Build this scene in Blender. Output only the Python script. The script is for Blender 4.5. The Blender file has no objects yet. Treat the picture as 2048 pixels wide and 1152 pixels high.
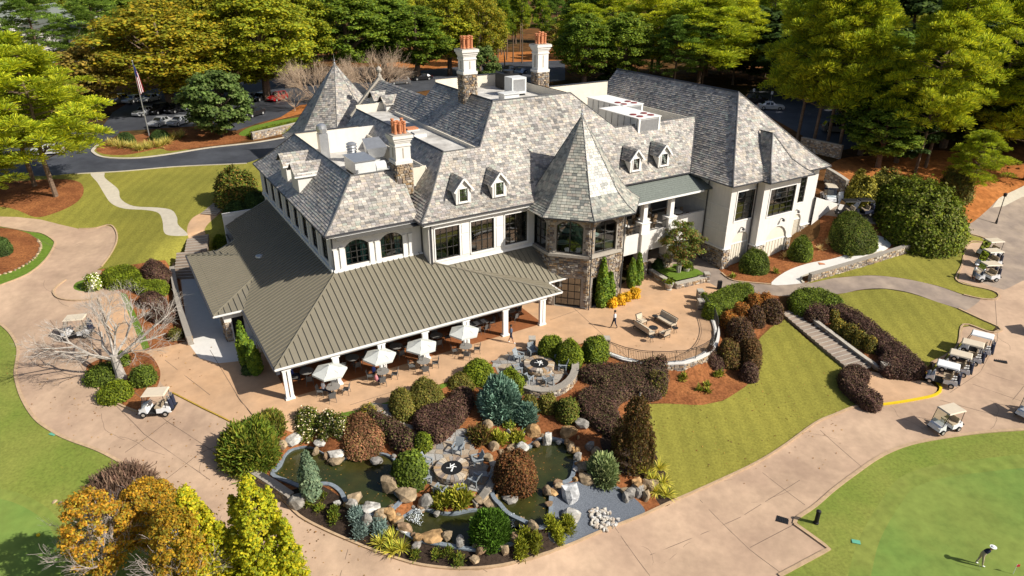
import bpy, math, random
import numpy as np
from mathutils import Vector, Matrix
from mathutils.geometry import delaunay_2d_cdt
random.seed(7); rng = np.random.default_rng(7)
SC = bpy.context.scene
COL = SC.collection
R = math.radians
# ------------------------------------------------------------------ camera
CAM_H, PITCH, FPX = 30.0, R(25.5), 1365.0
cd = bpy.data.cameras.new('camera'); cd.sensor_width = 36; cd.lens = FPX*36/2048
cd.clip_start = 0.5; cd.clip_end = 5000
cam = bpy.data.objects.new('camera', cd); COL.objects.link(cam)
cam.location = (0, 0, CAM_H); cam.rotation_euler = (R(90)-PITCH, 0, 0); SC.camera = cam
# ------------------------------------------------------------------ sky, sun, exposure
SUN_AZ, SUN_EL = 111.0, 38.0
w = bpy.data.worlds.new('World'); SC.world = w; w.use_nodes = True
nt = w.node_tree; sky = nt.nodes.new('ShaderNodeTexSky'); sky.sky_type = 'NISHITA'
sky.sun_disc = False; sky.air_density = .8; sky.dust_density = 2.0; sky.ozone_density = .6; sky.sun_elevation = R(SUN_EL); sky.sun_rotation = R(SUN_AZ)
nt.links.new(sky.outputs[0], nt.nodes['Background'].inputs[0]); nt.nodes['Background'].inputs[1].default_value = 0.08
sl = bpy.data.lights.new('sun', 'SUN'); sl.energy = 5.0; sl.angle = R(0.5); sl.color = (1, 0.94, 0.84)
so = bpy.data.objects.new('sun', sl); COL.objects.link(so)
a, e = R(SUN_AZ), R(SUN_EL)
SUNV = Vector((math.sin(a)*math.cos(e), math.cos(a)*math.cos(e), math.sin(e)))
so.rotation_euler = (-SUNV).to_track_quat('-Z', 'Y').to_euler(); so.location = SUNV*100
SC.view_settings.view_transform = 'Standard'; SC.view_settings.look = 'None'
SC.view_settings.gamma = 1; SC.view_settings.exposure = 0.36
SC.cycles.max_bounces = 6; SC.cycles.diffuse_bounces = 3; SC.cycles.glossy_bounces = 3
SC.cycles.transparent_max_bounces = 8; SC.cycles.caustics_reflective = False; SC.cycles.caustics_refractive = False
# ------------------------------------------------------------------ pixel <-> place (camera survey of the photograph)
CF = np.array([0, math.cos(PITCH), -math.sin(PITCH)]); CU = np.array([0, math.sin(PITCH), math.cos(PITCH)])
def rays(px):
    px = np.atleast_2d(np.asarray(px, float))
    return np.outer(px[:, 0]-1024, [1, 0, 0])+np.outer(576-px[:, 1], CU)+FPX*CF
def PZ(px, z):
    d = rays(px); k = (np.asarray(z)-CAM_H)/np.minimum(d[:, 2], -1.0)
    return np.array([0, 0, CAM_H])+d*k[:, None]
def PROJ(p):
    d = np.atleast_2d(np.asarray(p, float))-[0, 0, CAM_H]; k = d@CF
    return np.stack([1024+FPX*d[:, 0]/k, 576-FPX*(d@CU)/k], 1)
# ------------------------------------------------------------------ terrain heights (control points: pixel, pixel, height)
CTRL = [(583,801,0),(800,730,0),(1090,655,0),(1220,655,0),(1330,640,0),(1180,612,0),(1300,560,0),(1400,575,0),(1420,650,0),(1240,720,0),(420,780,-.15),(400,640,0),(450,700,0),(480,850,-.4),(345,785,-.25),
(300,840,-.6),(180,720,-.1),(110,600,.7),(200,470,2.0),(60,440,2.6),(-60,440,3),(150,540,1.2),(230,560,1.1),(300,620,.5),(340,640,.35),(40,560,1.2),(10,480,2.4),(300,400,3.9),(200,350,4.6),(360,460,2.9),(370,350,4.5),(300,500,2.2),(110,392,4.0),
(30,400,3.6),(450,380,4.5),(150,330,4.9),(400,300,5),(560,275,5),(240,300,5.2),(300,210,5.5),(540,200,5.6),(700,160,5.6),(900,160,5.6),(1100,150,5.6),(1400,150,5.5),
(0,640,-.2),(60,750,-.5),(100,880,-1.2),(220,960,-1.7),(50,1080,-2.2),(380,900,-1.2),(500,960,-1.9),(600,1040,-2.5),(750,1110,-3),(900,1140,-3.2),(1100,1110,-3.3),(1350,1010,-3.3),(1500,940,-3.2),(1600,1060,-3.3),(1700,950,-3),(1900,1080,-3.1),(2048,1150,-3.2),(1800,880,-2.8),(1888,850,-2.5),(2040,850,-2.2),(1980,760,-1.9),(1900,720,-1.6),(2040,660,-.7),(1990,600,0.0),(1800,600,.1),(1830,650,-.6),(1600,580,.1),(1500,560,.1),
(1770,740,-1.9),(1700,690,-1.3),(1640,650,-.6),(1590,610,-.05),(1800,780,-2.2),(1650,800,-2.4),(1550,860,-2.7),(1400,850,-2.2),(1500,750,-1.8),(1540,660,-1.0),(1350,770,-1.4),(1480,690,-1.2),(1440,720,-1.4),(1290,830,-1.9),(1330,930,-2.7),
(700,900,-1.5),(600,920,-1.6),(560,870,-1.1),(660,850,-.7),(760,830,-.7),(860,800,-.6),(950,760,-.2),(1075,745,-.15),(1000,790,-.7),(1100,810,-1.1),(1180,830,-1.3),(900,900,-1.3),(1000,920,-1.5),(1100,900,-1.6),(1120,960,-1.9),(1180,1000,-2.5),(850,1040,-2.3),(1000,1080,-2.7),(1250,1000,-2.9),(800,1000,-1.9),(1200,920,-1.9),
(1640,550,.5),(1750,520,1.0),(1760,480,1.5),(1850,480,1.6),(1650,500,1.1),(1560,530,.4),(1920,500,.8),(1960,540,.5),(2040,480,1.2),(1990,430,2.2),(2048,380,3.2),(1700,425,4.2),(1660,400,4.6),(1780,400,4.4),(1850,350,5),(1950,380,4.0),(1700,300,5.5),(1600,280,5.6),(1560,215,5.6),(1900,280,6),(2048,300,6)]
_c = np.array(CTRL, float); _w = PZ(_c[:, :2], _c[:, 2]); CX, CZ = _w[:, :2], _c[:, 2]
far = [(x, y, 5.8) for x in (-260, -160, -60, 60, 160, 260) for y in (180, 260)]+[(-140, 90, 5), (-120, 50, 1), (150, 90, 4.5), (110, 45, -2), (-60, 20, -2.5), (0, 15, -4), (60, 15, -3.5), (-110, 130, 5.4), (150, 140, 6)]
CX = np.vstack([CX, [(x, y) for x, y, z in far]]); CZ = np.concatenate([CZ, [z for x, y, z in far]])
def _phi(r2): return np.where(r2 > 1e-12, .5*r2*np.log(r2+1e-12), 0)
_S = 50.0
def _tps():
    n = len(CX); X = CX/_S; K = _phi(((X[:, None]-X[None])**2).sum(-1))+np.eye(n)*2e-3
    Pm = np.hstack([np.ones((n, 1)), X]); A = np.zeros((n+3, n+3)); A[:n, :n] = K; A[:n, n:] = Pm; A[n:, :n] = Pm.T
    return np.linalg.solve(A, np.concatenate([CZ, [0, 0, 0]]))
_T = _tps()
def TZ(xy):
    xy = np.atleast_2d(np.asarray(xy, float))[:, :2]; X = xy/_S; Y = CX/_S; out = np.empty(len(X))
    for i in range(0, len(X), 4000):
        q = X[i:i+4000]; out[i:i+4000] = _phi(((q[:, None]-Y[None])**2).sum(-1))@_T[:-3]+_T[-3]+q@_T[-2:]
    r = np.hypot(xy[:, 0], xy[:, 1]); k = np.clip((r-170)/90, 0, 1); k = k*k*(3-2*k)
    return np.clip(out, -5, 8)*(1-k)+5.8*k
def G(px):           # pixels -> points on the ground
    px = np.atleast_2d(np.asarray(px, float)); z = np.zeros(len(px))
    for i in range(25): p = PZ(px, z); z = .4*z+.6*TZ(p)
    p = PZ(px, z); return p
def g1(x, y): return G([(x, y)])[0]
def gz(x, y): return float(TZ([(x, y)])[0])
def top_h(base, y):  # height above base at which the vertical through base reaches pixel row y
    b = np.asarray(base, float); zs = np.linspace(0, 45, 900)
    p = np.repeat(b[None], 900, 0); p[:, 2] += zs; return float(zs[np.argmin(abs(PROJ(p)[:, 1]-y))])
# ------------------------------------------------------------------ mesh helpers
def T(o, label, cat, group=None):
    o['label'] = label; o['category'] = cat
    if group: o['group'] = group
    return o
def kind(o, k): o['kind'] = k; return o
def empty(name, loc=(0, 0, 0), rz=0, parent=None):
    o = bpy.data.objects.new(name, None); COL.objects.link(o); o.location = loc; o.rotation_euler = (0, 0, rz); o.parent = parent
    o.empty_display_size = .2; return o
def mesh_obj(name, verts, faces, mats, parent=None, cols=None, mi=None, smooth=False):
    me = bpy.data.meshes.new(name); me.from_pydata(verts if isinstance(verts, list) else verts.tolist(), [], faces if isinstance(faces, list) else faces.tolist())
    return mesh_finish(name, me, mats, parent, cols, mi, smooth)
def mesh_finish(name, me, mats, parent=None, cols=None, mi=None, smooth=False):
    for m in (mats if isinstance(mats, (list, tuple)) else [mats]): me.materials.append(m)
    n = len(me.polygons)
    if mi is not None: me.polygons.foreach_set('material_index', np.asarray(mi, np.int32))
    if cols is not None:
        tot = np.empty(n, np.int32); me.polygons.foreach_get('loop_total', tot)
        c = np.ones((n, 4), np.float32); c[:, :3] = np.asarray(cols, np.float32)
        at = me.color_attributes.new('Col', 'FLOAT_COLOR', 'CORNER'); at.data.foreach_set('color', np.repeat(c, tot, 0).ravel())
    if smooth: me.polygons.foreach_set('use_smooth', np.ones(n, bool))
    me.update()
    o = bpy.data.objects.new(name, me); COL.objects.link(o); o.parent = parent; return o
def quads_obj(name, V, mats, parent=None, cols=None, extra=None):
    """V (n,4,3) quads as one mesh, fast; extra=(verts,faces,cols) adds a core"""
    n = len(V); ev, ef, ec = extra if extra else ([], [], [])
    nv = 4*n+len(ev); me = bpy.data.meshes.new(name); me.vertices.add(nv)
    co = np.concatenate([V.reshape(-1, 3)]+([np.asarray(ev, float)] if len(ev) else [])).astype(np.float32); me.vertices.foreach_set('co', co.ravel())
    lt = np.concatenate([np.full(n, 4), [len(f) for f in ef]]).astype(np.int32); ls = np.concatenate([[0], np.cumsum(lt)[:-1]]).astype(np.int32)
    li = np.concatenate([np.arange(4*n)]+[np.asarray(f)+4*n for f in ef]).astype(np.int32)
    me.loops.add(len(li)); me.loops.foreach_set('vertex_index', li); me.polygons.add(len(lt)); me.polygons.foreach_set('loop_start', ls); me.polygons.foreach_set('loop_total', lt)
    me.update(calc_edges=True)
    cc = None
    if cols is not None: cc = np.vstack([cols]+([np.asarray(ec, float)] if len(ec) else []))
    return mesh_finish(name, me, mats, parent, cc)
class MB:
    def __init__(s): s.v = []; s.f = []; s.c = []; s.m = []
    def add(s, vs, fs, c=(1, 1, 1), m=0):
        o = len(s.v); s.v += [tuple(map(float, q)) for q in vs]
        for f in fs: s.f.append([i+o for i in f]); s.c.append(c); s.m.append(m)
        return s
    def box(s, x0, x1, y0, y1, z0, z1, c=(1, 1, 1), m=0):
        return s.add([(x, y, z) for z in (z0, z1) for y in (y0, y1) for x in (x0, x1)], [(0, 2, 3, 1), (4, 5, 7, 6), (0, 1, 5, 4), (1, 3, 7, 5), (3, 2, 6, 7), (2, 0, 4, 6)], c, m)
    def hexa(s, p, c=(1, 1, 1), m=0):   # 8 points: bottom 4 ccw, top 4 ccw
        return s.add(p, [(3, 2, 1, 0), (4, 5, 6, 7), (0, 1, 5, 4), (1, 2, 6, 5), (2, 3, 7, 6), (3, 0, 4, 7)], c, m)
    def bar(s, a, b, w, h=None, c=(1, 1, 1), m=0):   # rectangular bar from a to b
        a, b = Vector(a), Vector(b); d = (b-a).normalized(); u = d.cross(Vector((0, 0, 1)))
        if u.length < 1e-3: u = Vector((1, 0, 0))
        u.normalize(); v = u.cross(d); u *= w/2; v *= (h or w)/2
        return s.hexa([a-u-v, a+u-v, b+u-v, b-u-v, a-u+v, a+u+v, b+u+v, b-u+v], c, m)
    def cyl(s, a, b, r0, r1=None, n=8, c=(1, 1, 1), m=0, cap=True):
        a, b = Vector(a), Vector(b); r1 = r0 if r1 is None else r1; d = (b-a).normalized()
        u = d.orthogonal().normalized(); v = d.cross(u); vs = []
        for p, r in ((a, r0), (b, r1)):
            for i in range(n): t = 2*math.pi*i/n; vs.append(p+(u*math.cos(t)+v*math.sin(t))*r)
        fs = [(i, (i+1) % n, n+(i+1) % n, n+i) for i in range(n)]
        if cap: fs += [tuple(range(n-1, -1, -1)), tuple(range(n, 2*n))]
        return s.add(vs, fs, c, m)
    def tube(s, path, rad, n=6, c=(1, 1, 1), m=0, closed=False):
        P_ = [Vector(p) for p in path]; k = len(P_); rad = rad if isinstance(rad, (list, tuple)) else [rad]*k; vs = []
        for i, p in enumerate(P_):
            d = (P_[(i+1) % k if closed else min(i+1, k-1)]-P_[(i-1) % k if closed else max(i-1, 0)]).normalized()
            ref = Vector((0, 0, 1)) if abs(d.z) < .9 else Vector((1, 0, 0)); u = d.cross(ref).normalized(); v = u.cross(d)
            for j in range(n): t = 2*math.pi*j/n+math.pi/n; vs.append(p+(u*math.cos(t)+v*math.sin(t))*rad[i])
        fs = []
        for i in range(k if closed else k-1):
            for j in range(n): i2 = (i+1) % k; fs.append((i*n+j, i2*n+j, i2*n+(j+1) % n, i*n+(j+1) % n))
        if not closed: fs += [tuple(range(n)), tuple(range((k-1)*n+n-1, (k-1)*n-1, -1))]
        return s.add(vs, fs, c, m)
    def lathe(s, prof, n=16, o=(0, 0, 0), c=(1, 1, 1), m=0):
        vs = [(o[0]+r*math.cos(2*math.pi*i/n), o[1]+r*math.sin(2*math.pi*i/n), o[2]+z) for r, z in prof for i in range(n)]; fs = []
        for k in range(len(prof)-1):
            for i in range(n): fs.append((k*n+i, k*n+(i+1) % n, (k+1)*n+(i+1) % n, (k+1)*n+i))
        fs += [tuple(range(n-1, -1, -1)), tuple(range((len(prof)-1)*n, len(prof)*n))]
        return s.add(vs, fs, c, m)
    def prism(s, poly, z0, z1, c=(1, 1, 1), m=0):   # convex-ish polygon ccw, z may be lists
        n = len(poly); z0 = z0 if isinstance(z0, (list, tuple, np.ndarray)) else [z0]*n; z1 = z1 if isinstance(z1, (list, tuple, np.ndarray)) else [z1]*n
        vs = [(p[0], p[1], z0[i]) for i, p in enumerate(poly)]+[(p[0], p[1], z1[i]) for i, p in enumerate(poly)]
        return s.add(vs, [tuple(range(n-1, -1, -1)), tuple(range(n, 2*n))]+[(i, (i+1) % n, n+(i+1) % n, n+i) for i in range(n)], c, m)
    def build(s, name, mats, parent=None, smooth=False):
        return mesh_obj(name, s.v, s.f, mats, parent, s.c, s.m, smooth)
def copy_tree(o, parent=None):
    c = o.copy(); COL.objects.link(c); c.parent = parent
    for ch in o.children: copy_tree(ch, c)
    return c
def smooth_poly(pts, closed=True, k=4):
    p = np.asarray(pts, float); n = len(p); out = []
    for i in range(n if closed else n-1):
        a, b, c, d = (p[(i-1) % n], p[i], p[(i+1) % n], p[(i+2) % n]) if closed else (p[max(i-1, 0)], p[i], p[i+1], p[min(i+2, n-1)])
        for j in range(k):
            t = j/k; out.append(.5*((2*b)+(-a+c)*t+(2*a-5*b+4*c-d)*t*t+(-a+3*b-3*c+d)*t**3))
    if not closed: out.append(p[-1])
    return np.array(out)
def resample(p, step, closed=False):
    p = np.asarray(p, float); q = np.vstack([p, p[:1]]) if closed else p
    L = np.concatenate([[0], np.cumsum(np.hypot(*(q[1:, :2]-q[:-1, :2]).T))]); n = max(2, int(L[-1]/step)+1)
    t = np.linspace(0, L[-1], n+(1 if closed else 0)); r = np.stack([np.interp(t, L, q[:, i]) for i in range(p.shape[1])], 1)
    return r[:-1] if closed else r
def pip(pts, poly):
    x, y = pts[:, 0], pts[:, 1]; ins = np.zeros(len(pts), bool); n = len(poly); j = n-1
    for i in range(n):
        xi, yi = poly[i][:2]; xj, yj = poly[j][:2]
        if yi != yj: ins ^= ((yi > y) != (yj > y)) & (x < (xj-xi)*(y-yi)/(yj-yi)+xi)
        j = i
    return ins
# ------------------------------------------------------------------ materials
def M(name, col=(.5, .5, .5), rough=.8, var=.12, scale=3.0, bump=0.0, bscale=None, spec=.3, metal=0.0, attr=False, col2=None, big=None, rnd=0.0, trans=0.0, det=6.0, stain=0.0, streak=0.0, ssc=.35, stripe=0.0):
    m = bpy.data.materials.new(name); m.use_nodes = True; nt = m.node_tree; N = nt.nodes; L = nt.links; bs = N['Principled BSDF']
    tc = N.new('ShaderNodeTexCoord'); bs.inputs['Roughness'].default_value = rough; bs.inputs['Metallic'].default_value = metal; bs.inputs['Specular IOR Level'].default_value = spec
    def noise(sc, d=det):
        n = N.new('ShaderNodeTexNoise'); n.inputs['Scale'].default_value = sc; n.inputs['Detail'].default_value = d; n.inputs['Roughness'].default_value = .62; L.new(tc.outputs['Object'], n.inputs['Vector']); return n
    def mixc(t, f, a, b):
        x = N.new('ShaderNodeMix'); x.data_type = 'RGBA'; x.blend_type = t
        for s_, v in ((0, f), (6, a), (7, b)):
            if hasattr(v, 'is_linked') or hasattr(v, 'links'): L.new(v, x.inputs[s_])
            else: x.inputs[s_].default_value = v if s_ == 0 else (*v, 1)
        return x.outputs[2]
    def ramp(src, lo, hi, a=0.3, b=0.7):
        r = N.new('ShaderNodeMapRange'); r.inputs[1].default_value = a; r.inputs[2].default_value = b; r.inputs[3].default_value = lo; r.inputs[4].default_value = hi; L.new(src, r.inputs[0]); return r.outputs[0]
    if attr:
        at = N.new('ShaderNodeAttribute'); at.attribute_name = 'Col'; c = at.outputs['Color']
        if col != (.5, .5, .5): c = mixc('MULTIPLY', 1.0, c, col)
    else: c = None
    if col2 is not None:
        c = mixc('MIX', ramp(noise((big or scale*.12), 4).outputs['Fac'], 0, 1, .38, .62), c if c is not None else col, col2)
    if var:
        x = ramp(noise(scale).outputs['Fac'], 1-var, 1+var, .3, .7); cc = N.new('ShaderNodeCombineColor')
        for i in range(3): L.new(x, cc.inputs[i])
        c = mixc('MULTIPLY', 1.0, c if c is not None else col, cc.outputs[0])
    if stain:
        x = ramp(noise(ssc, 10).outputs['Fac'], 1-stain, 1+stain*.15, .36, .56); cc = N.new('ShaderNodeCombineColor')
        for i in range(3): L.new(x, cc.inputs[i])
        c = mixc('MULTIPLY', 1.0, c if c is not None else col, cc.outputs[0])
    if stripe:
        wv = N.new('ShaderNodeTexWave'); wv.inputs['Scale'].default_value = .22; wv.inputs['Distortion'].default_value = 1.5; wv.inputs['Detail'].default_value = 3; wv.inputs['Detail Scale'].default_value = .3; L.new(tc.outputs['Object'], wv.inputs['Vector'])
        x = ramp(wv.outputs['Fac'], 1-stripe, 1+stripe, .3, .7); cc = N.new('ShaderNodeCombineColor')
        for i in range(3): L.new(x, cc.inputs[i])
        c = mixc('MULTIPLY', 1.0, c if c is not None else col, cc.outputs[0])
    if streak:
        mp = N.new('ShaderNodeMapping'); mp.inputs['Scale'].default_value = (2.2, 2.2, .12); L.new(tc.outputs['Object'], mp.inputs['Vector']); nz = N.new('ShaderNodeTexNoise'); nz.inputs['Scale'].default_value = 1.6; nz.inputs['Detail'].default_value = 8; L.new(mp.outputs[0], nz.inputs['Vector'])
        x = ramp(nz.outputs['Fac'], 1-streak, 1, .35, .6); cc = N.new('ShaderNodeCombineColor')
        for i in range(3): L.new(x, cc.inputs[i])
        c = mixc('MULTIPLY', 1.0, c if c is not None else col, cc.outputs[0])
    if rnd:
        oi = N.new('ShaderNodeObjectInfo'); hs = N.new('ShaderNodeHueSaturation'); L.new(ramp(oi.outputs['Random'], 1-rnd, 1+rnd, 0, 1), hs.inputs['Value'])
        L.new(ramp(oi.outputs['Random'], .5+rnd*.06, .5-rnd*.08, 0, 1), hs.inputs['Hue']); L.new(c, hs.inputs['Color']); c = hs.outputs[0]
    if c is None: bs.inputs['Base Color'].default_value = (*col, 1)
    else: L.new(c, bs.inputs['Base Color'])
    if bump:
        b = N.new('ShaderNodeBump'); b.inputs['Strength'].default_value = 1; b.inputs['Distance'].default_value = bump; L.new(noise(bscale or scale*4).outputs['Fac'], b.inputs['Height']); L.new(b.outputs[0], bs.inputs['Normal'])
    if trans:
        tl = N.new('ShaderNodeBsdfTranslucent'); ms = N.new('ShaderNodeMixShader'); ms.inputs[0].default_value = trans
        if c is None: tl.inputs[0].default_value = (*col, 1)
        else: L.new(c, tl.inputs[0])
        L.new(bs.outputs[0], ms.inputs[1]); L.new(tl.outputs[0], ms.inputs[2]); L.new(ms.outputs[0], N['Material Output'].inputs[0])
    return m
def glass_mat(name, tint=(.75, .85, .85), refl=.06, rough=.02):
    m = bpy.data.materials.new(name); m.use_nodes = True; nt = m.node_tree; N = nt.nodes; L = nt.links; N.remove(N['Principled BSDF'])
    tr = N.new('ShaderNodeBsdfTransparent'); tr.inputs[0].default_value = (*tint, 1); gl = N.new('ShaderNodeBsdfGlossy'); gl.inputs['Roughness'].default_value = rough
    fr = N.new('ShaderNodeFresnel'); fr.inputs[0].default_value = 1.55; ad = N.new('ShaderNodeMath'); ad.operation = 'ADD'; ad.inputs[1].default_value = refl; L.new(fr.outputs[0], ad.inputs[0])
    ms = N.new('ShaderNodeMixShader'); L.new(ad.outputs[0], ms.inputs[0]); L.new(tr.outputs[0], ms.inputs[1]); L.new(gl.outputs[0], ms.inputs[2]); L.new(ms.outputs[0], N['Material Output'].inputs[0]); return m
MAT = dict(
 lawn=M('lawn_grass', (.215, .205, .038), .9, .26, 6, .03, 40, .1, col2=(.25, .23, .042), big=.09, stripe=.05, stain=.1, ssc=.18),
 green=M('putting_green', (.15, .235, .05), .9, .14, 1.2, .006, 60, .1, col2=(.195, .25, .055), big=.12, stain=.12, ssc=.15),
 rough_grass=M('rough_grass', (.175, .23, .04), .9, .24, 5, .04, 30, .1, col2=(.235, .26, .055), big=.16, stain=.1, ssc=.14),
 fringe=M('fringe_grass', (.16, .23, .043), .9, .22, 1.2, .02, 40, .1, col2=(.215, .25, .055), big=.14),
 fine_grass=M('fine_grass', (.12, .19, .025), .9, .2, 3, .03, 40, .1),
 mulch=M('pine_straw', (.30, .12, .045), .95, .45, 5, .05, 22, .05, col2=(.2, .075, .03), big=.5),
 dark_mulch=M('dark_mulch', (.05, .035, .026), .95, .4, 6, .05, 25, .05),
 drive=M('drive_concrete', (.50, .355, .245), .85, .1, 1.6, .004, 30, .2, col2=(.41, .285, .2), big=.16, stain=.16, ssc=.25),
 patio=M('patio_concrete', (.56, .35, .20), .8, .12, .9, .003, 30, .25, col2=(.51, .33, .20), big=.2, stain=.12, ssc=.3),
 lane=M('worn_lane', (.25, .2, .165), .85, .16, .8, .004, 30, .2, col2=(.34, .27, .21), big=.3),
 asphalt=M('asphalt', (.045, .048, .058), .7, .22, .5, .006, 60, .3, col2=(.065, .07, .082), big=.12),
 walk=M('pale_concrete', (.5, .45, .36), .85, .1, 2, .004, 30, .2),
 white_walk=M('white_concrete', (.66, .64, .6), .8, .05, 2, .003, 30, .25),
 deck=M('brown_deck', (.26, .095, .035), .6, .2, 3, .002, 30, .4),
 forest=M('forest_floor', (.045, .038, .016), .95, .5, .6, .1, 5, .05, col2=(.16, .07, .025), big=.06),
 pinestraw2=M('pine_straw_orange', (.42, .165, .05), .95, .35, 1.5, .05, 14, .05, col2=(.33, .12, .035), big=.2),
 gravel=M('grey_gravel', (.115, .13, .155), .9, .55, 22, .03, 40, .2),
 kerb=M('kerb_concrete', (.45, .32, .2), .85, .16, 3, .004, 30, .2),
 white=M('cream_stucco', (.72, .69, .645), .75, .04, 2, .003, 40, .25, streak=.06),
 cream=M('cream_parapet', (.70, .64, .53), .8, .07, 1.5, .004, 30, .2),
 trim=M('white_trim', (.80, .79, .76), .5, .03, 3),
 gutter=M('dark_gutter', (.05, .05, .055), .4, .1, 3, spec=.5),
 membrane=M('roof_membrane', (.62, .6, .56), .7, .22, .8, .004, 10, .2, col2=(.4, .38, .35), big=.35),
 slate=M('roof_slates', (1.2, 1.16, 1.09), .4, .16, 12, .006, 40, .5, attr=True, stain=.22, ssc=.22),
 slate_base=M('slate_underlay', (.12, .12, .12), .8, .1, 4),
 metal_roof=M('standing_seam_metal', (.21, .188, .138), .45, .05, .8, 0, None, .5, metal=.1),
 stone=M('wall_stones', (.95, .95, .95), .85, .22, 9, .02, 30, .25, attr=True),
 mortar=M('mortar', (.30, .27, .23), .95, .15, 8),
 cap=M('stone_capping', (.40, .365, .31), .85, .15, 4, .01, 20, .2),
 window_frame=M('dark_window_frame', (.03, .028, .025), .45, .05, 3, spec=.5),
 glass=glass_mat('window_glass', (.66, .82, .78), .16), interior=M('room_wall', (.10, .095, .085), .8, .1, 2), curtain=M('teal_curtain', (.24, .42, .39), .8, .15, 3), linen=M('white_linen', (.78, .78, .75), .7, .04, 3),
 terracotta=M('terracotta', (.52, .21, .10), .7, .12, 6), steel=M('galvanised_steel', (.5, .51, .52), .35, .1, 3, spec=.5, metal=.7), hvac=M('painted_unit', (.62, .63, .62), .5, .07, 2, spec=.4), dark=M('matt_black', (.012, .012, .013), .6, .05, 3),
 black_metal=M('black_metal', (.02, .02, .022), .4, .1, 5, spec=.5), grey_metal=M('bronze_metal', (.10, .095, .088), .4, .1, 5, spec=.5),
 old_yellow=M('faded_yellow_paint', (.40, .27, .04), .7, .25, 4),
 yellow=M('yellow_paint', (.72, .52, .015), .6, .08, 4), red=M('red_paint', (.5, .02, .015), .4, .1, 4),
 shingle=M('green_grey_shingle', (.165, .185, .165), .8, .2, 6, .01, 30, .25), cedar=M('weathered_door', (.20, .14, .085), .6, .2, 3),
 leaf=M('leaves', (3.0, 2.9, 2.0), .65, 0, 3, attr=True, trans=.42, spec=.25, rnd=.14), leaf_still=M('hedge_leaves', (2.0, 1.9, 1.6), .65, 0, 3, attr=True, trans=.2, spec=.2),
 bark=M('bark', (.17, .12, .085), .9, .35, 4, .02, 14, .1), pale_bark=M('pale_bark', (.40, .365, .325), .85, .25, 3, .01, 14, .1), twig=M('twigs', (.46, .35, .25), .9, .2, 3, 0, None, .1), grey_twig=M('grey_twigs', (.42, .36, .33), .9, .2, 3, 0, None, .1),
 rock=M('boulder_rock', (.5, .5, .5), .9, .3, 2.2, .04, 7, .2, attr=True, col2=None, det=9, stain=.4, ssc=1.3),
 fabric=M('umbrella_cloth', (.62, .64, .60), .8, .04, 5, trans=.12),
)
# ------------------------------------------------------------------ flat zones cut into the terrain
PX_TERRACE = [(1170,688),(1216,706),(1262,722),(1320,729),(1370,725),(1408,711),(1427,690),(1431,665),(1424,640),(1404,612),(1380,600),(1300,600),(1230,640)]
PX_POND_A = [(548,948),(562,930),(572,908),(592,895),(620,893),(640,902),(662,915),(684,918),(706,910),(730,908),(758,907),(782,915),(796,935),(795,958),(786,980),(800,1000),(788,1018),(756,1030),(728,1018),(706,1012),(694,1000),(684,982),(664,968),(640,966),(614,975),(580,962)]
PX_POND_B = [(1000,925),(1020,905),(1062,893),(1080,878),(1112,880),(1140,890),(1150,908),(1146,935),(1138,958),(1112,968),(1100,990),(1098,1030),(1086,1052),(1050,1052),(1020,1040),(1002,1020),(990,1000),(985,960)]
PX_POND_C = [(800,1040),(836,1018),(868,1024),(905,1028),(950,1020),(1000,1022),(1035,1045),(1040,1075),(1000,1092),(960,1098),(905,1090),(850,1080),(815,1065)]
PX_PATIO = [(378,690),(360,560),(372,540),(480,520),(900,520),(1160,560),(1230,580),(1262,572),(1320,560),(1400,600),(1380,604),(1300,612),(1230,640),(1172,686),(1065,700),(1030,700),(985,722),(940,745),(820,790),(690,832),(600,852)]
FLAT = [(PX_PATIO, 0.0, 2.5), (PX_TERRACE, 0.0, .5), (PX_POND_A, -1.75, 1.6), (PX_POND_B, -1.75, 1.6), (PX_POND_C, -2.35, 1.2)]
_flat = [(PZ(smooth_poly(p, True, 3), np.full(len(p)*3, z))[:, :2], z, w_) for p, z, w_ in FLAT]
def poly_dist(pts, poly):
    d = np.full(len(pts), 1e9); n = len(poly)
    for i in range(n):
        a, b = poly[i], poly[(i+1) % n]; ab = b-a; l2 = ab@ab
        if l2 < 1e-9: continue
        t = np.clip(((pts-a)@ab)/l2, 0, 1); q = pts-(a+t[:, None]*ab); d = np.minimum(d, np.hypot(q[:, 0], q[:, 1]))
    return np.where(pip(pts, poly), 0, d)
_TZ0 = TZ
def TZ(xy):
    xy = np.atleast_2d(np.asarray(xy, float))[:, :2]; z = _TZ0(xy)
    for poly, lv, w_ in _flat:
        lo, hi = poly.min(0)-w_, poly.max(0)+w_; m = ((xy >= lo) & (xy <= hi)).all(1)
        if m.any():
            k = np.clip(1-poly_dist(xy[m], poly)/w_, 0, 1); k = k*k*(3-2*k); z[m] = z[m]*(1-k)+lv*k
    return z
_TZ1 = TZ; _GX0, _GY0, _GS = -120.0, 5.0, .5; _gx, _gy = np.arange(_GX0, 121, _GS), np.arange(_GY0, 150, _GS)
_GZ = _TZ1(np.stack(np.meshgrid(_gx, _gy), -1).reshape(-1, 2)).reshape(len(_gy), len(_gx))
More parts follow.
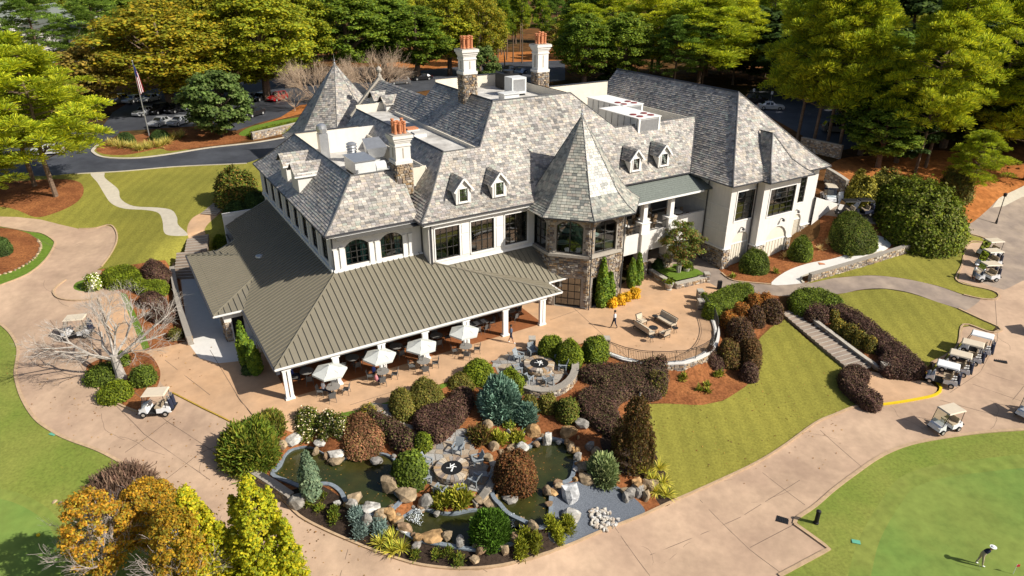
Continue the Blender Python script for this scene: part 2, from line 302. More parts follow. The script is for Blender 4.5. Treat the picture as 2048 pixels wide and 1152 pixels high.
def TZ(xy):          # the same heights, read from a half-metre grid where there is one
    xy = np.atleast_2d(np.asarray(xy, float))[:, :2]; fx, fy = (xy[:, 0]-_GX0)/_GS, (xy[:, 1]-_GY0)/_GS; m = (fx >= 0) & (fy >= 0) & (fx < len(_gx)-1.01) & (fy < len(_gy)-1.01)
    if not m.all():
        out = np.empty(len(xy)); out[~m] = _TZ1(xy[~m])
        if m.any(): out[m] = TZ(xy[m])
        return out
    i, j = fx.astype(int), fy.astype(int); u, v = fx-i, fy-j
    return (_GZ[j, i]*(1-u)+_GZ[j, i+1]*u)*(1-v)+(_GZ[j+1, i]*(1-u)+_GZ[j+1, i+1]*u)*v
# ------------------------------------------------------------------ ground regions, later ones lie on earlier ones
ROAD_LOW = [(445,935),(480,945),(560,995),(600,1033),(650,1060),(700,1082),(760,1106),(830,1128),(900,1137),(980,1135),(1060,1118),(1140,1090),(1200,1064),(1280,1033),(1345,1003),(1400,979),(1505,930),(1568,892),(1630,847),(1668,830),(1716,812)]
GREEN_EDGE = [(2300,840),(2120,852),(2048,859),(1975,864),(1903,873),(1822,888),(1764,911),(1716,943),(1668,979),(1630,1012),(1592,1038),(1589,1048),(1659,1098)]
LEFT_EDGE = [(-20,640),(0,648),(22,668),(36,697),(33,727),(31,752),(44,796),(71,838),(107,864),(139,880),(194,900),(242,925),(300,961),(380,1005),(460,1060),(560,1125),(650,1200)]
REG = [
 ('putting_lawn','rough_grass',[(1659,1098),(1560,1150),(1480,1200),(2400,1300),(2400,835)]+GREEN_EDGE[:-1],0),
 ('green_fringe','fringe',[(1690,1180),(1715,1085),(1760,1005),(1800,955),(1870,930),(1960,918),(2060,908),(2250,900),(2400,1250),(1680,1250)],1),
 ('putting_green','green',[(1740,1160),(1760,1080),(1800,1010),(1830,975),(1890,955),(1960,945),(2060,935),(2200,930),(2300,1250),(1720,1250)],1),
 ('fairway_lawn','rough_grass',LEFT_EDGE[::-1]+[(-300,620),(-400,1300),(700,1300)],0),
 ('practice_fringe','fringe',[(-60,978),(0,977),(58,994),(108,1028),(132,1080),(136,1120),(120,1175),(70,1240),(-80,1240)],1),
 ('practice_green','green',[(-60,1000),(0,998),(50,1015),(92,1045),(112,1085),(115,1120),(100,1170),(60,1230),(-80,1230)],1),
 ('car_park','asphalt',[(195,268),(225,225),(300,178),(420,170),(620,150),(700,135),(760,135),(1000,120),(1130,115),(1130,160),(1010,175),(860,180),(720,200),(620,218),(520,245),(470,262),(395,252),(330,256),(250,262)],0),
 ('rear_drive','asphalt',[(-300,345),(-60,300),(80,270),(185,262),(230,258),(235,270),(190,290),(186,302),(208,314),(264,316),(330,309),(417,295),(520,283),(640,262),(760,240),(760,262),(660,285),(560,303),(493,326),(451,328),(347,333),(243,342),(181,347),(149,347),(80,352),(-60,350),(-300,380)],1),
 ('side_car_park','asphalt',[(1500,212),(1500,180),(1560,160),(1680,215),(1720,250),(1740,280),(1690,300),(1640,292),(1590,262)],0),
 ('drive','drive',[(-200,425),(-60,432),(36,434),(77,438),(120,449),(159,458),(190,457),(219,450),(233,462),(233,482),(222,508),(202,535),(160,560),(197,596),(230,690),(287,702),(380,690),(480,700),(500,780),(575,860),(480,857),(452,900)]+ROAD_LOW+[(1760,811),(1830,800),(1870,792),(1882,782),(1878,768),(1861,726),(1896,708),(1917,687),(1924,659),(1927,649),(1979,664),(2000,662),(1997,655),(1962,638),(1917,617),(1920,590),(1962,597),(1990,598),(1997,590),(1979,579),(1915,562),(1924,530),(1936,485),(1972,485),(1968,476),(1924,465),(1936,449),(1979,416),(2000,395),(2060,362),(2300,330)]+GREEN_EDGE+[(1558,1152),(1480,1200),(650,1200)]+LEFT_EDGE[::-1][1:]+[(-300,600)],0),
 ('side_road','lane',[(1924,465),(1936,449),(1979,416),(2000,395),(2048,372),(2300,330),(2300,560),(2048,560),(2010,580),(1990,575),(1950,560),(1985,500),(1972,485)],0),
 ('pale_driveway','walk',[(1985,415),(2000,393),(2048,365),(2200,330),(2200,385),(2048,392),(2010,412)],0),
 ('cart_lane','lane',[(1325,540),(1350,520),(1388,535),(1443,546),(1462,560),(1494,565),(1542,569),(1608,566),(1622,562),(1681,555),(1743,551),(1806,557),(1875,572),(1927,590),(1962,597),(1930,622),(1917,617),(1875,604),(1823,586),(1771,577),(1722,579),(1674,588),(1563,592),(1500,588),(1440,578),(1400,565),(1360,550)],1),
 ('left_island','fine_grass',[(-60,450),(0,453),(51,462),(84,467),(106,480),(109,489),(91,519),(55,548),(0,570),(-60,590)],1),
 ('island_bed','mulch',[(-60,453),(0,455),(47,463),(73,477),(82,493),(69,515),(36,537),(0,550),(-60,565)],1),
 ('pine_bed','mulch',[(-90,400),(20,416),(70,434),(110,426),(150,407),(167,386),(160,365),(120,358),(40,362),(-90,370)],1),
 ('lawn_path','walk',[(181,347),(208,345),(210,356),(236,378),(240,395),(252,406),(273,413),(314,415),(343,420),(354,435),(356,449),(372,464),(374,471),(341,471),(328,464),(325,442),(317,426),(292,420),(248,417),(222,406),(207,385),(195,365)],1),
 ('stair_path','patio',[(436,404),(467,405),(430,435),(410,457),(414,480),(420,500),(379,520),(350,535),(340,545),(352,522),(379,497),(374,460),(383,438),(405,424)],1),
 ('shrub_bed','mulch',[(196,540),(260,530),(330,520),(352,530),(362,560),(378,685),(330,694),(288,700),(268,640),(250,592),(205,575),(175,560)],1),
 ('bed_turf','fine_grass',[(240,584),(252,586),(270,625),(292,675),(300,697),(287,702),(262,640)],0),
 ('bed_nose_turf','fine_grass',[(147,572),(160,560),(200,548),(206,575),(180,583),(152,580)],1),
 ('nose_walk','drive',[(106,584),(112,574),(130,560),(160,548),(200,540),(196,550),(150,566),(152,581),(180,584),(206,577),(240,584),(200,597),(157,601),(120,597)],1),
 ('bed_walk','patio',[(197,596),(240,584),(262,640),(287,702),(310,760),(232,690)],0),
 ('terrace','patio',PX_TERRACE,1),
 ('patio','patio',[(287,702),(330,694),(380,682)]+PX_PATIO[1:-3]+[(820,791),(690,833),(570,862),(480,857),(345,787),(320,765),(305,725)],0),
 ('service_yard','white_walk',[(362,560),(385,545),(480,540),(520,720),(470,722),(440,728),(398,716),(378,688)],0),
 ('deck_floor','deck','ST',0),
 ('patio_apron','patio',[(1285,540),(1345,579),(1415,563),(1440,578),(1500,588),(1440,594),(1404,613),(1380,606),(1300,614),(1230,600),(1240,570)],0),
 ('tunnel_lane','lane',[(1300,546),(1290,510),(1330,480),(1410,470),(1446,520),(1443,547),(1400,566),(1360,560)],0),
 ('tree_bed','mulch',[(172,740),(190,722),(230,712),(290,705),(318,735),(318,765),(300,795),(275,822),(240,808),(200,780)],1),
 ('garden_bed','mulch',[(480,857),(570,862),(690,833),(820,791),(940,746),(985,722),(1030,700),(1065,700),(1172,687),(1216,706),(1262,722),(1320,729),(1370,725),(1408,711),(1427,690),(1431,665),(1424,640),(1404,612),(1420,600),(1440,592),(1500,585),(1560,592),(1566,625),(1535,655),(1516,680),(1521,734),(1496,770),(1448,801),(1400,812),(1342,807),(1290,806),(1292,850),(1311,909),(1335,954),(1345,1003)]+ROAD_LOW[13::-1],0),
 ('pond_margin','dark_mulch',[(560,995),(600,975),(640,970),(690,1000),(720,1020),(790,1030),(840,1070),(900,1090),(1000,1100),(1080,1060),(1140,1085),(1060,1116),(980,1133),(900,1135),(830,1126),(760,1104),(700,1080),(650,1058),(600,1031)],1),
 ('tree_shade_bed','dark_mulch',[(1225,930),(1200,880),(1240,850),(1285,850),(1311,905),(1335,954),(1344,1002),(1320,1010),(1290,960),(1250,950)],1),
 ('gravel_bed','gravel',[(1108,985),(1130,968),(1170,962),(1215,965),(1255,985),(1290,1020),(1270,1036),(1200,1063),(1140,1088),(1100,1080),(1098,1040)],1),
 ('lawn_strip','fine_grass',[(680,828),(730,816),(800,796),(890,766),(895,772),(830,800),(760,824),(700,840)],1),
 ('slope_lawn','lawn',[(1570,638),(1616,681),(1688,725),(1700,760),(1716,806),(1716,812),(1668,830),(1630,847),(1568,892),(1505,930),(1400,979),(1345,1003),(1335,954),(1311,909),(1292,850),(1280,808),(1342,807),(1400,811),(1448,801),(1496,770),(1520,734),(1513,682),(1544,653)],0),
 ('stair_landing','patio',[(1712,745),(1735,740),(1783,753),(1830,760),(1860,763),(1879,780),(1862,796),(1760,811),(1745,808),(1730,770)],0),
 ('stair_bed','mulch',[(1597,615),(1640,606),(1700,620),(1770,668),(1850,735),(1855,752),(1830,762),(1783,753),(1736,725),(1684,687),(1632,649)],1),
 ('knoll_lawn','lawn',[(1640,605),(1674,589),(1722,580),(1771,578),(1823,587),(1875,604),(1917,618),(1962,639),(1996,656),(1979,663),(1927,648),(1917,687),(1896,707),(1861,725),(1852,738),(1800,690),(1740,645),(1690,615)],0),
 ('wall_lawn','lawn',[(1612,568),(1621,563),(1701,540),(1788,514),(1875,486),(1900,466),(1924,465),(1970,477),(1972,485),(1936,485),(1924,530),(1915,562),(1979,579),(1996,590),(1990,597),(1962,596),(1927,589),(1875,571),(1806,556),(1743,550),(1681,554)],0),
 ('wing_bed','mulch',[(1430,530),(1443,545),(1462,559),(1494,564),(1542,568),(1570,544),(1615,527),(1667,517),(1722,499),(1755,490),(1860,470),(1890,475),(1870,485),(1788,511),(1701,537),(1621,560),(1606,566),(1650,535),(1740,500),(1745,465),(1660,470),(1560,500)],0),
 ('wing_end_bed','mulch',[(1600,500),(1640,470),(1640,425),(1690,430),(1760,445),(1790,470),(1745,485),(1660,520)],0),
 ('white_path','white_walk',[(1543,569),(1570,544),(1615,527),(1667,517),(1722,499),(1750,485),(1743,477),(1757,471),(1778,482),(1781,492),(1764,503),(1702,524),(1646,541),(1611,551),(1602,558),(1606,566)],1),
 ('upper_lane','lane',[(1640,430),(1640,380),(1665,385),(1700,405),(1760,420),(1800,440),(1770,450),(1700,440)],0),
 ('pine_bank','pinestraw2',[(1650,350),(1680,318),(1760,310),(1860,300),(1960,310),(2048,330),(2060,362),(2000,395),(1979,416),(1936,449),(1900,440),(1800,420),(1700,400)],1),
 ('flag_bed','mulch',[(192,300),(215,285),(260,272),(330,262),(372,258),(380,272),(340,290),(264,308),(215,309)],1),
 ('magnolia_bed','mulch',[(370,262),(400,262),(470,268),(505,275),(470,285),(410,293),(340,302),(330,290)],1),
 ('far_turf','fine_grass',[(480,265),(520,248),(620,232),(640,245),(560,268),(490,272)],1),
 ('orange_ground','pinestraw2',[(760,128),(850,118),(1000,105),(1140,100),(1140,120),(1000,125),(850,140),(760,145)],0),
 ('orange_island','pinestraw2',[(515,250),(600,228),(660,215),(660,205),(600,210),(560,235)],0),
 ('HOLE','lawn',PX_POND_A,1),('HOLE','lawn',PX_POND_B,1),('HOLE','lawn',PX_POND_C,1),
]
# ------------------------------------------------------------------ building frame: s along the front, t into the depth
AZ = R(59); EU = np.array([math.sin(AZ), math.cos(AZ), 0]); EV = np.array([-math.cos(AZ), math.sin(AZ), 0])
BO = PZ([(580, 801)], 0)[0]
def BW(s, t, z=0): return BO+EU*s+EV*t+np.array([0, 0, z])
# ------------------------------------------------------------------ build the ground: one triangulation, one object per region
def build_ground():
    polys = []
    for nm, mt, px, sm in REG:
        if px == 'ST': w_ = np.array([BW(0.1, .35), BW(23.2, .35), BW(23.2, 8), BW(-.0, 8)])
        else:
            p = np.asarray(px, float); p = smooth_poly(p, True, 4) if sm else p; w_ = G(p)
        polys.append(resample(w_[:, :2], 1.0, True) if not sm else w_[:, :2])
    xs = [np.stack(np.meshgrid(np.arange(-90, 95, 1.3), np.arange(18, 125, 1.3)), -1).reshape(-1, 2),
          np.stack(np.meshgrid(np.arange(-300, 301, 8), np.arange(-30, 420, 8)), -1).reshape(-1, 2),
          np.stack(np.meshgrid(np.arange(-3000, 3001, 250), np.arange(-600, 4000, 250)), -1).reshape(-1, 2)]
    a = xs[0]+rng.uniform(-.3, .3, xs[0].shape); b = xs[1]; b = b[~((abs(b[:, 0]-2.5) < 93) & (abs(b[:, 1]-71) < 54))]
    c = xs[2]; c = c[~((abs(c[:, 0]) < 300) & (c[:, 1] > -30) & (c[:, 1] < 420))]
    V = []; E_ = []
    for p in polys:
        o = len(V); n = len(p); V += [Vector((x, y)) for x, y in p]; E_ += [(o+i, o+(i+1) % n) for i in range(n)]
    V += [Vector((x, y)) for x, y in np.vstack([a, b, c])]
    vo, eo, fo, *_ = delaunay_2d_cdt(V, E_, [], 0, 1e-4)
    v = np.array([(q.x, q.y) for q in vo]); f = np.array([t for t in fo if len(t) == 3]); z = TZ(v)
    cen = v[f].mean(1); reg = np.full(len(f), -1)
    base_far = np.hypot(cen[:, 0], cen[:, 1]-60) > 62
    for i, p in enumerate(polys):
        lo, hi = p.min(0), p.max(0); m = ((cen >= lo) & (cen <= hi)).all(1); k = np.where(m)[0]
        reg[k[pip(cen[k], p)]] = i
    hole = np.isin(reg, [i for i, q in enumerate(REG) if q[0] == 'HOLE'])
    def emit(name, m, mat):
        ff = f[m]
        if not len(ff): return None
        u, inv = np.unique(ff, return_inverse=True); vv = np.column_stack([v[u], z[u]]); ff = inv.reshape(-1, 3)
        aa = vv[ff]; nz = np.cross(aa[:, 1]-aa[:, 0], aa[:, 2]-aa[:, 0])[:, 2]; ff[nz < 0] = ff[nz < 0][:, ::-1]
        return kind(mesh_obj(name, vv, ff, mat, smooth=True), 'structure')
    # bare ground: lawn near the house, wood floor further out
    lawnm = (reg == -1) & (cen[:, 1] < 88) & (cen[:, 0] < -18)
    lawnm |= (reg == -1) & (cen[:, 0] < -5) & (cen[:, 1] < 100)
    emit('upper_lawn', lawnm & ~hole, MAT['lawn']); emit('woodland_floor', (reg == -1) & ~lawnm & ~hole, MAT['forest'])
    for i, (nm, mt, px, sm) in enumerate(REG): emit(nm, (reg == i) & ~hole, MAT[mt])
    return polys
def poly_dist2(pts, poly):
    d = np.full(len(pts), 1e9); n = len(poly)
    lo, hi = poly.min(0)-1, poly.max(0)+1; m = ((pts >= lo) & (pts <= hi)).all(1); q = pts[m]; dd = np.full(len(q), 1e9)
    for i in range(n):
        a, b = poly[i], poly[(i+1) % n]; ab = b-a; l2 = ab@ab
        if l2 < 1e-9: continue
        t = np.clip(((q-a)@ab)/l2, 0, 1); e_ = q-(a+t[:, None]*ab); dd = np.minimum(dd, np.hypot(e_[:, 0], e_[:, 1]))
    d[m] = dd; return d
RPOLY = build_ground()
def strip(name, path, w_, h, mat, lift=0.0, parent=None, follow=True, base=.3):
    """a kerb-like bar laid along a path of ground points (n,2 or n,3)"""
    p = np.asarray(path, float); n = len(p); d = np.gradient(p[:, :2], axis=0); d /= np.maximum(np.hypot(d[:, 0], d[:, 1]), 1e-6)[:, None]; nn = np.stack([-d[:, 1], d[:, 0]], 1)
    a = p[:, :2]+nn*w_/2; b = p[:, :2]-nn*w_/2; zb = TZ(p) if follow else p[:, 2]
    vs = []; fs = []
    for i in range(n):
        z0, z1 = zb[i]-base, zb[i]+h+lift; vs += [(*a[i], z0), (*a[i], z1), (*b[i], z1), (*b[i], z0)]
        if i: o = 4*i; fs += [(o-4, o-3, o+1, o), (o-3, o-2, o+2, o+1), (o-2, o-1, o+3, o+2)]
    fs += [(0, 3, 2, 1), (4*n-4, 4*n-3, 4*n-2, 4*n-1)]
    return mesh_obj(name, vs, fs, mat, parent)
def kerb(px, w_=.16, h=.1, mat='kerb', sm=True, name='kerb'):
    p = smooth_poly(px, False, 4) if sm else np.asarray(px, float); g = resample(G(p), .5)
    return kind(strip(name, g, w_, h, MAT[mat]), 'structure')
kerb(ROAD_LOW[1:]+[(1759, 811)]); kerb(GREEN_EDGE[1:-1], .25, .06); kerb(GREEN_EDGE[-2:]+[(1558, 1152)], .25, .08, sm=False); kerb(LEFT_EDGE[:13], .22, .05)
kerb([(1755,811),(1800,805),(1845,797),(1866,792),(1879,785),(1881,776),(1874,765),(1862,756),(1852,748)], .2, .12, 'yellow')
kerb([(345,786),(410,819),(482,856)], .1, .08, 'old_yellow', False)
kerb([(158,458),(190,457),(219,450),(232,462),(234,482),(222,508),(203,534)], .14, .1)
kerb([(197,597),(157,602),(120,598),(107,586),(113,574),(132,560)], .16, .12); kerb([(197,597),(231,688)], .14, .12, sm=False)
kerb([(0,571),(55,549),(91,520),(109,490),(106,480),(84,467),(51,462),(0,453)], .14, .08)
kerb([(760,255),(640,263),(520,284),(417,296),(330,310),(264,317),(208,315),(188,306),(186,300),(196,290)], .4, .1, 'walk')
kerb([(149,348),(243,343),(347,334),(451,329),(493,327)], .2, .08, 'walk')
kerb([(1443,546),(1462,560),(1494,565),(1542,569)], .16, .1); kerb([(1606,566),(1602,558),(1611,551),(1646,541),(1702,524),(1764,503)], .16, .1, 'walk')
kerb([(1924,465),(1968,476),(1973,485),(1936,486),(1924,531),(1914,563),(1979,580),(1998,590),(1990,599),(1962,598),(1927,590)], .16, .1)
kerb([(1917,618),(1962,639),(1998,655),(2001,662),(1979,665),(1927,649),(1917,687),(1897,708),(1862,726)], .16, .1)
kerb([(172,742),(200,782),(240,810),(275,824)], .14, .1)
# control joints: thin dark seams in the drive
def joint(px, parent=None):
    g = resample(G(px), .6); o = strip('drive_joint', g, .035, .006, MAT['dark_joint'], 0, base=.02); return kind(o, 'structure')
MAT['dark_joint'] = M('joint_filler', (.15, .11, .08), .9, .1)
for l in ([(220,740),(330,840),(470,935)], [(100,640),(180,760),(290,870),(420,960)], [(250,905),(300,870),(345,835)], [(330,960),(400,905),(470,880)], [(560,1000),(500,1060)], [(700,1085),(680,1152)], [(1400,1000),(1500,1100),(1570,1152)], [(1230,1055),(1300,1152)], [(1525,945),(1610,1010)], [(1640,860),(1725,935)], [(1500,1095),(1590,1048)], [(1690,1105),(1590,1048)][:0] or [(1300,1110),(1480,1035),(1600,960)], [(1970,745),(2048,770)], [(1945,768),(2060,808)], [(2048,772),(2025,800)], [(1880,800),(2048,845)], [(1990,600),(1995,680),(1960,745),(1900,785)], [(60,470),(120,500),(190,475)], [(30,700),(130,690),(230,690)], [(860,760),(700,810)], [(900,640),(1100,640)][:0] or [(1130,600),(1260,720)], [(1100,640),(1240,590)], [(420,700),(480,800),(520,850)], [(330,720),(420,790)]): joint(l)
for px, sz in (((1565,1040), (.75, .55)), ((2001,722), (1.0, .5))):
    c = g1(*px); m = MB(); m.box(-sz[0]/2, sz[0]/2, -sz[1]/2, sz[1]/2, .004, .02)
    for i in range(7): x = -sz[0]/2+sz[0]*(i+.5)/7; m.box(x-.02, x+.02, -sz[1]/2, sz[1]/2, .02, .035, m=1)
    o = m.build('drain_grate', [MAT['dark'], MAT['black_metal']]); o.location = c; o.rotation_euler.z = -.45; T(o, 'black drain grate by the angled kerb corner' if px[0] < 1700 else 'black drain grate in the drive beside the parked golf carts', 'drain grate')
# ------------------------------------------------------------------ the clubhouse (one thing; local axes s, t, z)
CL = empty('clubhouse', BO, R(31)); T(CL, 'large white and stone clubhouse with grey slate roofs, turrets and metal porch roof', 'building')
def slate_col(n, green=0.0, lo=0.0):
    base = np.array([(.36,.345,.325),(.17,.168,.168),(.25,.24,.235),(.33,.30,.27),(.345,.32,.315),(.33,.355,.325),(.40,.39,.37),(.42,.385,.33),(.40,.37,.34),(.33,.335,.32),(.30,.295,.30),(.39,.36,.325),(.345,.315,.305),(.20,.195,.195),(.27,.265,.26),(.44,.42,.39)])
    if green: base = np.array([(.32,.335,.30),(.36,.36,.325),(.29,.30,.275),(.25,.265,.25),(.39,.38,.34),(.16,.17,.165),(.35,.32,.29)])
    k = rng.integers(0, len(base), n); return np.clip(base[k]*rng.uniform(.8, 1.14, (n, 1))*(1-lo), .05, .6)
class Slates:
    def __init__(s, green=0): s.q = []; s.base = MB(); s.green = green
    def strip(s, a, b, c, d, ex=.27):   # a,b eave left/right, c,d upper right/left
        a, b, c, d = map(lambda q: np.array(q, float), (a, b, c, d))
        s.base.add([a, b, c, d], [(0, 1, 2, 3)])
        up = ((c+d)-(a+b))/2; nrow = max(1, round(np.linalg.norm(up)/ex)); ux = (b-a) if np.linalg.norm(b-a) > np.linalg.norm(c-d) else (c-d); ux = ux/np.linalg.norm(ux)
        nrm = np.cross(ux, up); nrm /= np.linalg.norm(nrm); nrm *= np.sign(nrm[2]) or 1
        xs = lambda p: (p-a)@ux
        for r in range(nrow):
            f0, f1 = r/nrow, min(1, (r+1.0)/nrow); l0, r0, l1, r1 = a+(d-a)*f0, b+(c-b)*f0, a+(d-a)*f1, b+(c-b)*f1
            xl0, xr0, xl1, xr1 = xs(l0), xs(r0), xs(l1), xs(r1); x = min(xl0, xl1)-random.uniform(0, .5); xe = max(xr0, xr1); cl = lambda v, lo, hi: min(max(v, lo), hi)
            while x < xe:
                x2 = x+random.uniform(.3, .52); p = cl(x, xl0, xr0), cl(x2, xl0, xr0), cl(x2, xl1, xr1), cl(x, xl1, xr1); x = x2
                if p[1]-p[0] < .01 and p[2]-p[3] < .01: continue
                g = .012; h0 = random.uniform(.035, .055); h1 = .008
                b0 = l0+ux*(p[0]+g-xl0)+nrm*h0; b1 = l0+ux*(max(p[1]-g, p[0]+g)-xl0)+nrm*h0; t1 = l1+ux*(max(p[2]-g, p[3]+g)-xl1)+nrm*h1; t0 = l1+ux*(p[3]+g-xl1)+nrm*h1
                s.q.append((b0, b1, t1, t0)); s.q.append((b0-nrm*h0, b1-nrm*h0, b1, b0))
    def build(s, name, parent=CL):
        n = len(s.q)//2; c = np.repeat(slate_col(n, s.green), 2, 0); o = s.base.build(name, MAT['slate_base'], parent)
        if n: kind(quads_obj('slates', np.array(s.q), MAT['slate'], o, c), 'stuff')
        return o
PROF = [(0, 0), (.8, .56), (1.8, 1.46)]
def roof_plane(sl, A, B, n, z0, ra, rb, D, Z, d0=0, prof=PROF):
    """A->B eave in plan, n inward; hips move the ends in by ra/rb per unit depth"""
    A, B, n = np.array(A, float), np.array(B, float), np.array(n, float); u = (B-A)/np.linalg.norm(B-A)
    P_ = [(d, z) for d, z in prof if d < D-.1]+[(D, Z-z0)]
    def pt(d, z): return (*(A+u*ra*d+n*d), z0+z), (*(B-u*rb*d+n*d), z0+z)
    if d0: zz = float(np.interp(d0, [p[0] for p in P_], [p[1] for p in P_])); P_ = [(d0, zz)]+[p for p in P_ if p[0] > d0+.05]
    for (da, za), (db, zb) in zip(P_[:-1], P_[1:]):
        a, b = pt(da, za); d, c = pt(db, zb); sl.strip(a, b, c, d)
def ridge(name, pts, r=.09, mat='gutter', parent=CL):
    m = MB(); m.tube(pts, r, 5); return m.build(name, MAT[mat], parent)
def hip_line(A, u, n, z0, D, Z, prof=PROF):
    A, u, n = np.array(A, float), np.array(u, float), np.array(n, float)
    return [(*(A+u*d+n*d), z0+z+.06) for d, z in [p for p in prof if p[0] < D-.1]+[(D, Z-z0)]]
# left wing roof
sl = Slates(); roof_plane(sl, (5.99, 6.89), (14.4, 6.89), (0, 1), 9.78, 1, 0, 3.91, 13.3); roof_plane(sl, (5.99, 33.2), (5.99, 6.89), (1, 0), 9.78, 1, 1, 3.91, 13.3); roof_plane(sl, (16, 33.2), (5.99, 33.2), (0, -1), 9.78, 0, 1, 3.91, 13.3)
sl.build('left_wing_roof'); ridge('hip_cap', hip_line((5.99, 6.89), (1, 0), (0, 1), 9.78, 3.91, 13.3), .06, 'slate_base'); ridge('roof_coping', [(9.9, 10.8, 13.36), (9.9, 29.3, 13.36)], .09)
ridge('roof_coping', [(9.9, 10.8, 13.36), (16.5, 10.8, 13.36)], .07, 'slate_base'); ridge('hip_cap', hip_line((5.99, 33.2), (1, 0), (0, -1), 9.78, 3.91, 13.3), .06, 'slate_base')
# centre block, balcony bay and main roof
sl = Slates(); roof_plane(sl, (13.9, 5.41), (45.1, 5.41), (0, 1), 9.83, 1, -1, 4.45, 14.5); roof_plane(sl, (13.9, 10.8), (13.9, 5.41), (1, 0), 9.83, 0, 1, 4.45, 14.5)
roof_plane(sl, (13.9, 33), (13.9, 10.8), (1, 0), 9.83, 0, 0, 4.45, 14.5, d0=3.05)
sl.strip((22.1, 9.86, 14.5), (38.1, 9.86, 14.5), (34.5, 13.05, 17.87), (25.35, 13.05, 17.87))
sl.strip((21.9, 26, 14.2), (21.9, 9.7, 14.2), (25.35, 13.05, 17.87), (25.35, 26, 17.87)); sl.strip((38.1, 9.86, 14.5), (38.1, 26, 14.5), (34.5, 26, 17.87), (34.5, 13.05, 17.87))
sl.strip((21.9, 40.6, 14.2), (21.9, 26, 14.2), (24.3, 26, 16.5), (24.3, 40.6, 16.5)); sl.strip((21.0, 40.6, 13.2), (21.0, 30, 13.2), (21.9, 30, 14.2), (21.9, 40.6, 14.2)); sl.strip((26.7, 26, 14.2), (26.7, 40.6, 14.2), (24.3, 40.6, 16.5), (24.3, 26, 16.5))
sl.build('main_roof'); ridge('hip_cap', hip_line((13.9, 5.41), (1, 0), (0, 1), 9.83, 4.45, 14.5), .06, 'slate_base'); ridge('roof_coping', [(18.35, 9.86, 14.56), (18.35, 33, 14.56)], .1)
ridge('roof_coping', [(18.35, 9.86, 14.54), (22.1, 9.86, 14.54)], .06, 'slate_base'); ridge('hip_cap', [(22.1, 9.86, 14.55), (25.35, 13.05, 17.93)], .06, 'slate_base'); ridge('ridge_cap', [(25.35, 13.05, 17.92), (34.5, 13.05, 17.92)], .07, 'slate_base')
ridge('hip_cap', [(38.1, 9.86, 14.55), (34.5, 13.05, 17.93)], .06, 'slate_base'); ridge('roof_coping', [(25.35, 13.05, 17.92), (25.35, 26, 17.92)], .1); ridge('ridge_cap', [(38.1, 9.86, 14.55), (49.5, 9.86, 14.55)], .07, 'slate_base'); ridge('valley_flashing', [(45.1, 5.41, 9.9), (45.9, 6.21, 10.45), (46.9, 7.21, 11.36), (49.5, 9.86, 14.55)], .06)
# right wing roof
sl = Slates(); roof_plane(sl, (45.1, -.5), (60.4, -.5), (0, 1), 9.75, 1, 1, 7.64, 17.2); roof_plane(sl, (45.1, 10.3), (45.1, -.5), (1, 0), 9.75, 0, 1, 7.64, 17.2); roof_plane(sl, (45.1, 28), (45.1, 10.3), (1, 0), 9.75, 0, 0, 7.64, 17.2, d0=4.2); roof_plane(sl, (60.4, -.5), (60.4, 28), (-1, 0), 9.75, 1, 0, 7.64, 17.2)
# the proud bay's own little roof
roof_plane(sl, (49.35, -1.6), (56.2, -1.6), (0, 1), 9.72, 1, 1, 3.42, 13.75); roof_plane(sl, (49.35, -.4), (49.35, -1.6), (1, 0), 9.72, -1.12, 1, 3.42, 13.75); roof_plane(sl, (56.2, -1.6), (56.2, -.4), (-1, 0), 9.72, 1, -1.12, 3.42, 13.75)
sl.build('right_wing_roof'); ridge('hip_cap', hip_line((45.1, -.5), (1, 0), (0, 1), 9.75, 7.64, 17.2)); ridge('ridge_cap', [(52.74, 7.14, 17.26), (52.74, 28, 17.26)], .1); ridge('hip_cap', hip_line((60.4, -.5), (-1, 0), (0, 1), 9.75, 7.64, 17.2), .06, 'slate_base')
ridge('hip_cap', hip_line((49.35, -1.6), (1, 0), (0, 1), 9.72, 3.42, 13.75)); ridge('hip_cap', hip_line((56.2, -1.6), (-1, 0), (0, 1), 9.72, 3.42, 13.75), .06, 'slate_base'); ridge('ridge_cap', [(52.77, 1.8, 13.8), (52.77, 3.6, 13.8)], .07)
# turrets
def turret_roof(cs, ct, ap, z0, Z, name, green):
    sl = Slates(green); t8 = math.tan(math.pi/8); prof = [(0, 0), (.8, .55), (1.8, 1.6)]
    for i in range(8):
        ph = R(-90+45*i); o = np.array([math.cos(ph), math.sin(ph)]); u = np.array([-o[1], o[0]]); mid = np.array([cs, ct])+o*ap
        roof_plane(sl, mid-u*ap*t8, mid+u*ap*t8, -o, z0, t8, t8, ap, Z, prof=prof)
    ob = sl.build(name)
    for i in range(8):
        ph = R(-90+45*i); o = np.array([math.cos(ph), math.sin(ph)]); u = np.array([-o[1], o[0]]); mid = np.array([cs, ct])+o*ap; A = mid+u*ap*t8
        ridge('hip_cap', [(*(A-u*t8*d-o*d), z0+z+.04) for d, z in prof]+[(cs, ct, Z)], .05, 'slate_base', ob)
    m = MB(); m.lathe([(.16, -.3), (.12, .1), (.04, .25), (.09, .4), (.03, .55), (.012, 1.3)], 8, (cs, ct, Z)); m.build('finial', MAT['steel'], ob); return ob
TS, TT = 30.2, 5.15
turret_roof(TS, TT, 5.65, 9.3, 17.4, 'turret_roof', 1); turret_roof(20.7, 47.4, 7.4, 8.6, 17.9, 'rear_turret_roof', 0)
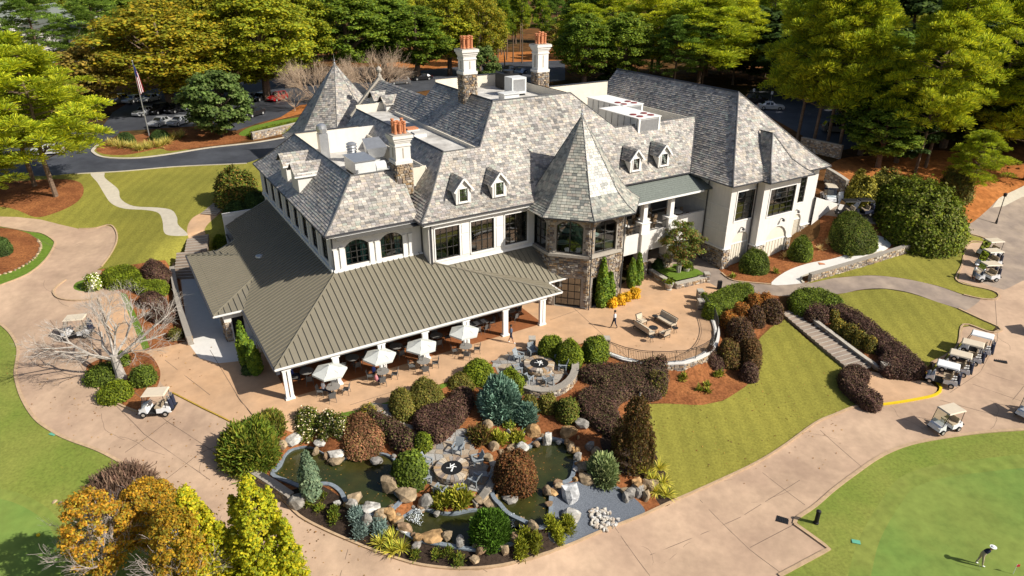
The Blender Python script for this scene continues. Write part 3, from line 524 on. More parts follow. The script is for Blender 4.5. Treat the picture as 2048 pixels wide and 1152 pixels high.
# ------------------------------------------------------------------ walls with openings, windows
def arch_poly(x0, x1, z0, z1, rise=0, n=8):
    if not rise: return [(x0, z0), (x1, z0), (x1, z1), (x0, z1)]
    cx, hw = (x0+x1)/2, (x1-x0)/2; r = (hw*hw+rise*rise)/(2*rise); cz = z1-r; a0 = math.asin(min(1, hw/r)); a0 = a0 if rise <= hw else math.pi-a0
    return [(x0, z0), (x1, z0)]+[(cx+r*math.sin(a0*(1-2*i/n)), cz+r*math.cos(a0*(1-2*i/n))) for i in range(n+1)]
def face_frame(s, t, ang): return dict(location=(s, t, 0), rz=ang)
def put(o, s, t, ang): o.location = (s, t, 0); o.rotation_euler.z = ang; return o
def wall(name, s, t, ang, outline, opens, mat='white', depth=.3, parent=CL):
    """outline polygon (x,z); opens list of polygons; outer face at y=0, reveals go to +y"""
    V = []; E_ = []; 
    for p in [outline]+opens:
        o = len(V); V += [Vector(q) for q in p]; E_ += [(o+i, o+(i+1) % len(p)) for i in range(len(p))]
    vo, eo, fo, *_ = delaunay_2d_cdt(V, E_, [], 0, 1e-5); v = np.array([(q.x, q.y) for q in vo]); f = [list(q) for q in fo]; c = np.array([v[q].mean(0) for q in f]); ok = pip(c, outline)
    for p in opens: ok &= ~pip(c, p)
    m = MB(); m.add([(x, 0, z) for x, z in v], [q for q, k in zip(f, ok) if k])
    for p in opens:
        n = len(p); m.add([(x, 0, z) for x, z in p]+[(x, depth, z) for x, z in p], [(i, (i+1) % n, n+(i+1) % n, n+i) for i in range(n)])
    return put(m.build(name, MAT[mat], parent), s, t, ang)
def window(s, t, ang, x0, x1, z0, z1, cols, rows, rise=0, y=.14, fw=.07, mw=.035, parent=CL, mat='window_frame', bigmull=True, glass='glass'):
    p = arch_poly(x0, x1, z0, z1, rise); m = MB(); n = len(p); cx, cz = (x0+x1)/2, (z0+z1)/2
    ins = [(x+(fw if x < cx-.01 else -fw if x > cx+.01 else 0), z+(fw if z < z0+.01 else -fw)) for x, z in p]
    m.add([(x, y, z) for x, z in p]+[(x, y, z) for x, z in ins]+[(x, y-.06, z) for x, z in p]+[(x, y-.06, z) for x, z in ins],
          [(2*n+i, 2*n+(i+1) % n, 3*n+(i+1) % n, 3*n+i) for i in range(n)]+[(n+i, n+(i+1) % n, 3*n+(i+1) % n, 3*n+i) for i in range(n)])
    def topz(x):
        if not rise: return z1
        hw = (x1-x0)/2; r = (hw*hw+rise*rise)/(2*rise); return z1-r+math.sqrt(max(0, r*r-(x-cx)**2))
    X = [x0+(x1-x0)*i/cols for i in range(cols+1)]; zr = [z0+(z1-rise-z0)*(r/rows if not rise else r/(rows-1)) for r in range(rows+(0 if rise else 1))]+([z1] if rise else [])
    for i in range(1, cols): ww = .09 if (bigmull and i*2 == cols) else mw; m.box(X[i]-ww/2, X[i]+ww/2, y-.05, y+.01, z0, topz(X[i])-.02)
    for r in range(1, rows): m.box(x0, x1, y-.045, y+.005, zr[r]-mw/2, zr[r]+mw/2)
    o = put(m.build('window', MAT[mat], parent), s, t, ang)
    for i in range(cols):
        for r in range(rows):
            a, b, c, d = X[i], X[i+1], zr[r], zr[r+1]
            q = [(a, y+.012, c), (b, y+.012, c), (b, y+.012, min(d, topz(b)) if r == rows-1 else d), (a, y+.012, min(d, topz(a)) if r == rows-1 else d)]
            if rise and r == rows-1: xm = (a+b)/2; q.insert(3, (xm, y+.012, topz(xm)))
            mesh_obj('pane', q, [list(range(len(q)))], MAT[glass], o)
    return o
def gutter(pts, parent=CL):
    m = MB(); m.tube([(x, y, z-.05) for x, y, z in pts], .085, 5); m.build('gutter', MAT['gutter'], parent)
def fascia(a, b, z0, z1, w_=.12, mat='trim'):
    m = MB(); a, b = Vector((*a, (z0+z1)/2)), Vector((*b, (z0+z1)/2)); m.bar(a, b, w_, z1-z0); return m.build('fascia', MAT[mat], CL)
def downpipe(s, t, z0, z1, mat='gutter'):
    m = MB(); m.cyl((s, t, z0), (s, t, z1), .06, n=6); m.build('downpipe', MAT[mat], CL)
rect = lambda x0, x1, z0, z1: [(x0, z0), (x1, z0), (x1, z1), (x0, z1)]
# left wing: front wall with two arched windows (t=7.5)
w1, w2 = (7.7, 9.75), (10.85, 12.9)
wall('wall', 6.55, 7.5, 0, rect(0, 8.2, 3, 9.7), [arch_poly(w1[0]-6.55, w1[1]-6.55, 6.6, 8.8, .5), arch_poly(w2[0]-6.55, w2[1]-6.55, 6.6, 8.8, .5)])
for a, b in (w1, w2):
    window(6.55, 7.5, 0, a-6.55, b-6.55, 6.6, 8.8, 4, 4, .5, fw=.06); m = MB()
    for x in (a+.1, b-.55):
        for k in range(5): m.cyl((x+k*.09, 7.95, 6.5), (x+k*.09, 7.95, 8.7), .05, n=6)
    m.build('curtain', MAT['curtain'], CL)
for x in (6.75, 7.35, 9.95, 10.5, 13.05, 13.6):
    m = MB(); m.box(x-.16, x+.16, 7.38, 7.5, 6.5, 8.3); m.box(x-.2, x+.2, 7.34, 7.5, 8.3, 8.45); m.box(x-.2, x+.2, 7.34, 7.5, 6.35, 6.5); m.build('pilaster', MAT['trim'], CL)
m = MB(); m.box(6.5, 14.7, 7.3, 7.52, 6.2, 6.42); m.build('sill', MAT['trim'], CL); fascia((6.3, 7.0), (14.5, 7.0), 9.55, 9.78); gutter([(5.95, 6.85, 9.8), (14.0, 6.85, 9.8)]); gutter([(5.93, 6.85, 9.8), (5.93, 33.2, 9.8)]); fascia((6.2, 7.1), (6.2, 33), 9.55, 9.76)
m = MB(); m.box(6.2, 14.6, 6.95, 7.6, 9.5, 9.56); m.box(6.1, 6.7, 6.95, 33, 9.5, 9.555); m.build('soffit', MAT['trim'], CL)
# left wing: side wall facing left (s=6.55)
wins = [(1.2+3.05*i, 2.9+3.05*i) for i in range(8)]
wall('wall', 6.55, 33, -math.pi/2, rect(0, 25.5, 2.5, 9.7), [rect(25.5-b, 25.5-a, 6.7, 9.0) for a, b in wins])
for a, b in wins: window(6.55, 33, -math.pi/2, 25.5-b, 25.5-a, 6.7, 9.0, 2, 3, fw=.06, bigmull=False)
for i in range(9):
    t = 7.55+.55+3.05*i; m = MB(); m.box(6.4, 6.55, t-.18, t+.18, 6.3, 9.5); m.build('pilaster', MAT['trim'], CL)
m = MB(); m.box(6.36, 6.57, 7.5, 33, 6.18, 6.5); m.build('sill', MAT['trim'], CL)
wall('wall', 16, 33, math.pi, rect(0, 9.45, 3, 9.7), [])
# centre block: side and front walls
wall('wall', 14.75, 7.6, -math.pi/2, rect(0, 1.6, 3, 9.8), [])
cw = [(15.35, 17.75), (18.9, 21.3), (22.48, 24.95)]
wall('wall', 14.75, 6.0, 0, rect(0, 11, 3, 9.8), [rect(a-14.75, b-14.75, 5.93, 8.93) for a, b in cw])
for a, b in cw:
    window(14.75, 6.0, 0, a-14.75, b-14.75, 5.93, 8.93, 4, 3); m = MB()
    for q in ((a-.1, a, 5.8, 9.05), (b, b+.1, 5.8, 9.05), (a-.1, b+.1, 8.93, 9.05), (a-.1, b+.1, 5.8, 5.93)): m.box(q[0], q[1], 5.94, 6.0, q[2], q[3])
    m.build('window_surround', MAT['trim'], CL)
for x in (18.32, 21.9):
    m = MB()
    for z0, z1 in ((6.0, 7.9), (8.05, 8.9)): m.box(x-.34, x+.34, 5.955, 6.0, z0, z1); 
    m.build('wall_panel', MAT['trim'], CL)
m = MB(); m.box(14.6, 25.6, 5.9, 6.0, 5.3, 5.5); m.build('sill', MAT['trim'], CL); fascia((14.2, 5.55), (25.0, 5.55), 9.5, 9.8); gutter([(13.86, 5.36, 9.84), (25.1, 5.36, 9.84)]); gutter([(13.84, 5.36, 9.84), (13.84, 7, 9.84)]); downpipe(14.95, 5.9, 5.5, 9.6); downpipe(6.6, 7.4, 6.2, 9.6); downpipe(14.68, 7.38, 6.2, 9.7)
m = MB(); m.box(14.1, 26, 5.5, 6.1, 9.46, 9.52); m.build('soffit', MAT['trim'], CL)
# rooms behind the glass
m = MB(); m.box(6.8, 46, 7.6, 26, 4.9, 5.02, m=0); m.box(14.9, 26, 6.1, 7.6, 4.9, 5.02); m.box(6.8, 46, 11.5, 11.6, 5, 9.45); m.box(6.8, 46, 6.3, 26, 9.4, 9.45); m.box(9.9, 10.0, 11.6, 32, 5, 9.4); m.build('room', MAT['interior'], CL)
def dining(s, t, z, n=4, par=CL):
    m = MB(); m.cyl((s, t, z), (s, t, z+.72), .06, n=6, m=1); m.cyl((s, t, z+.72), (s, t, z+.76), .65, n=12)
    for k in range(n):
        a = k*2*math.pi/n+.4; x, y = s+1.0*math.cos(a), t+1.0*math.sin(a); m.box(x-.22, x+.22, y-.22, y+.22, z+.42, z+.48, m=1)
        for dx in (-.2, .2): m.box(x+dx-.02, x+dx+.02, y-.2, y+.2, z, z+.42, m=1)
        m.box(x+.22*math.cos(a)-.2, x+.22*math.cos(a)+.2, y+.22*math.sin(a)-.04, y+.22*math.sin(a)+.04, z+.45, z+.95, m=1)
    m.build('indoor_table', [MAT['linen'], MAT['cedar']], par)
for s, t in ((16.4, 7.4), (17.2, 9.6), (20.1, 7.6), (20.6, 9.8), (23.6, 7.6), (8.9, 9.0), (11.8, 9.2), (27.8, 4.2), (31.6, 4.4), (30, 6.6)): dining(s, t, 5.03)
# dormers
def dormer(sc, tb=6.25, zb=10.68, w_=1.5, ze=12.1, zr=13.0, tr=8.45):
    d = empty('dormer', (sc, tb, 0), 0, CL); hw = w_/2
    m = MB(); op = rect(-.4, .4, 10.9, 12.05)
    out = [(-hw, zb), (hw, zb), (hw, ze), (0, zr-.08), (-hw, ze)]
    o = wall('wall', 0, 0, 0, out, [op], 'white', .12, d)
    m.add([(-hw, 0, zb), (-hw, 0, ze), (-hw, (ze-9.83)/1.05+5.41-tb, ze)], [(0, 1, 2)]); m.add([(hw, 0, zb), (hw, 0, ze), (hw, (ze-9.83)/1.05+5.41-tb, ze)], [(0, 2, 1)]); m.build('side_wall', MAT['white'], d)
    window(0, 0, 0, -.4, .4, 10.9, 12.05, 2, 3, y=.08, fw=.04, mw=.03, parent=d, bigmull=False)
    m = MB()
    for q in ((-.5, -.4, 10.8, 12.15), (.4, .5, 10.8, 12.15), (-.5, .5, 12.05, 12.15), (-.55, .55, 10.74, 10.86)): m.box(q[0], q[1], -.05, 0, q[2], q[3])
    for sg in (-1, 1): m.bar((0, -.18, zr-.02), (sg*(hw+.22), -.18, ze-.28), .1, .16)
    m.build('trim', MAT['trim'], d)
    ss = Slates(); ov = .24; zl = ze-.26; tl = (zl-9.83)/1.05+5.41-tb+.1; trl = (zr-9.83)/1.05+5.41-tb
    ss.strip((-hw-ov, tl, zl), (-hw-ov, -.22, zl), (0, -.22, zr), (0, trl, zr)); ss.strip((hw+ov, -.22, zl), (hw+ov, tl, zl), (0, trl, zr), (0, -.22, zr)); ss.build('dormer_roof', d)
for sc in (18.41, 22.09, 38.14, 41.92): dormer(sc)
def shed_dormer(t0, par=CL):
    d = empty('shed_dormer', (6.9, t0, 0), 0, par); m = MB(); m.box(0, 2.2, 0, 2.4, 10.4, 12.35); m.build('side_wall', MAT['white'], d)
    ss = Slates(); ss.strip((-.3, -.2, 12.1), (3.2, -.2, 12.1), (2.9, 1.2, 13.1), (-.3, 1.2, 13.1)); ss.strip((3.2, 2.6, 12.1), (-.3, 2.6, 12.1), (-.3, 1.2, 13.1), (2.9, 1.2, 13.1)); ss.build('dormer_roof', d)
    m = MB(); m.box(-.32, 3.0, -.24, -.18, 11.98, 12.14); m.build('trim', MAT['trim'], d)
for t0 in (17.4, 21.6): shed_dormer(t0)
# rear wing dormers, gable coping and finial
for t0 in (32.2, 35.6):
    d = empty('shed_dormer', (21.7, t0, 0), 0, CL); m = MB(); m.box(0, 1.9, 0, 2, 13.2, 15); m.build('side_wall', MAT['white'], d); ss = Slates(); ss.strip((-.3, -.2, 14.8), (2.5, -.2, 14.8), (2.2, 1, 15.8), (-.3, 1, 15.8)); ss.strip((2.5, 2.2, 14.8), (-.3, 2.2, 14.8), (-.3, 1, 15.8), (2.2, 1, 15.8)); ss.build('dormer_roof', d)
m = MB(); m.bar((20.0, 40.7, 12.3), (24.3, 40.7, 16.75), .5, .3); m.bar((24.3, 40.7, 16.75), (28.6, 40.7, 12.3), .5, .3); m.build('gable_coping', MAT['cap'], CL)
m = MB(); m.lathe([(.3, 0), (.3, .3), (.18, .35), (.15, .6), (.3, .75), (.38, 1.0), (.25, 1.25), (.05, 1.4)], 10, (24.3, 40.7, 16.7)); m.build('finial', MAT['cap'], CL)
# flat roofs, parapets and wells
m = MB(); m.box(9.9, 17, 10.8, 29.4, 11.5, 11.6); m.box(18.35, 21.9, 9.9, 33, 14.0, 14.1); m.box(25.35, 34.5, 13.05, 26, 16.9, 17.0); m.box(38.1, 49.6, 9.9, 26, 13.0, 13.1); m.build('flat_roof', MAT['membrane'], CL)
m = MB(); m.box(9.9, 17.1, 29.3, 29.5, 11.6, 13.4); m.box(16.95, 17.05, 10.8, 29.4, 11.6, 13.1); m.box(9.95, 10.05, 10.9, 29.3, 11.6, 13.25); m.box(10, 17, 10.85, 10.95, 11.6, 13.25); m.build('parapet', MAT['cream'], CL)
m = MB(); m.box(21.8, 21.95, 9.9, 30, 14.1, 14.45); m.box(25.3, 34.6, 25.9, 26.1, 16.9, 18.3); m.box(25.4, 25.5, 13.1, 26, 17, 17.8); m.box(34.4, 34.5, 13.1, 26, 17, 17.8); m.box(36.5, 49.6, 25.9, 26.1, 13.1, 16.2); m.box(49.2, 49.3, 10, 26, 13.1, 14.3); m.box(38.05, 38.15, 13, 26, 13.1, 14.9); m.box(18.3, 21.9, 33, 33.15, 13, 15); m.build('parapet', MAT['cream'], CL)
for q in ((9.9, 17.2, 29.25, 29.55, 13.4), (25.2, 34.7, 25.85, 26.15, 18.3), (36.4, 49.6, 25.85, 26.15, 16.2)): m = MB(); m.box(q[0], q[1], q[2], q[3], q[4], q[4]+.08); m.build('roof_coping', MAT['gutter'], CL)
wall('wall', 34.5, 26.2, math.pi, rect(0, 22, 3, 14), []); wall('wall', 60, 28, math.pi, rect(0, 24, 3, 13.5), []); wall('gable_wall', 28, 40.6, math.pi, [(0, 3), (8, 3), (8, 12.4), (3.7, 16.5), (0, 12.4)], [])
wall('wall', 21, 40.6, -math.pi/2, rect(0, 10, 3, 13.2), []); wall('wall', 13.9, 34, -math.pi/2, rect(0, 3, 3, 9.8), [])
for i in range(8):
    ph = R(-90+45*i); o = np.array([math.cos(ph), math.sin(ph)]); u = np.array([-o[1], o[0]]); A = np.array([20.7, 47.6])+o*5-u*5*.414
    wall('turret_wall', A[0], A[1], ph+math.pi/2, rect(0, 4.14, 4, 9.5), [])
# ------------------------------------------------------------------ stone cladding
STC = np.array([(.34,.25,.16),(.40,.31,.21),(.27,.21,.16),(.20,.165,.14),(.44,.37,.28),(.33,.22,.12),(.25,.23,.21),(.47,.42,.35),(.16,.13,.115)])
def stones_2d(x0, x1, z0, z1, inside, hmin=.15, hmax=.27, wmin=.18, wmax=.5, pr=(.03, .1)):
    q = []; c = []; z = z0
    while z < z1-.05:
        h = min(random.uniform(hmin, hmax), z1-z); x = x0-random.uniform(0, .3)
        while x < x1:
            w_ = random.uniform(wmin, wmax); a, b = max(x, x0)+.014, min(x+w_, x1)-.014; x += w_
            if b-a < .05: continue
            parts = [(z, z+h)] if (h < .26 or random.random() < .6) else [(z, z+h*.5), (z+h*.5, z+h)]
            for za, zb in parts:
                if not all(inside(px, pz) for px, pz in ((a, za+.03), (b, za+.03), (a, zb-.03), (b, zb-.03), ((a+b)/2, (za+zb)/2))): continue
                za += .012; zb -= .012; p = random.uniform(*pr); j = lambda: random.uniform(-.02, .02)
                o = [(a, 0, za), (b, 0, za), (b, 0, zb), (a, 0, zb)]; k = min(.03, (b-a)*.2)
                n_ = [(a+k+j()*.5, -p+j()*.5, za+k), (b-k+j()*.5, -p+j()*.5, za+k+j()*.4), (b-k, -p+j()*.5, zb-k), (a+k, -p+j()*.5, zb-k+j()*.4)]
                col = STC[random.randrange(len(STC))]*random.uniform(.8, 1.2)
                q.append(n_); c.append(col)
                for i in range(4): q.append([o[i], o[(i+1) % 4], n_[(i+1) % 4], n_[i]]); c.append(col)
        z += h
    return q, c
def clad(s, t, ang, x0, x1, z0, z1, opens=(), parent=CL, name='stonework'):
    opn = [list(p) for p in opens]
    def ins(x, z):
        for p in opn:
            if pip(np.array([(x, z)]), p)[0]: return False
        return True
    q, c = stones_2d(x0, x1, z0, z1, ins)
    if not q: return
    return put(kind(quads_obj(name, np.array(q), MAT['stone'], parent, np.array(c)), 'stuff'), s, t, ang)
# front turret: eight faces, lower doors and arched windows above
AW = 4.5; t8 = math.tan(math.pi/8)
for i in range(8):
    ph = R(-90+45*i); o = np.array([math.cos(ph), math.sin(ph)]); u = np.array([-o[1], o[0]]); A = np.array([TS, TT])+o*AW-u*AW*t8; Lw = 2*AW*t8; an = ph+math.pi/2
    if i in (3, 4, 5): continue
    up = arch_poly(.62, Lw-.62, 5.55, 8.75, .55); ops = [up]; lo = None
    if i in (0, 7, 1): lo = rect(.6, Lw-.6, .02, 3.1); ops.append(lo)
    wall('turret_wall', A[0], A[1], an, rect(0, Lw, 0, 9.5), ops, 'mortar', .35)
    clad(A[0], A[1], an, .0, Lw, 0, 9.4, [arch_poly(.57, Lw-.57, 5.2, 8.8, .57)]+([rect(.5, Lw-.5, 0, 3.2)] if lo else []))
    window(A[0], A[1], an, .62, Lw-.62, 5.55, 8.75, 2, 4, .55, y=.2, fw=.08)
    m = MB(); m.box(-.08, Lw+.08, -.2, .05, 5.22, 5.5); put(m.build('stone_sill', MAT['cap'], CL), A[0], A[1], an)
    if lo: window(A[0], A[1], an, .6, Lw-.6, .05, 3.1, 4, 4, y=.25, fw=.1, mw=.05)
c8 = [(TS+5.65/math.cos(math.pi/8)*math.cos(R(-112.5+45*i)), TT+5.65/math.cos(math.pi/8)*math.sin(R(-112.5+45*i)), 9.31) for i in range(8)]
gutter([c8[7], c8[0], c8[1], c8[2]]); m = MB(); m.lathe([(4.4, 9.1), (5.9, 9.15), (5.9, 9.24), (4.4, 9.24)], 8); ob = m.build('soffit', MAT['trim'], CL); ob.location = (TS, TT, 0); ob.rotation_euler.z = R(22.5)
m = MB(); m.lathe([(4.5, 4.9), (4.5, 5.02)], 8); ob = m.build('room', MAT['interior'], CL); ob.location = (TS, TT, 0); ob.rotation_euler.z = R(22.5)
downpipe(28.4, .35, 0, 9.3); downpipe(32.2, .4, 0, 9.3)
# balcony bay between turret and right wing
m = MB(); m.box(33.6, 46, 3.55, 12, 4.75, 5.0); m.box(33.9, 46, 3.5, 3.75, 3.0, 5.1); m.build('balcony_floor', MAT['white'], CL)
for a, b in ((34.2, 37.0), (38.0, 40.6), (41.6, 45.9)):
    if a < 40:
        m = MB(); m.box(a, b, 3.6, 3.66, 5.85, 5.92); m.box(a, b, 3.6, 3.66, 5.12, 5.17); r_ = m.build('balcony_rail', MAT['black_metal'], CL)
        n = int((b-a)/.16); bm = None
        for k in range(n):
            x = a+(k+.5)*(b-a)/n
            if bm is None: mm = MB(); mm.box(-.012, .012, -.012, .012, 5.17, 5.85); bo = mm.build('baluster', MAT['black_metal'], r_); bm = bo.data
            else: bo = bpy.data.objects.new('baluster', bm); COL.objects.link(bo); bo.parent = r_
            bo.location = (x, 3.63, 0)
    else: m = MB(); m.box(a, b, 3.5, 3.8, 5.0, 6.0); m.build('balcony_parapet', MAT['white'], CL)
for x in (37.5, 41.1):
    m = MB(); m.box(x-.55, x+.55, 3.3, 4.2, 5.0, 6.1); m.box(x-.62, x+.62, 3.22, 4.28, 6.1, 6.2); m.box(x-.25, x+.25, 3.5, 4.0, 6.2, 8.5); m.box(x-.32, x+.32, 3.42, 4.08, 8.3, 8.5); m.build('balcony_column', MAT['trim'], CL)
    m = MB(); m.box(x-.5, x+.5, 3.2, 4.3, 1.9, 5.0); m.build('pier', MAT['white'], CL); m = MB(); m.box(x-.55, x+.55, 3.15, 4.35, 0, 1.9); m.build('pier_base', MAT['mortar'], CL); clad(x-.55, 3.13, 0, 0, 1.1, 0, 1.9); clad(x-.57, 4.35, -math.pi/2, 0, 1.2, 0, 1.9)
m = MB(); m.box(33.8, 46, 3.3, 3.9, 8.4, 8.62); m.build('fascia', MAT['trim'], CL)
m = MB(); m.add([(33.9, 2.8, 8.66), (44.4, 2.8, 8.66), (45.4, 5.6, 9.62), (33.9, 5.6, 9.62)], [(0, 1, 2, 3)]); m.add([(44.4, 2.8, 8.66), (46.0, 2.9, 8.66), (46.0, 5.6, 9.5), (45.4, 5.6, 9.62)], [(0, 1, 2, 3)]); m.box(33.9, 46, 2.9, 5.6, 8.5, 8.6); m.build('balcony_roof', MAT['shingle'], CL)
for k in range(9):
    f = (k+.5)/9.5; z = 8.672+(9.62-8.66)*f; t = 2.8+2.8*f; m = MB(); m.bar((33.9, t, z), (44.4+f, t, z), .03, .015); m.build('shingle_course', MAT['shingle'], CL)
m = MB(); m.box(33.9, 44.6, 2.72, 2.82, 8.5, 8.68); m.build('gutter', MAT['trim'], CL)
m = MB(); m.box(33, 46, 8.4, 8.5, 5, 9.5); m.box(33, 46, 3.8, 12, 8.6, 8.65); m.box(33, 46, 12, 12.1, 0, 4.8); m.build('room', MAT['interior'], CL)
for s, t in ((35.6, 5), (38.9, 5.2), (40.3, 6.6), (43.5, 5.2)): dining(s, t, 5.02)
gutter([(36, 5.36, 9.85), (45.05, 5.36, 9.85)])
wall('wall', 33.5, 8.3, 0, rect(0, 12.5, 5, 9.8), [rect(1, 3.5, 5.1, 8.2), rect(5, 7.5, 5.1, 8.2), rect(9, 11.5, 5.1, 8.2)])
# right wing walls
RWb = [(a-46, b-46) for a, b in ((46.95, 49.65),)]
wall('wall', 46, .3, 0, rect(0, 3.75, 0, 9.6), [rect(.95, 3.6, 5.5, 8.68), arch_poly(1.05, 3.65, .3, 4.15, 1.3)])
window(46, .3, 0, .95, 3.6, 5.5, 8.68, 2, 4, bigmull=True, y=.12)
wall('wall', 49.7, -.7, 0, rect(0, 5.7, 0, 9.6), [rect(1.05, 5.05, 5.6, 8.6), arch_poly(1.5, 4.9, .3, 4.2, 1.6)])
window(49.7, -.7, 0, 1.05, 5.05, 5.6, 8.6, 4, 5, y=.12, bigmull=False)
wall('wall', 55.4, .3, 0, rect(0, 4.3, 0, 9.6), [rect(.5, 2.4, 5.85, 8.8), arch_poly(1.2, 2.6, 1.4, 4.5, .65)])
window(55.4, .3, 0, .5, 2.4, 5.85, 8.8, 3, 5, y=.12, bigmull=False)
wall('wall', 49.7, .3, -math.pi/2, rect(0, 1.0, 0, 9.6), []); wall('wall', 55.4, -.7, math.pi/2, rect(0, 1.0, 0, 9.6), []); wall('wall', 46, 28, -math.pi/2, rect(0, 27.7, 0, 9.7), []); wall('wall', 59.7, .3, math.pi/2, rect(0, 27, 0, 9.7), [])
for (s, t, x0, x1, z0, z1, rise) in ((46, .3, 1.05, 3.65, .3, 4.15, 1.3), (49.7, -.7, 1.5, 4.9, .3, 4.2, 1.6), (55.4, .3, 1.2, 2.6, 1.4, 4.5, .65)):
    d = MB(); p = arch_poly(x0, x1, z0, z1, rise); d.add([(x, .16, z) for x, z in p], [tuple(range(len(p)))]); ob = put(d.build('carriage_door', MAT['cream'], CL), s, t, 0); n = 7
    for k in range(1, n): x = x0+(x1-x0)*k/n; q = MB(); q.box(x-.025, x+.025, .12, .16, z0, z1-rise*.95); q.build('door_batten', MAT['cream'], ob)
    q = MB(); q.box(x0, x1, .1, .17, z1-rise-.06, z1-rise+.06); q.build('door_rail', MAT['trim'], ob)
for (s, t, an, x0, x1, zt, ops) in ((46, .3, 0, 0, 1.0, 2.45, []), (46, .3, 0, 3.7, 3.75, 2.45, []), (49.7, -.7, 0, 0, 1.45, 2.5, []), (49.7, -.7, 0, 4.95, 5.7, 2.5, []), (55.4, .3, 0, 0, 1.15, 2.9, []), (55.4, .3, 0, 2.65, 4.3, 2.9, []), (46, 6.6, -math.pi/2, 0, 6.3, 2.45, []), (49.7, .3, -math.pi/2, 0, 1.0, 2.45, [])):
    clad(s, t, an, x0, x1, 0, zt); m = MB(); m.box(x0, x1, -.12, 0, zt, zt+.12); put(m.build('plinth_course', MAT['trim'], CL), s, t, an)
for (s, t, x0, x1, z0, z1) in ((46, .3, .95, 3.6, 5.5, 8.68), (49.7, -.7, 1.05, 5.05, 5.6, 8.6), (55.4, .3, .5, 2.4, 5.85, 8.8)):
    m = MB()
    for q in ((x0-.12, x0, z0-.12, z1+.12), (x1, x1+.12, z0-.12, z1+.12), (x0, x1, z1, z1+.12), (x0, x1, z0-.12, z0)): m.box(q[0], q[1], -.06, 0, q[2], q[3])
    put(m.build('window_surround', MAT['trim'], CL), s, t, 0)
for z in (4.4, 5.1, 7.0): m = MB(); m.box(0, 6.0, -.03, 0, z, z+.05); put(m.build('wall_band', MAT['trim'], CL), 46, 6.3, -math.pi/2)
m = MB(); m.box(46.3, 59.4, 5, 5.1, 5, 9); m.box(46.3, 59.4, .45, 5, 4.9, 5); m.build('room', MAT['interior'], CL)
gutter([(45.06, 5.3, 9.76), (45.06, -.55, 9.76), (49.3, -.55, 9.76), (49.3, -1.6, 9.74), (56.2, -1.65, 9.74), (57.2, -.55, 9.76), (60.4, -.55, 9.76)]); m = MB(); m.box(45.4, 60.1, -.35, .4, 9.52, 9.6); m.box(49.5, 56, -1.4, -.3, 9.5, 9.56); m.box(45.3, 46.1, -.35, 8, 9.525, 9.605); m.build('soffit', MAT['trim'], CL)
downpipe(49.6, .18, 0, 9.6); downpipe(45.9, 3.4, 0, 9.5)
m = MB(); m.prism([(59.7, .0), (65.2, .0), (65.2, .45), (59.7, .45)], 0, 1); m = MB()
m.add([(59.7, y, z) for y in (0, .45) for z in (0, 6.1)]+[(64.2, y, z) for y in (0, .45) for z in (0, 4.55)]+[(66, y, z) for y in (0, .45) for z in (0, 4.55)], [(0, 4, 5, 1), (2, 3, 7, 6), (1, 5, 7, 3), (4, 8, 9, 5), (6, 7, 11, 10), (5, 9, 11, 7), (8, 10, 11, 9)]); m.build('ramp_wall', MAT['white'], CL); clad(59.7, 0, 0, 0, 6.3, 0, 2.6)
m = MB(); m.tube([(61.6+.75*math.cos(a), -.12, 1.9+.75*math.sin(a)) for a in np.linspace(0, 6.0, 18)], .05, 5); m.build('iron_ring', MAT['grey_metal'], CL)
for s, t, z in ((53.2, -.85, 5.0), (48.2, .15, 4.6), (56.9, .15, 5.0), (33.9, 3.4, 4.1)): m = MB(); m.box(s-.04, s+.04, t-.1, t+.1, z, z+.1); m.lathe([(.04, .1), (.16, -.05), (.14, -.2)], 8, (s, t-.2, z)); m.build('wall_lamp', MAT['black_metal'], CL)
# ------------------------------------------------------------------ covered patio: standing-seam metal roof, one part per pan
def clip_half(poly, a, b, c):
    out = []; n = len(poly)
    for i in range(n):
        p, q = poly[i], poly[(i+1) % n]; fp, fq = a*p[0]+b*p[1]-c, a*q[0]+b*q[1]-c
        if fp >= 0: out.append(p)
        if (fp >= 0) != (fq >= 0): k = fp/(fp-fq); out.append((p[0]+(q[0]-p[0])*k, p[1]+(q[1]-p[1])*k))
    return out
def metal_plane(name, poly, zf, axis, w_=.5):
    root = empty(name, (0, 0, 0), 0, CL); k = 0 if axis == 's' else 1; lo, hi = min(p[k] for p in poly), max(p[k] for p in poly); n = max(1, round((hi-lo)/w_)); e = [0, 0]; e[k] = 1
    for i in range(n):
        x0, x1 = lo+(hi-lo)*i/n, lo+(hi-lo)*(i+1)/n; q = clip_half(clip_half(poly, e[0], e[1], x0), -e[0], -e[1], -x1)
        if len(q) < 3: continue
        m = MB(); m.add([(s, t, zf(s, t)) for s, t in q], [tuple(range(len(q)))])
        ed = [p for p in q if abs(p[k]-x0) < 1e-6]
        if len(ed) >= 2:
            a, b = min(ed, key=lambda p: p[1-k]), max(ed, key=lambda p: p[1-k])
            if abs(a[1-k]-b[1-k]) > .1: m.bar((*a, zf(*a)+.04), (*b, zf(*b)+.04), .05, .1)
        m.build('roof_panel', MAT['metal_roof'], root)
    return root
FZ = lambda s, t: 3.0+.45*(t+.05); LZ = lambda s, t: 3.0+.45*(s+.7); RZ = lambda s, t: 3.0+.137*(24.85-s)+0
E2 = 2.25; SZ = lambda s, t: 3.0+.60*(t-E2)
metal_plane('porch_roof_front', [(-.7, -.05), (24.85, -.05), (15.2, 6.05), (14.7, 6.05), (14.7, 7.5), (6.5, 7.15)], FZ, 's')
HR = (15.0, 6.0)
def hipz(s, t): return FZ(s, -.05+(24.85-s)*(6.05/9.7))
metal_plane('porch_roof_end', [(24.85, -.05), (24.85, 2.4), (15.0, 6.02)], lambda s, t: hipz(s, t)+0*t, 't')
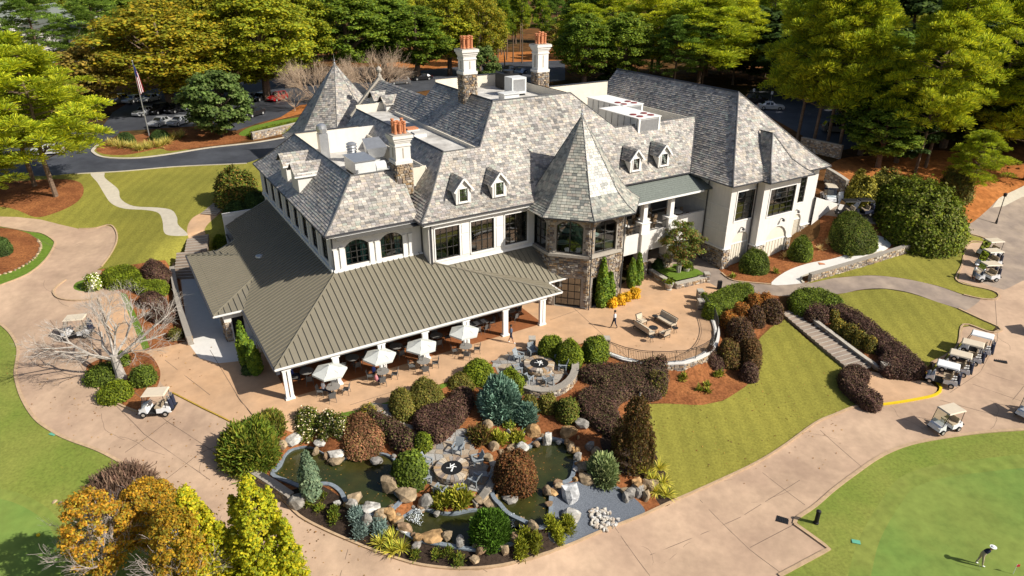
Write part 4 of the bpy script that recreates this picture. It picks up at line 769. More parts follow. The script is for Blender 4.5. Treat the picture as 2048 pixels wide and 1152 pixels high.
metal_plane('porch_roof_side', [(-.7, -.05), (6.5, 7.15), (6.56, 26), (-.7, 26)], LZ, 't'); metal_plane('porch_roof_rear', [(1.6, 26), (6.56, 26), (6.56, 31), (1.6, 31)], LZ, 't')
metal_plane('turret_porch_roof', [(15.2, 6.02), (20.5, 4.2), (24.6, E2), (29.6, E2), (26.3, 4.4), (26.3, 6.02)], SZ, 's')
AS = .19; ax, ay = 4.25, 18.5
metal_plane('annex_roof_left', [(-3.1, 11.1), (ax, ay), (-3.1, 26.6)], lambda s, t: 3+AS*(s+3.1)+.02, 't'); metal_plane('annex_roof_front', [(-3.1, 11.1), (6.6, 11.1), (6.6, ay), (ax, ay)], lambda s, t: 3+AS*(t-11.1)+.02, 's'); metal_plane('annex_roof_back', [(-3.1, 26.6), (ax, ay), (6.6, ay), (6.6, 26.6)], lambda s, t: 3+.172*(26.6-t)+.02, 's')
for pts in ([(-.7, -.05, 3.04), (6.5, 7.15, 6.29)], [(24.85, -.05, 3.04), (15.1, 6.05, 5.78)], [(-3.1, 11.1, 3.06), (ax, ay, 4.46)], [(-3.1, 26.6, 3.06), (ax, ay, 4.46)]): ridge('metal_hip', pts, .08, 'metal_roof')
def eave(a, b, z=3.0): 
    m = MB(); m.bar((*a, z-.06), (*b, z-.06), .1, .12); m.build('fascia', MAT['trim'], CL); m = MB(); m.bar((*a, z-.02), (*b, z-.02), .16, .05); m.build('gutter', MAT['trim'], CL)
eave((-.75, -.12), (24.9, -.12)); eave((24.92, -.1), (24.92, 2.4)); eave((24.6, E2-.06), (29.7, E2-.06)); eave((-3.17, 11.05), (-.7, 11.05)); 
for a, b in (((-.78, -.1), (-.78, 11)), ((-3.18, 11), (-3.18, 26.7)), ((1.55, 26), (1.55, 31))): m = MB(); m.bar((*a, 2.93), (*b, 2.93), .12, .18); m.build('gutter', MAT['gutter'], CL)
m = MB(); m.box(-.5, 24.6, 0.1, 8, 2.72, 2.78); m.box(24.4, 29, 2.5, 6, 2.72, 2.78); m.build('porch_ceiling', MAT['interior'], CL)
m = MB(); m.box(-.1, 23.4, .1, .4, 2.62, 2.8); m.box(-.2, .2, .4, 10.5, 2.62, 2.8); m.box(23.0, 23.4, .4, 6, 2.62, 2.8); m.build('porch_beam', MAT['trim'], CL)
for k, s in enumerate((.1, 3.85, 7.6, 11.4, 15.2, 19.1, 23.0)):
    m = MB()
    for dx, dy in (((-.17, 0), (.17, 0)) if k % 2 == 0 else ((-.12, 0), (.12, 0))): m.box(s+dx-.12, s+dx+.12, .12, .4, 0, 2.65)
    m.box(s-.36, s+.36, .05, .47, 0, .12); m.box(s-.34, s+.34, .07, .45, 2.52, 2.64); m.build('porch_column', MAT['trim'], CL)
for k, s in enumerate((.15, 22.9)):
    for t in (4.2, 8.0):
        if k == 0 or t < 5: m = MB(); m.box(s-.14, s+.14, t-.14, t+.14, 0, 2.5); m.build('porch_column', MAT['trim'], CL)
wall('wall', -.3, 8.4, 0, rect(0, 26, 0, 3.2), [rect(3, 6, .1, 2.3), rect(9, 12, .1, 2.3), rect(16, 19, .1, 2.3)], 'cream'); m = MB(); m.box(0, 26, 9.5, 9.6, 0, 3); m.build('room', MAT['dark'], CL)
wall('wall', -2.3, 26, -math.pi/2, rect(0, 14.3, 0, 3.2), [rect(11, 12.6, .1, 2.2)], 'white'); wall('wall', -2.3, 11.7, 0, rect(0, 2.1, 0, 3), [rect(.6, 1.6, .1, 2.2)], 'white'); wall('wall', -.2, 11.7, -math.pi/2, rect(0, 3.3, 0, 3), [], 'white'); clad(-2.3, 11.68, 0, .0, .5, 0, 1.9); clad(-2.32, 13.5, -math.pi/2, 0, 1.8, 0, 1.9)
m = MB(); m.box(-1.6, -.5, 12.2, 12.3, 0, 2.5); m.build('door', MAT['dark'], CL)
m = MB(); m.box(1.5, 7, 31, 31.25, 1.5, 5.3); m.box(1.5, 2.6, 30.8, 31, 2.5, 5.0); m.build('parapet', MAT['white'], CL)
m = MB(); m.lathe([(.28, 0), (.28, .25), (.4, .3), (.36, .45), (.1, .52)], 12, (2.6, 18.7, 4.2)); m.build('roof_vent', MAT['steel'], CL)
wall('wall', 23.2, 6.05, 0, rect(0, 6, 0, 3.2), [], 'mortar'); wall('wall', 6.55, 8, -math.pi/2, rect(0, .5, 0, 7), [])
# ------------------------------------------------------------------ chimneys
def chimney(s, t, zb, zs, zt, w_, dd, pots, rows):
    c = empty('chimney', (s, t, 0), 0, CL); m = MB(); m.box(-w_/2, w_/2, -dd/2, dd/2, zb, zs); m.build('stone_base', MAT['mortar'], c)
    for (x, y, an, L_) in ((-w_/2, -dd/2-.01, 0, w_), (-w_/2-.01, dd/2, -math.pi/2, dd), (w_/2+.01, -dd/2, math.pi/2, dd)): clad(x, y, an, 0, L_, zb, zs, parent=c)
    a, b = w_/2-.06, dd/2-.06; m = MB()
    for z0, z1, g in ((zs, zs+.28, .12), (zs+.28, zt-.75, 0), (zt-.95, zt-.82, .07), (zt-.6, zt-.45, .08), (zt-.45, zt-.25, .16), (zt-.25, zt, .26), (zt-.75, zt-.6, .02)): m.box(-a-g, a+g, -b-g, b+g, z0, z1)
    m.build('stucco_shaft', MAT['white'], c)
    for sx in (-a, a): m = MB(); m.box(sx-.02, sx+.02, -.12, .12, zs+.5, zt-1.1); m.build('shaft_groove', MAT['cap'], c)
    for sy in (-b, b): m = MB(); m.box(-.06, .06, sy-.02, sy+.02, zs+.5, zt-1.1); m.build('shaft_groove', MAT['cap'], c)
    m = MB(); m.box(-a-.2, a+.2, -b-.2, b+.2, zt, zt+.07); m.build('chimney_cap', MAT['cap'], c); pm = None
    for i in range(pots):
        for j in range(rows):
            x, y = (-a*.62+2*a*.62*i/max(1, pots-1)), (-b*.4+2*b*.4*j/max(1, rows-1))
            if pm is None: q = MB(); q.lathe([(.16, 0), (.17, .1), (.13, .15), (.13, .8), (.18, .85), (.18, .93), (.11, .93), (.11, 1.02), (.17, 1.05), (.17, 1.12), (.05, 1.16)], 10); po = q.build('chimney_pot', MAT['terracotta'], c); pm = po.data
            else: po = bpy.data.objects.new('chimney_pot', pm); COL.objects.link(po); po.parent = c
            po.location = (x, y, zt+.07); po.scale = (1, 1, random.uniform(.92, 1.15))
chimney(14.45, 10.5, 11.2, 14.0, 16.5, 1.5, 1.5, 3, 2); chimney(25.3, 18.2, 16.0, 19.85, 22.2, 1.5, 1.35, 3, 2); chimney(36.2, 21.4, 13.5, 18.9, 21.8, 1.5, 1.35, 3, 2)
MAT['fan_red'] = M('dull_red_grille', (.22, .04, .04), .6, .1)
# ------------------------------------------------------------------ roof plant (each unit stands on the roof: its own thing)
def on_roof(name, label, cat, s, t, z, rz=0, group=None): o = empty(name, BW(s, t, z), R(31)+rz); return T(o, label, cat, group)
for k, (s, t) in enumerate(((42.2, 12.6), (45.2, 18.9))):
    o = on_roof('air_handler', 'long grey rooftop air handler with red fan grilles, ' + ('nearer the turret' if k == 0 else 'behind the other one, nearer the chimney'), 'air handler', s, t, 13.1)
    m = MB(); m.box(-1.5, 1.5, -3.3, 3.3, .35, 2.1); m.build('casing', MAT['hvac'], o); m = MB(); m.box(-1.4, 1.4, -3.2, 3.2, 0, .35); m.build('plinth', MAT['dark'], o); m = MB(); m.box(-1.6, 1.6, -3.4, 3.4, 2.1, 2.18); m.build('lid', MAT['trim'], o)
    for x in (-.95, .95): m = MB(); m.box(x*1.45-.12, x*1.45+.12, -3.36, -3.3, .35, 2.1); m.build('front_post', MAT['trim'], o)
    m = MB(); m.box(-1.2, 1.2, -3.33, -3.3, .6, 1.95); m.build('intake_panel', MAT['steel'], o)
    for q in range(6): m = MB(); m.box(-1.53, -1.5, -3.1+q*1.05, -3.06+q*1.05, .4, 2.05); m.build('panel_seam', MAT['dark'], o)
    for x in (-.75, .75):
        for y in (-2.6, -1.5): m = MB(); m.cyl((x, y, 2.18), (x, y, 2.25), .36, n=12); m.build('fan_grille', MAT['fan_red'], o)
o = on_roof('condenser', 'grey condenser unit on the flat roof beside the middle chimney', 'air conditioner', 31.8, 19.5, 17); m = MB(); m.box(-.9, .9, -.8, .8, .2, 1.9); m.build('casing', MAT['hvac'], o); m = MB(); m.box(-.7, .7, -.83, -.8, .5, 1.7); m.build('louvre', MAT['steel'], o); m = MB(); m.box(-.8, .8, -.7, .7, 0, .2); m.build('plinth', MAT['dark'], o)
o = on_roof('roof_hatch', 'low pale roof unit with flat lid near the ridge', 'roof unit', 29.5, 17, 17); m = MB(); m.box(-.9, .9, -.6, .6, 0, .7); m.box(-1, 1, -.7, .7, .7, .8); m.build('casing', MAT['hvac'], o)
o = on_roof('black_cooler', 'dark boxy cooling unit left of the tallest chimney', 'cooling unit', 33.4, 23.6, 17); m = MB(); m.box(-1.2, 1.2, -1, 1, .1, 1.7); m.build('casing', MAT['dark'], o); m = MB(); m.cyl((0, 0, 1.7), (0, 0, 2.0), .6, n=12); m.build('fan_ring', MAT['black_metal'], o)
o = on_roof('exhaust_stack', 'tall square metal exhaust stack with round cap on the left roof', 'exhaust stack', 11.6, 24.4, 11.6); m = MB(); m.box(-.45, .45, -.45, .45, 0, 2.6); m.build('duct', MAT['steel'], o); m = MB(); m.lathe([(.42, 2.6), (.5, 2.75), (.55, 3.1), (.5, 3.4), (.3, 3.55)], 14); m.build('cap', MAT['steel'], o)
o = on_roof('turbine_vent', 'ribbed steel exhaust fan beside the square stack', 'exhaust fan', 13.7, 21.8, 11.6); m = MB(); m.box(-.4, .4, -.4, .4, 0, .9); m.build('duct', MAT['steel'], o); m = MB(); m.lathe([(.45, .9), (.5, 1.0), (.42, 1.1), (.55, 1.2), (.42, 1.35), (.58, 1.5), (.45, 1.65), (.55, 1.8), (.3, 1.95)], 14); m.build('fan_head', MAT['steel'], o)
o = on_roof('intake_hood', 'angled sheet metal intake hood inside the left roof well', 'vent hood', 15.6, 20.4, 11.6); m = MB(); m.add([(-.7, -.7, .6), (.7, -.7, .6), (.7, .7, .6), (-.7, .7, .6), (-1.1, -.9, 1.6), (1.1, -.9, 1.6), (.9, .9, 2.3), (-.9, .9, 2.3)], [(0, 1, 5, 4), (1, 2, 6, 5), (2, 3, 7, 6), (3, 0, 4, 7), (4, 5, 6, 7), (3, 2, 1, 0)]); m.build('hood', MAT['steel'], o); m = MB(); m.box(-.4, .4, -.4, .4, 0, .6); m.build('neck', MAT['hvac'], o)
o = on_roof('kitchen_fan', 'flat topped grey kitchen extract unit in the left roof well', 'extract unit', 12.9, 17.2, 11.6); m = MB(); m.box(-1, 1, -1.6, 1.6, .3, 1.5); m.build('casing', MAT['hvac'], o); m = MB(); m.box(-1.1, 1.1, -1.7, 1.7, 1.5, 1.58); m.build('lid', MAT['steel'], o); m = MB(); m.box(-.9, .9, -1.5, 1.5, 0, .3); m.build('plinth', MAT['dark'], o)
o = on_roof('blower', 'rounded white blower motor among dark ducts in the roof well', 'blower', 14.6, 16.4, 11.6); m = MB(); m.cyl((-.5, 0, .6), (.5, 0, .6), .55, n=14); m.build('housing', MAT['hvac'], o); m = MB(); m.tube([(.5, 0, .6), (1.2, .1, .7), (1.6, -.6, .9), (1.5, -1.5, .4)], .16, 6); m.build('hose', MAT['dark'], o)
for k, (s, t) in enumerate(((19.8, 20.5), (19.6, 18.3))): o = on_roof('skylight', 'low white roof curb with ' + ('red-brown lid behind the front-left chimney' if k == 0 else 'stained top on the narrow flat roof'), 'roof curb', s, t, 14.1); m = MB(); m.box(-.7, .7, -.6, .6, 0, .35); m.build('kerb_box', MAT['hvac'], o); m = MB(); m.box(-.6, .6, -.5, .5, .35, .5); m.build('lid', MAT['terracotta' if k == 0 else 'membrane'], o)
# ------------------------------------------------------------------ foliage tools
def unit(n): v = rng.normal(size=(n, 3)); return v/np.linalg.norm(v, axis=1)[:, None]
def leaf_quads(P_, N_, size, asp=1.0, along=None):
    """quads centred at P_, facing N_; along = long direction"""
    n = len(P_); t = unit(n) if along is None else along; u = np.cross(N_, t); u /= np.maximum(np.linalg.norm(u, axis=1), 1e-6)[:, None]; v = np.cross(N_, u)
    size = np.broadcast_to(size, n)[:, None]; u = u*size*.5; v = v*size*.5*asp
    return np.stack([P_-u*.55-v, P_+u*.55-v, P_+u+v*.7, P_-u+v], 1)
def pal(cols, n, jit=.22):
    c = np.array(cols)[rng.integers(0, len(cols), n)]; return np.clip(c*rng.uniform(1-jit, 1+jit, (n, 1)), .003, .9)
def limb_tube(m, a, b, r0, r1, n=5, bend=.08):
    a, b = Vector(a), Vector(b); L_ = (b-a).length; k = 4; pts = []; off = Vector((random.uniform(-1, 1), random.uniform(-1, 1), random.uniform(-.3, .3)))*L_*bend
    for i in range(k+1): f = i/k; pts.append(a.lerp(b, f)+off*math.sin(math.pi*f))
    m.tube(pts, [r0+(r1-r0)*i/k for i in range(k+1)], n)
def crown_clumps(centres, radii, per, leaf, cols, flat=.8, asp=1.0, needle=False, jit=.22, cl_jit=.18, updir=.35, vol=True):
    Q = []; C = []
    for c, r in zip(centres, radii):
        n = int(per*rng.uniform(.8, 1.2)); d = unit(n); d[:, 2] = np.where(d[:, 2] < -.35, -d[:, 2], d[:, 2]); rad = r*(rng.uniform(.12, 1.25, n)**.75 if vol else rng.uniform(.55, 1.08, n)**.6); p = c+d*rad[:, None]*[1, 1, flat]
        if needle:
            al = d+unit(n)*.5+[0, 0, .35]; al /= np.linalg.norm(al, axis=1)[:, None]; nn = np.cross(al, unit(n)); nn /= np.linalg.norm(nn, axis=1)[:, None]; q = leaf_quads(p, nn, leaf*rng.uniform(.7, 1.3, n), asp, None)
            u = np.cross(nn, al); s_ = (leaf*rng.uniform(.7, 1.3, n))[:, None]; q = np.stack([p-u*s_*.12, p+u*s_*.12, p+al*s_*asp+u*s_*.2, p+al*s_*asp-u*s_*.2], 1)
        else:
            nn = d*.7+unit(n)*.55+[0, 0, updir]; nn /= np.linalg.norm(nn, axis=1)[:, None]; q = leaf_quads(p, nn, leaf*rng.uniform(.65, 1.35, n), asp)
        Q.append(q); C.append(pal(cols, n, jit)*rng.uniform(1-cl_jit, 1+cl_jit))
    return np.concatenate(Q), np.concatenate(C)
def tree_proto(name, kind_, H_=16.0, W_=10.0, cols=((.1, .1, .02),), seed=1, leaf=.36, trunk_mat='bark', clear=.25, K=80, per=110):
    """tree (> trunk, crown); origin at the foot"""
    global rng
    random.seed(seed); rng = np.random.default_rng(seed); root = empty(name); m = MB(); cs = []; rs = []
    if kind_ == 'broad':
        m.tube([(0, 0, -.3), (.1, 0, H_*.2), (0, .15, H_*.45), (.1, 0, H_*.85)], [H_*.022, H_*.017, H_*.012, H_*.004], 7)
        for i in range(K):
            d = unit(1)[0]; f = rng.uniform(.45, 1)**.6; c = np.array([d[0]*W_*.42*f, d[1]*W_*.42*f, H_*(clear+(1-clear)*.48)+d[2]*H_*(1-clear)*.44*f]); k = (c[2]/H_-clear)/(1-clear); c[:2] *= 1.05-.45*max(0, k-.35)/.65
            cs.append(c); rs.append(W_*rng.uniform(.055, .105))
        for c in cs[:16]: limb_tube(m, (0, 0, max(H_*.15, c[2]*.55)), c, H_*.007, .03)
        Q, C = crown_clumps(cs, rs, per, leaf, cols, .75)
    elif kind_ == 'pine':
        m.tube([(0, 0, -.3), (.15, 0, H_*.3), (-.1, .1, H_*.65), (.05, 0, H_*.97)], [H_*.009, H_*.0075, H_*.005, H_*.0015], 7)
        ga, gb = rng.uniform(0, 6, 2)
        for i in range(K):
            z = clear+(1-clear)*((i+.5)/K)**.9; k = (z-clear)/(1-clear); a = i*2.4+rng.uniform(-.5, .5)
            if math.sin(a*2+z*21+ga)+.6*math.sin(a*3-z*34+gb) < -.55: continue
            rr = W_*.5*(.62+.75*k-1.2*k*k)*rng.uniform(.3, 1.0)**.5*(1+.22*math.sin(z*31+a)); c = np.array([rr*math.cos(a), rr*math.sin(a), H_*z+rr*.1]); cs.append(c); rs.append(W_*rng.uniform(.045, .085)*(1.15-.4*k))
            if i % 2 == 0: limb_tube(m, (0, 0, H_*z-rr*.25), c, H_*.0035, .02, 4)
        Q, C = crown_clumps(cs, rs, per, leaf, cols, .6, 2.4, True, vol=False, cl_jit=.28)
    elif kind_ == 'column':
        m.tube([(0, 0, -.3), (0, 0, H_*.5), (0, 0, H_*.9)], [H_*.014, H_*.01, H_*.003], 6)
        for i in range(K):
            k = (i+.5)/K; rr = W_*.5*min(1, (1-k)*2.2, .55+k*1.5)*rng.uniform(.5, 1); a = i*2.4; cs.append(np.array([rr*math.cos(a), rr*math.sin(a), H_*(.05+.93*k)])); rs.append(W_*rng.uniform(.16, .24)*(1.1-.75*k))
        Q, C = crown_clumps(cs, rs, per, leaf, cols, 1.3)
    m.build('trunk', MAT[trunk_mat], root); quads_obj('crown', Q, MAT['leaf'], root, C); rng = np.random.default_rng(seed+100); return root
def bare_branches(m, base, H_, W_, lev=4, n0=5, r0=.2, spread=.5, seed=3, nseg=4, thin=.58, up=.35):
    rr = random.Random(seed); tips = []
    def grow(p, d, L_, r, l):
        q = p+d*L_; mid = p.lerp(q, .5)+Vector((rr.uniform(-1, 1), rr.uniform(-1, 1), rr.uniform(-.5, .5)))*L_*.09
        m.tube([p, mid, q], [r, r*.82, r*thin], 4 if l > 1 else 3)
        if l == 0: tips.append(q); return
        for i in range(nseg if l > 1 else nseg+1):
            a = rr.uniform(0, 6.28); o = d.orthogonal().normalized(); o.rotate(Matrix.Rotation(a, 3, d)); nd = (d+o*rr.uniform(.45, 1.0)*spread*2+Vector((0, 0, up*.3))).normalized(); f = rr.uniform(.45, 1)
            grow(p.lerp(q, f) if l < lev else q, nd, L_*rr.uniform(.55, .8), r*thin*rr.uniform(.75, 1), l-1)
    for i in range(n0):
        a = 2*math.pi*(i+rr.uniform(-.3, .3))/n0; d = Vector((math.cos(a)*W_/H_, math.sin(a)*W_/H_, 1)).normalized(); grow(Vector(base), d, H_*.36*rr.uniform(.85, 1.15), r0, lev)
    return tips
# ------------------------------------------------------------------ tree prototypes
GOLD = [(.145,.125,.012),(.115,.115,.013),(.095,.11,.013),(.17,.13,.012),(.075,.09,.012)]; YG = [(.13,.14,.012),(.10,.125,.014),(.17,.16,.012),(.075,.10,.012)]; GRN = [(.07,.105,.014),(.05,.085,.013),(.095,.125,.014),(.045,.07,.012)]
OLV = [(.10,.085,.022),(.13,.10,.025),(.08,.075,.02)]; PINE = [(.165,.185,.013),(.125,.155,.013),(.215,.22,.014),(.085,.115,.012)]; PIND = [(.055,.095,.022),(.08,.125,.024),(.045,.075,.018)]; LEY = [(.085,.125,.014),(.06,.10,.013),(.045,.08,.012)]; RED = [(.17,.06,.025),(.12,.05,.025)]; DK = [(.02,.038,.01),(.03,.05,.012),(.016,.03,.008)]
MAG = [(.045,.07,.022),(.06,.09,.03),(.03,.05,.016),(.075,.10,.04)]
PROT = dict(
 gold=[tree_proto('maple_tree', 'broad', 17, 13, GOLD, s, .2, K=230, per=150, clear=.12) for s in (1, 2)], yg=[tree_proto('broadleaf_tree', 'broad', 18, 11, YG, s, .2, K=230, per=150, clear=.14) for s in (3, 4)], grn=[tree_proto('broadleaf_tree', 'broad', 18, 10, GRN, s, .21, K=210, per=145, clear=.16) for s in (5, 6)],
 olv=[tree_proto('olive_tree', 'broad', 12, 10, OLV, 7, .32, K=80, per=110, clear=.1)], red=[tree_proto('russet_tree', 'broad', 9, 7, RED, 8, .3, K=60, per=100, clear=.12)],
 pine=[tree_proto('pine_tree', 'pine', 22, 12, PINE, s, .2, K=190, per=185, clear=.28) for s in (11, 12, 13)], pind=[tree_proto('pine_tree', 'pine', 22, 10, PIND, s, .2, K=160, per=150, clear=.25) for s in (14, 15)], lean=[tree_proto('pine_tree', 'pine', 20, 6.5, PIND+PINE[:2], 16, .24, K=70, per=150, clear=.52)],
 ley=[tree_proto('cypress_tree', 'column', 15, 5.5, LEY, 17, .3, K=110, per=120)], dark=[tree_proto('evergreen_tree', 'broad', 14, 10, DK, 18, .32, K=110, per=140, clear=.05)], mag=[tree_proto('magnolia_tree', 'broad', 9, 8, MAG, 19, .24, K=120, per=150, clear=.02)])
_used = set()
def plant_tree(key, i, base, height, width=None, label='', group=None, rot=0):
    p, h0, w0 = PDIM[key][i % len(PDIM[key])]; o = p if p.name not in _used else copy_tree(p); _used.add(p.name)
    sz = height/h0; sx = (width/w0) if width else sz; o.location = base; o.scale = (sx, sx, sz); o.rotation_euler = (0, 0, rot); return T(o, label, 'tree', group)
PDIM = {}
for k_, lst in PROT.items():
    PDIM[k_] = []
    for p in lst:
        c = [ch for ch in p.children if ch.name.startswith('crown')][0]; co = np.empty(len(c.data.vertices)*3, np.float32); c.data.vertices.foreach_get('co', co); co = co.reshape(-1, 3)
        PDIM[k_].append((p, float(co[:, 2].max()), float(np.percentile(np.hypot(co[:, 0], co[:, 1]), 97)*2)))
def tree_px(key, i, bx, by, ty, wpx, label, group=None, dz=0):
    b = g1(bx, by); h = top_h(b, ty) if ty > -60 else top_h(b, ty); dist = np.linalg.norm(b-[0, 0, CAM_H]); return plant_tree(key, i, b, max(h, 2), wpx*dist/FPX, label, group, random.uniform(0, 6.28))
TREES = [
 ('pine',0,112,392,88,205,'big pine with pale trunk on the straw bed at the left'),('pine',1,70,372,60,190,'pine standing behind the big left pine, left of the rear drive'),('pine',2,-40,430,250,150,'pine cut by the left edge of the picture'),
 ('pind',0,95,170,-30,110,'dark pine on the far left near the white house'),('pind',1,215,160,-20,120,'dark blue-green pine behind the flagpole'),
 ('olv',0,200,232,80,110,'olive brown tree left of the flagpole'),('red',0,145,225,120,60,'small rust red tree beside the left pines'),('olv',0,90,250,150,90,'low olive tree behind the left pine'),('olv',0,330,180,40,90,'olive tree between the maple and the far wood'),
 ('gold',0,345,216,-10,250,'broad golden maple behind the parked cars on the left'),('gold',1,440,190,-45,200,'tall golden maple behind the magnolia'),('yg',0,535,200,-35,190,'yellow-green tree above the red car'),('yg',1,600,175,-25,150,'yellow-green tree behind the rear turret, left of it'),('yg',0,470,205,60,120,'smaller yellow-green tree right of the golden maples'),
 ('grn',0,700,165,-30,150,'green tree behind the rear turret spire'),('grn',1,770,150,-20,140,'green tree above the two bare beige trees'),('grn',0,835,160,10,130,'green tree left of the first tall chimney'),('yg',1,900,150,-20,120,'yellow-green tree just behind the first tall chimney'),('gold',0,960,150,-30,100,'golden green tree right of the first tall chimney'),('mag',0,968,165,90,60,'dark evergreen low between the two tall chimneys'),
 ('mag',0,445,272,138,120,'dark dense magnolia beside the rear drive'),
 ('pine',1,1165,172,5,130,'pine right of the second tall chimney'),('pine',2,1395,178,-15,200,'broad pine behind the right wing ridge'),('pine',0,1300,165,-25,140,'pine left of the broad pine behind the right wing'),('pine',1,1465,170,-5,120,'pine behind the right end of the wing ridge'),('pine',0,1220,150,-30,110,'pine above the grey bare tree'),
 ('pine',2,1592,290,-70,150,'leftmost trunk of the bright pine cluster right of the wing'),('pine',0,1624,298,-55,160,'second pine of the bright cluster right of the wing'),('pine',1,1652,300,-80,165,'third pine of the bright cluster right of the wing'),('pine',2,1676,308,-30,150,'rightmost pine of the bright cluster right of the wing'),
 ('pine',0,1830,345,20,140,'pine with twin pale trunk above the big right shrub'),('pine',1,1850,335,-50,150,'tall pine on the right bank, left of the frame edge'),('pine',2,1960,330,-20,165,'pine on the right bank above the lamp post'),('pine',0,2050,360,60,180,'pine at the right edge above the pale driveway'),('pine',1,2080,250,-60,200,'tall pine in the top right corner'),('pine',2,1935,400,260,90,'young low pine on the straw bank'),
 ('grn',0,1770,290,60,170,'green tree between the bright pines and the right pines'),('grn',1,1720,310,160,110,'low leafy tree at the foot of the bright pines'),('dark',0,1780,240,-20,200,'dark evergreen behind the right pines'),('dark',0,1900,270,0,220,'dark evergreen deep in the right wood'),('dark',0,1500,160,10,150,'dark evergreen in the shade behind the white car'),('dark',0,1560,170,20,150,'second dark evergreen behind the white car'),('dark',0,1440,150,30,120,'dark evergreen behind the ridge of the right wing'),
 ('dark',0,1600,190,60,140,'dark tree at the back of the side car park, above the white saloon'),('dark',0,1690,205,70,150,'dark tree behind the bright pine cluster'),('dark',0,1755,262,100,140,'dark tree right of the bright pine cluster'),('dark',0,1792,325,190,120,'low dark tree at the edge of the straw bank'),('grn',1,1755,335,215,110,'leafy understory tree between the pines and the straw bank'),('dark',0,1885,295,90,170,'dark tree behind the twin trunk pine'),('dark',0,1990,300,100,170,'dark tree behind the lamp post bank'),('dark',0,2060,290,110,180,'dark tree at the right edge behind the pale driveway'),
 ('ley',0,1500,120,-40,60,'leftmost of three bright columnar cypresses behind the wing'),('ley',0,1535,118,-45,60,'middle one of three bright columnar cypresses behind the wing'),('ley',0,1572,120,-35,60,'rightmost of three bright columnar cypresses behind the wing'),
]
random.seed(5)
for k_, i, bx, by, ty, wp, lb in TREES: tree_px(k_, i, bx, by, ty, wp, lb)
for k in range(12): x = 985+random.uniform(0, 90)+(k % 2)*10; tree_px('lean', 0, x, 120-random.uniform(-18, 20), -25+random.uniform(-20, 25), 42, 'slim pine of the thin stand on orange straw between the chimneys', 'thin pine stand between the chimneys')
# the far wood: trees one behind another up to the horizon
random.seed(9); n_far = 0
for row, (D, sp, keys) in enumerate(((150, 9, ('grn', 'yg', 'gold', 'grn', 'pind')), (172, 10, ('pind', 'grn', 'gold', 'yg', 'pine')), (200, 11, ('grn', 'pind', 'olv', 'yg')), (240, 13, ('pind', 'grn', 'gold', 'yg')), (300, 16, ('grn', 'pind', 'yg')), (380, 20, ('grn', 'pind')))):
    x = -D*.86
    while x < D*.86:
        y = math.sqrt(max(1, D*D-x*x*.35))+random.uniform(-4, 4); q = PROJ([(x, y, 6)])[0]
        clear_ = (q[0] < 1140 and q[1] > 128) or (q[0] > 1480 and q[0] < 1760 and q[1] > 160) or (q[0] > 960 and q[0] < 1100 and q[1] > 95) or q[0] < 75
        if not clear_:
            k_ = random.choice(keys); hh = random.uniform(14, 21) if k_ != 'olv' else 11; lb_ = {'grn': 'green broadleaf tree', 'yg': 'yellow green broadleaf tree', 'gold': 'golden broadleaf tree', 'pind': 'dark pine', 'pine': 'bright pine', 'olv': 'olive brown tree'}[k_]+' in the '+('front', 'second', 'middle', 'deep', 'rear', 'farthest')[row]+' rank of the wood, '+('at the far left', 'beyond the flagpole', 'beyond the rear turret', 'beyond the tall chimneys', 'beyond the right wing', 'at the far right')[int(np.clip(q[0]/342, 0, 5))]; plant_tree(k_, random.randrange(3), (x, y, gz(x, y)), hh, hh*random.uniform(.55, .75), lb_, lb_, random.uniform(0, 6)); n_far += 1
        x += sp*random.uniform(.75, 1.3)
def bare_tree(name, px, H_, W_, mat, label, seed, n0=6, lev=3, r0=.12, trunk=.6, nseg=4, spread=.38):
    b = g1(*px); o = empty(name, b); m = MB(); tr = MB(); tr.tube([(0, 0, -.2), (0, 0, trunk*.5), (.02, 0, trunk)], [r0*2.0, r0*1.6, r0*1.5], 8); tr.build('trunk', MAT[mat], o); bare_branches(m, (0, 0, trunk*.9), H_, W_, lev, n0, r0, spread, seed, nseg); m.build('crown', MAT[mat], o); return T(o, label, 'tree')
bare_tree('bare_myrtle', (640, 215), 11, 11, 'twig', 'leafless beige tree just left of the rear turret roof', 31, 14, 3, .07, nseg=5); bare_tree('bare_myrtle', (752, 200), 12, 13, 'twig', 'wide leafless beige tree behind the rear gable', 32, 16, 3, .07, nseg=5); bare_tree('bare_myrtle', (1215, 165), 12, 9, 'grey_twig', 'leafless grey tree behind the rooftop air handlers', 33, 14, 3, .07, nseg=5); bare_tree('bare_myrtle', (590, 222), 5, 5, 'twig', 'small leafless shrub-like tree near the red car', 34, 8, 3, .05)
tree_px('dark', 0, 1232, 178, 120, 80, 'dark purple-leaved tree beside the grey bare tree')
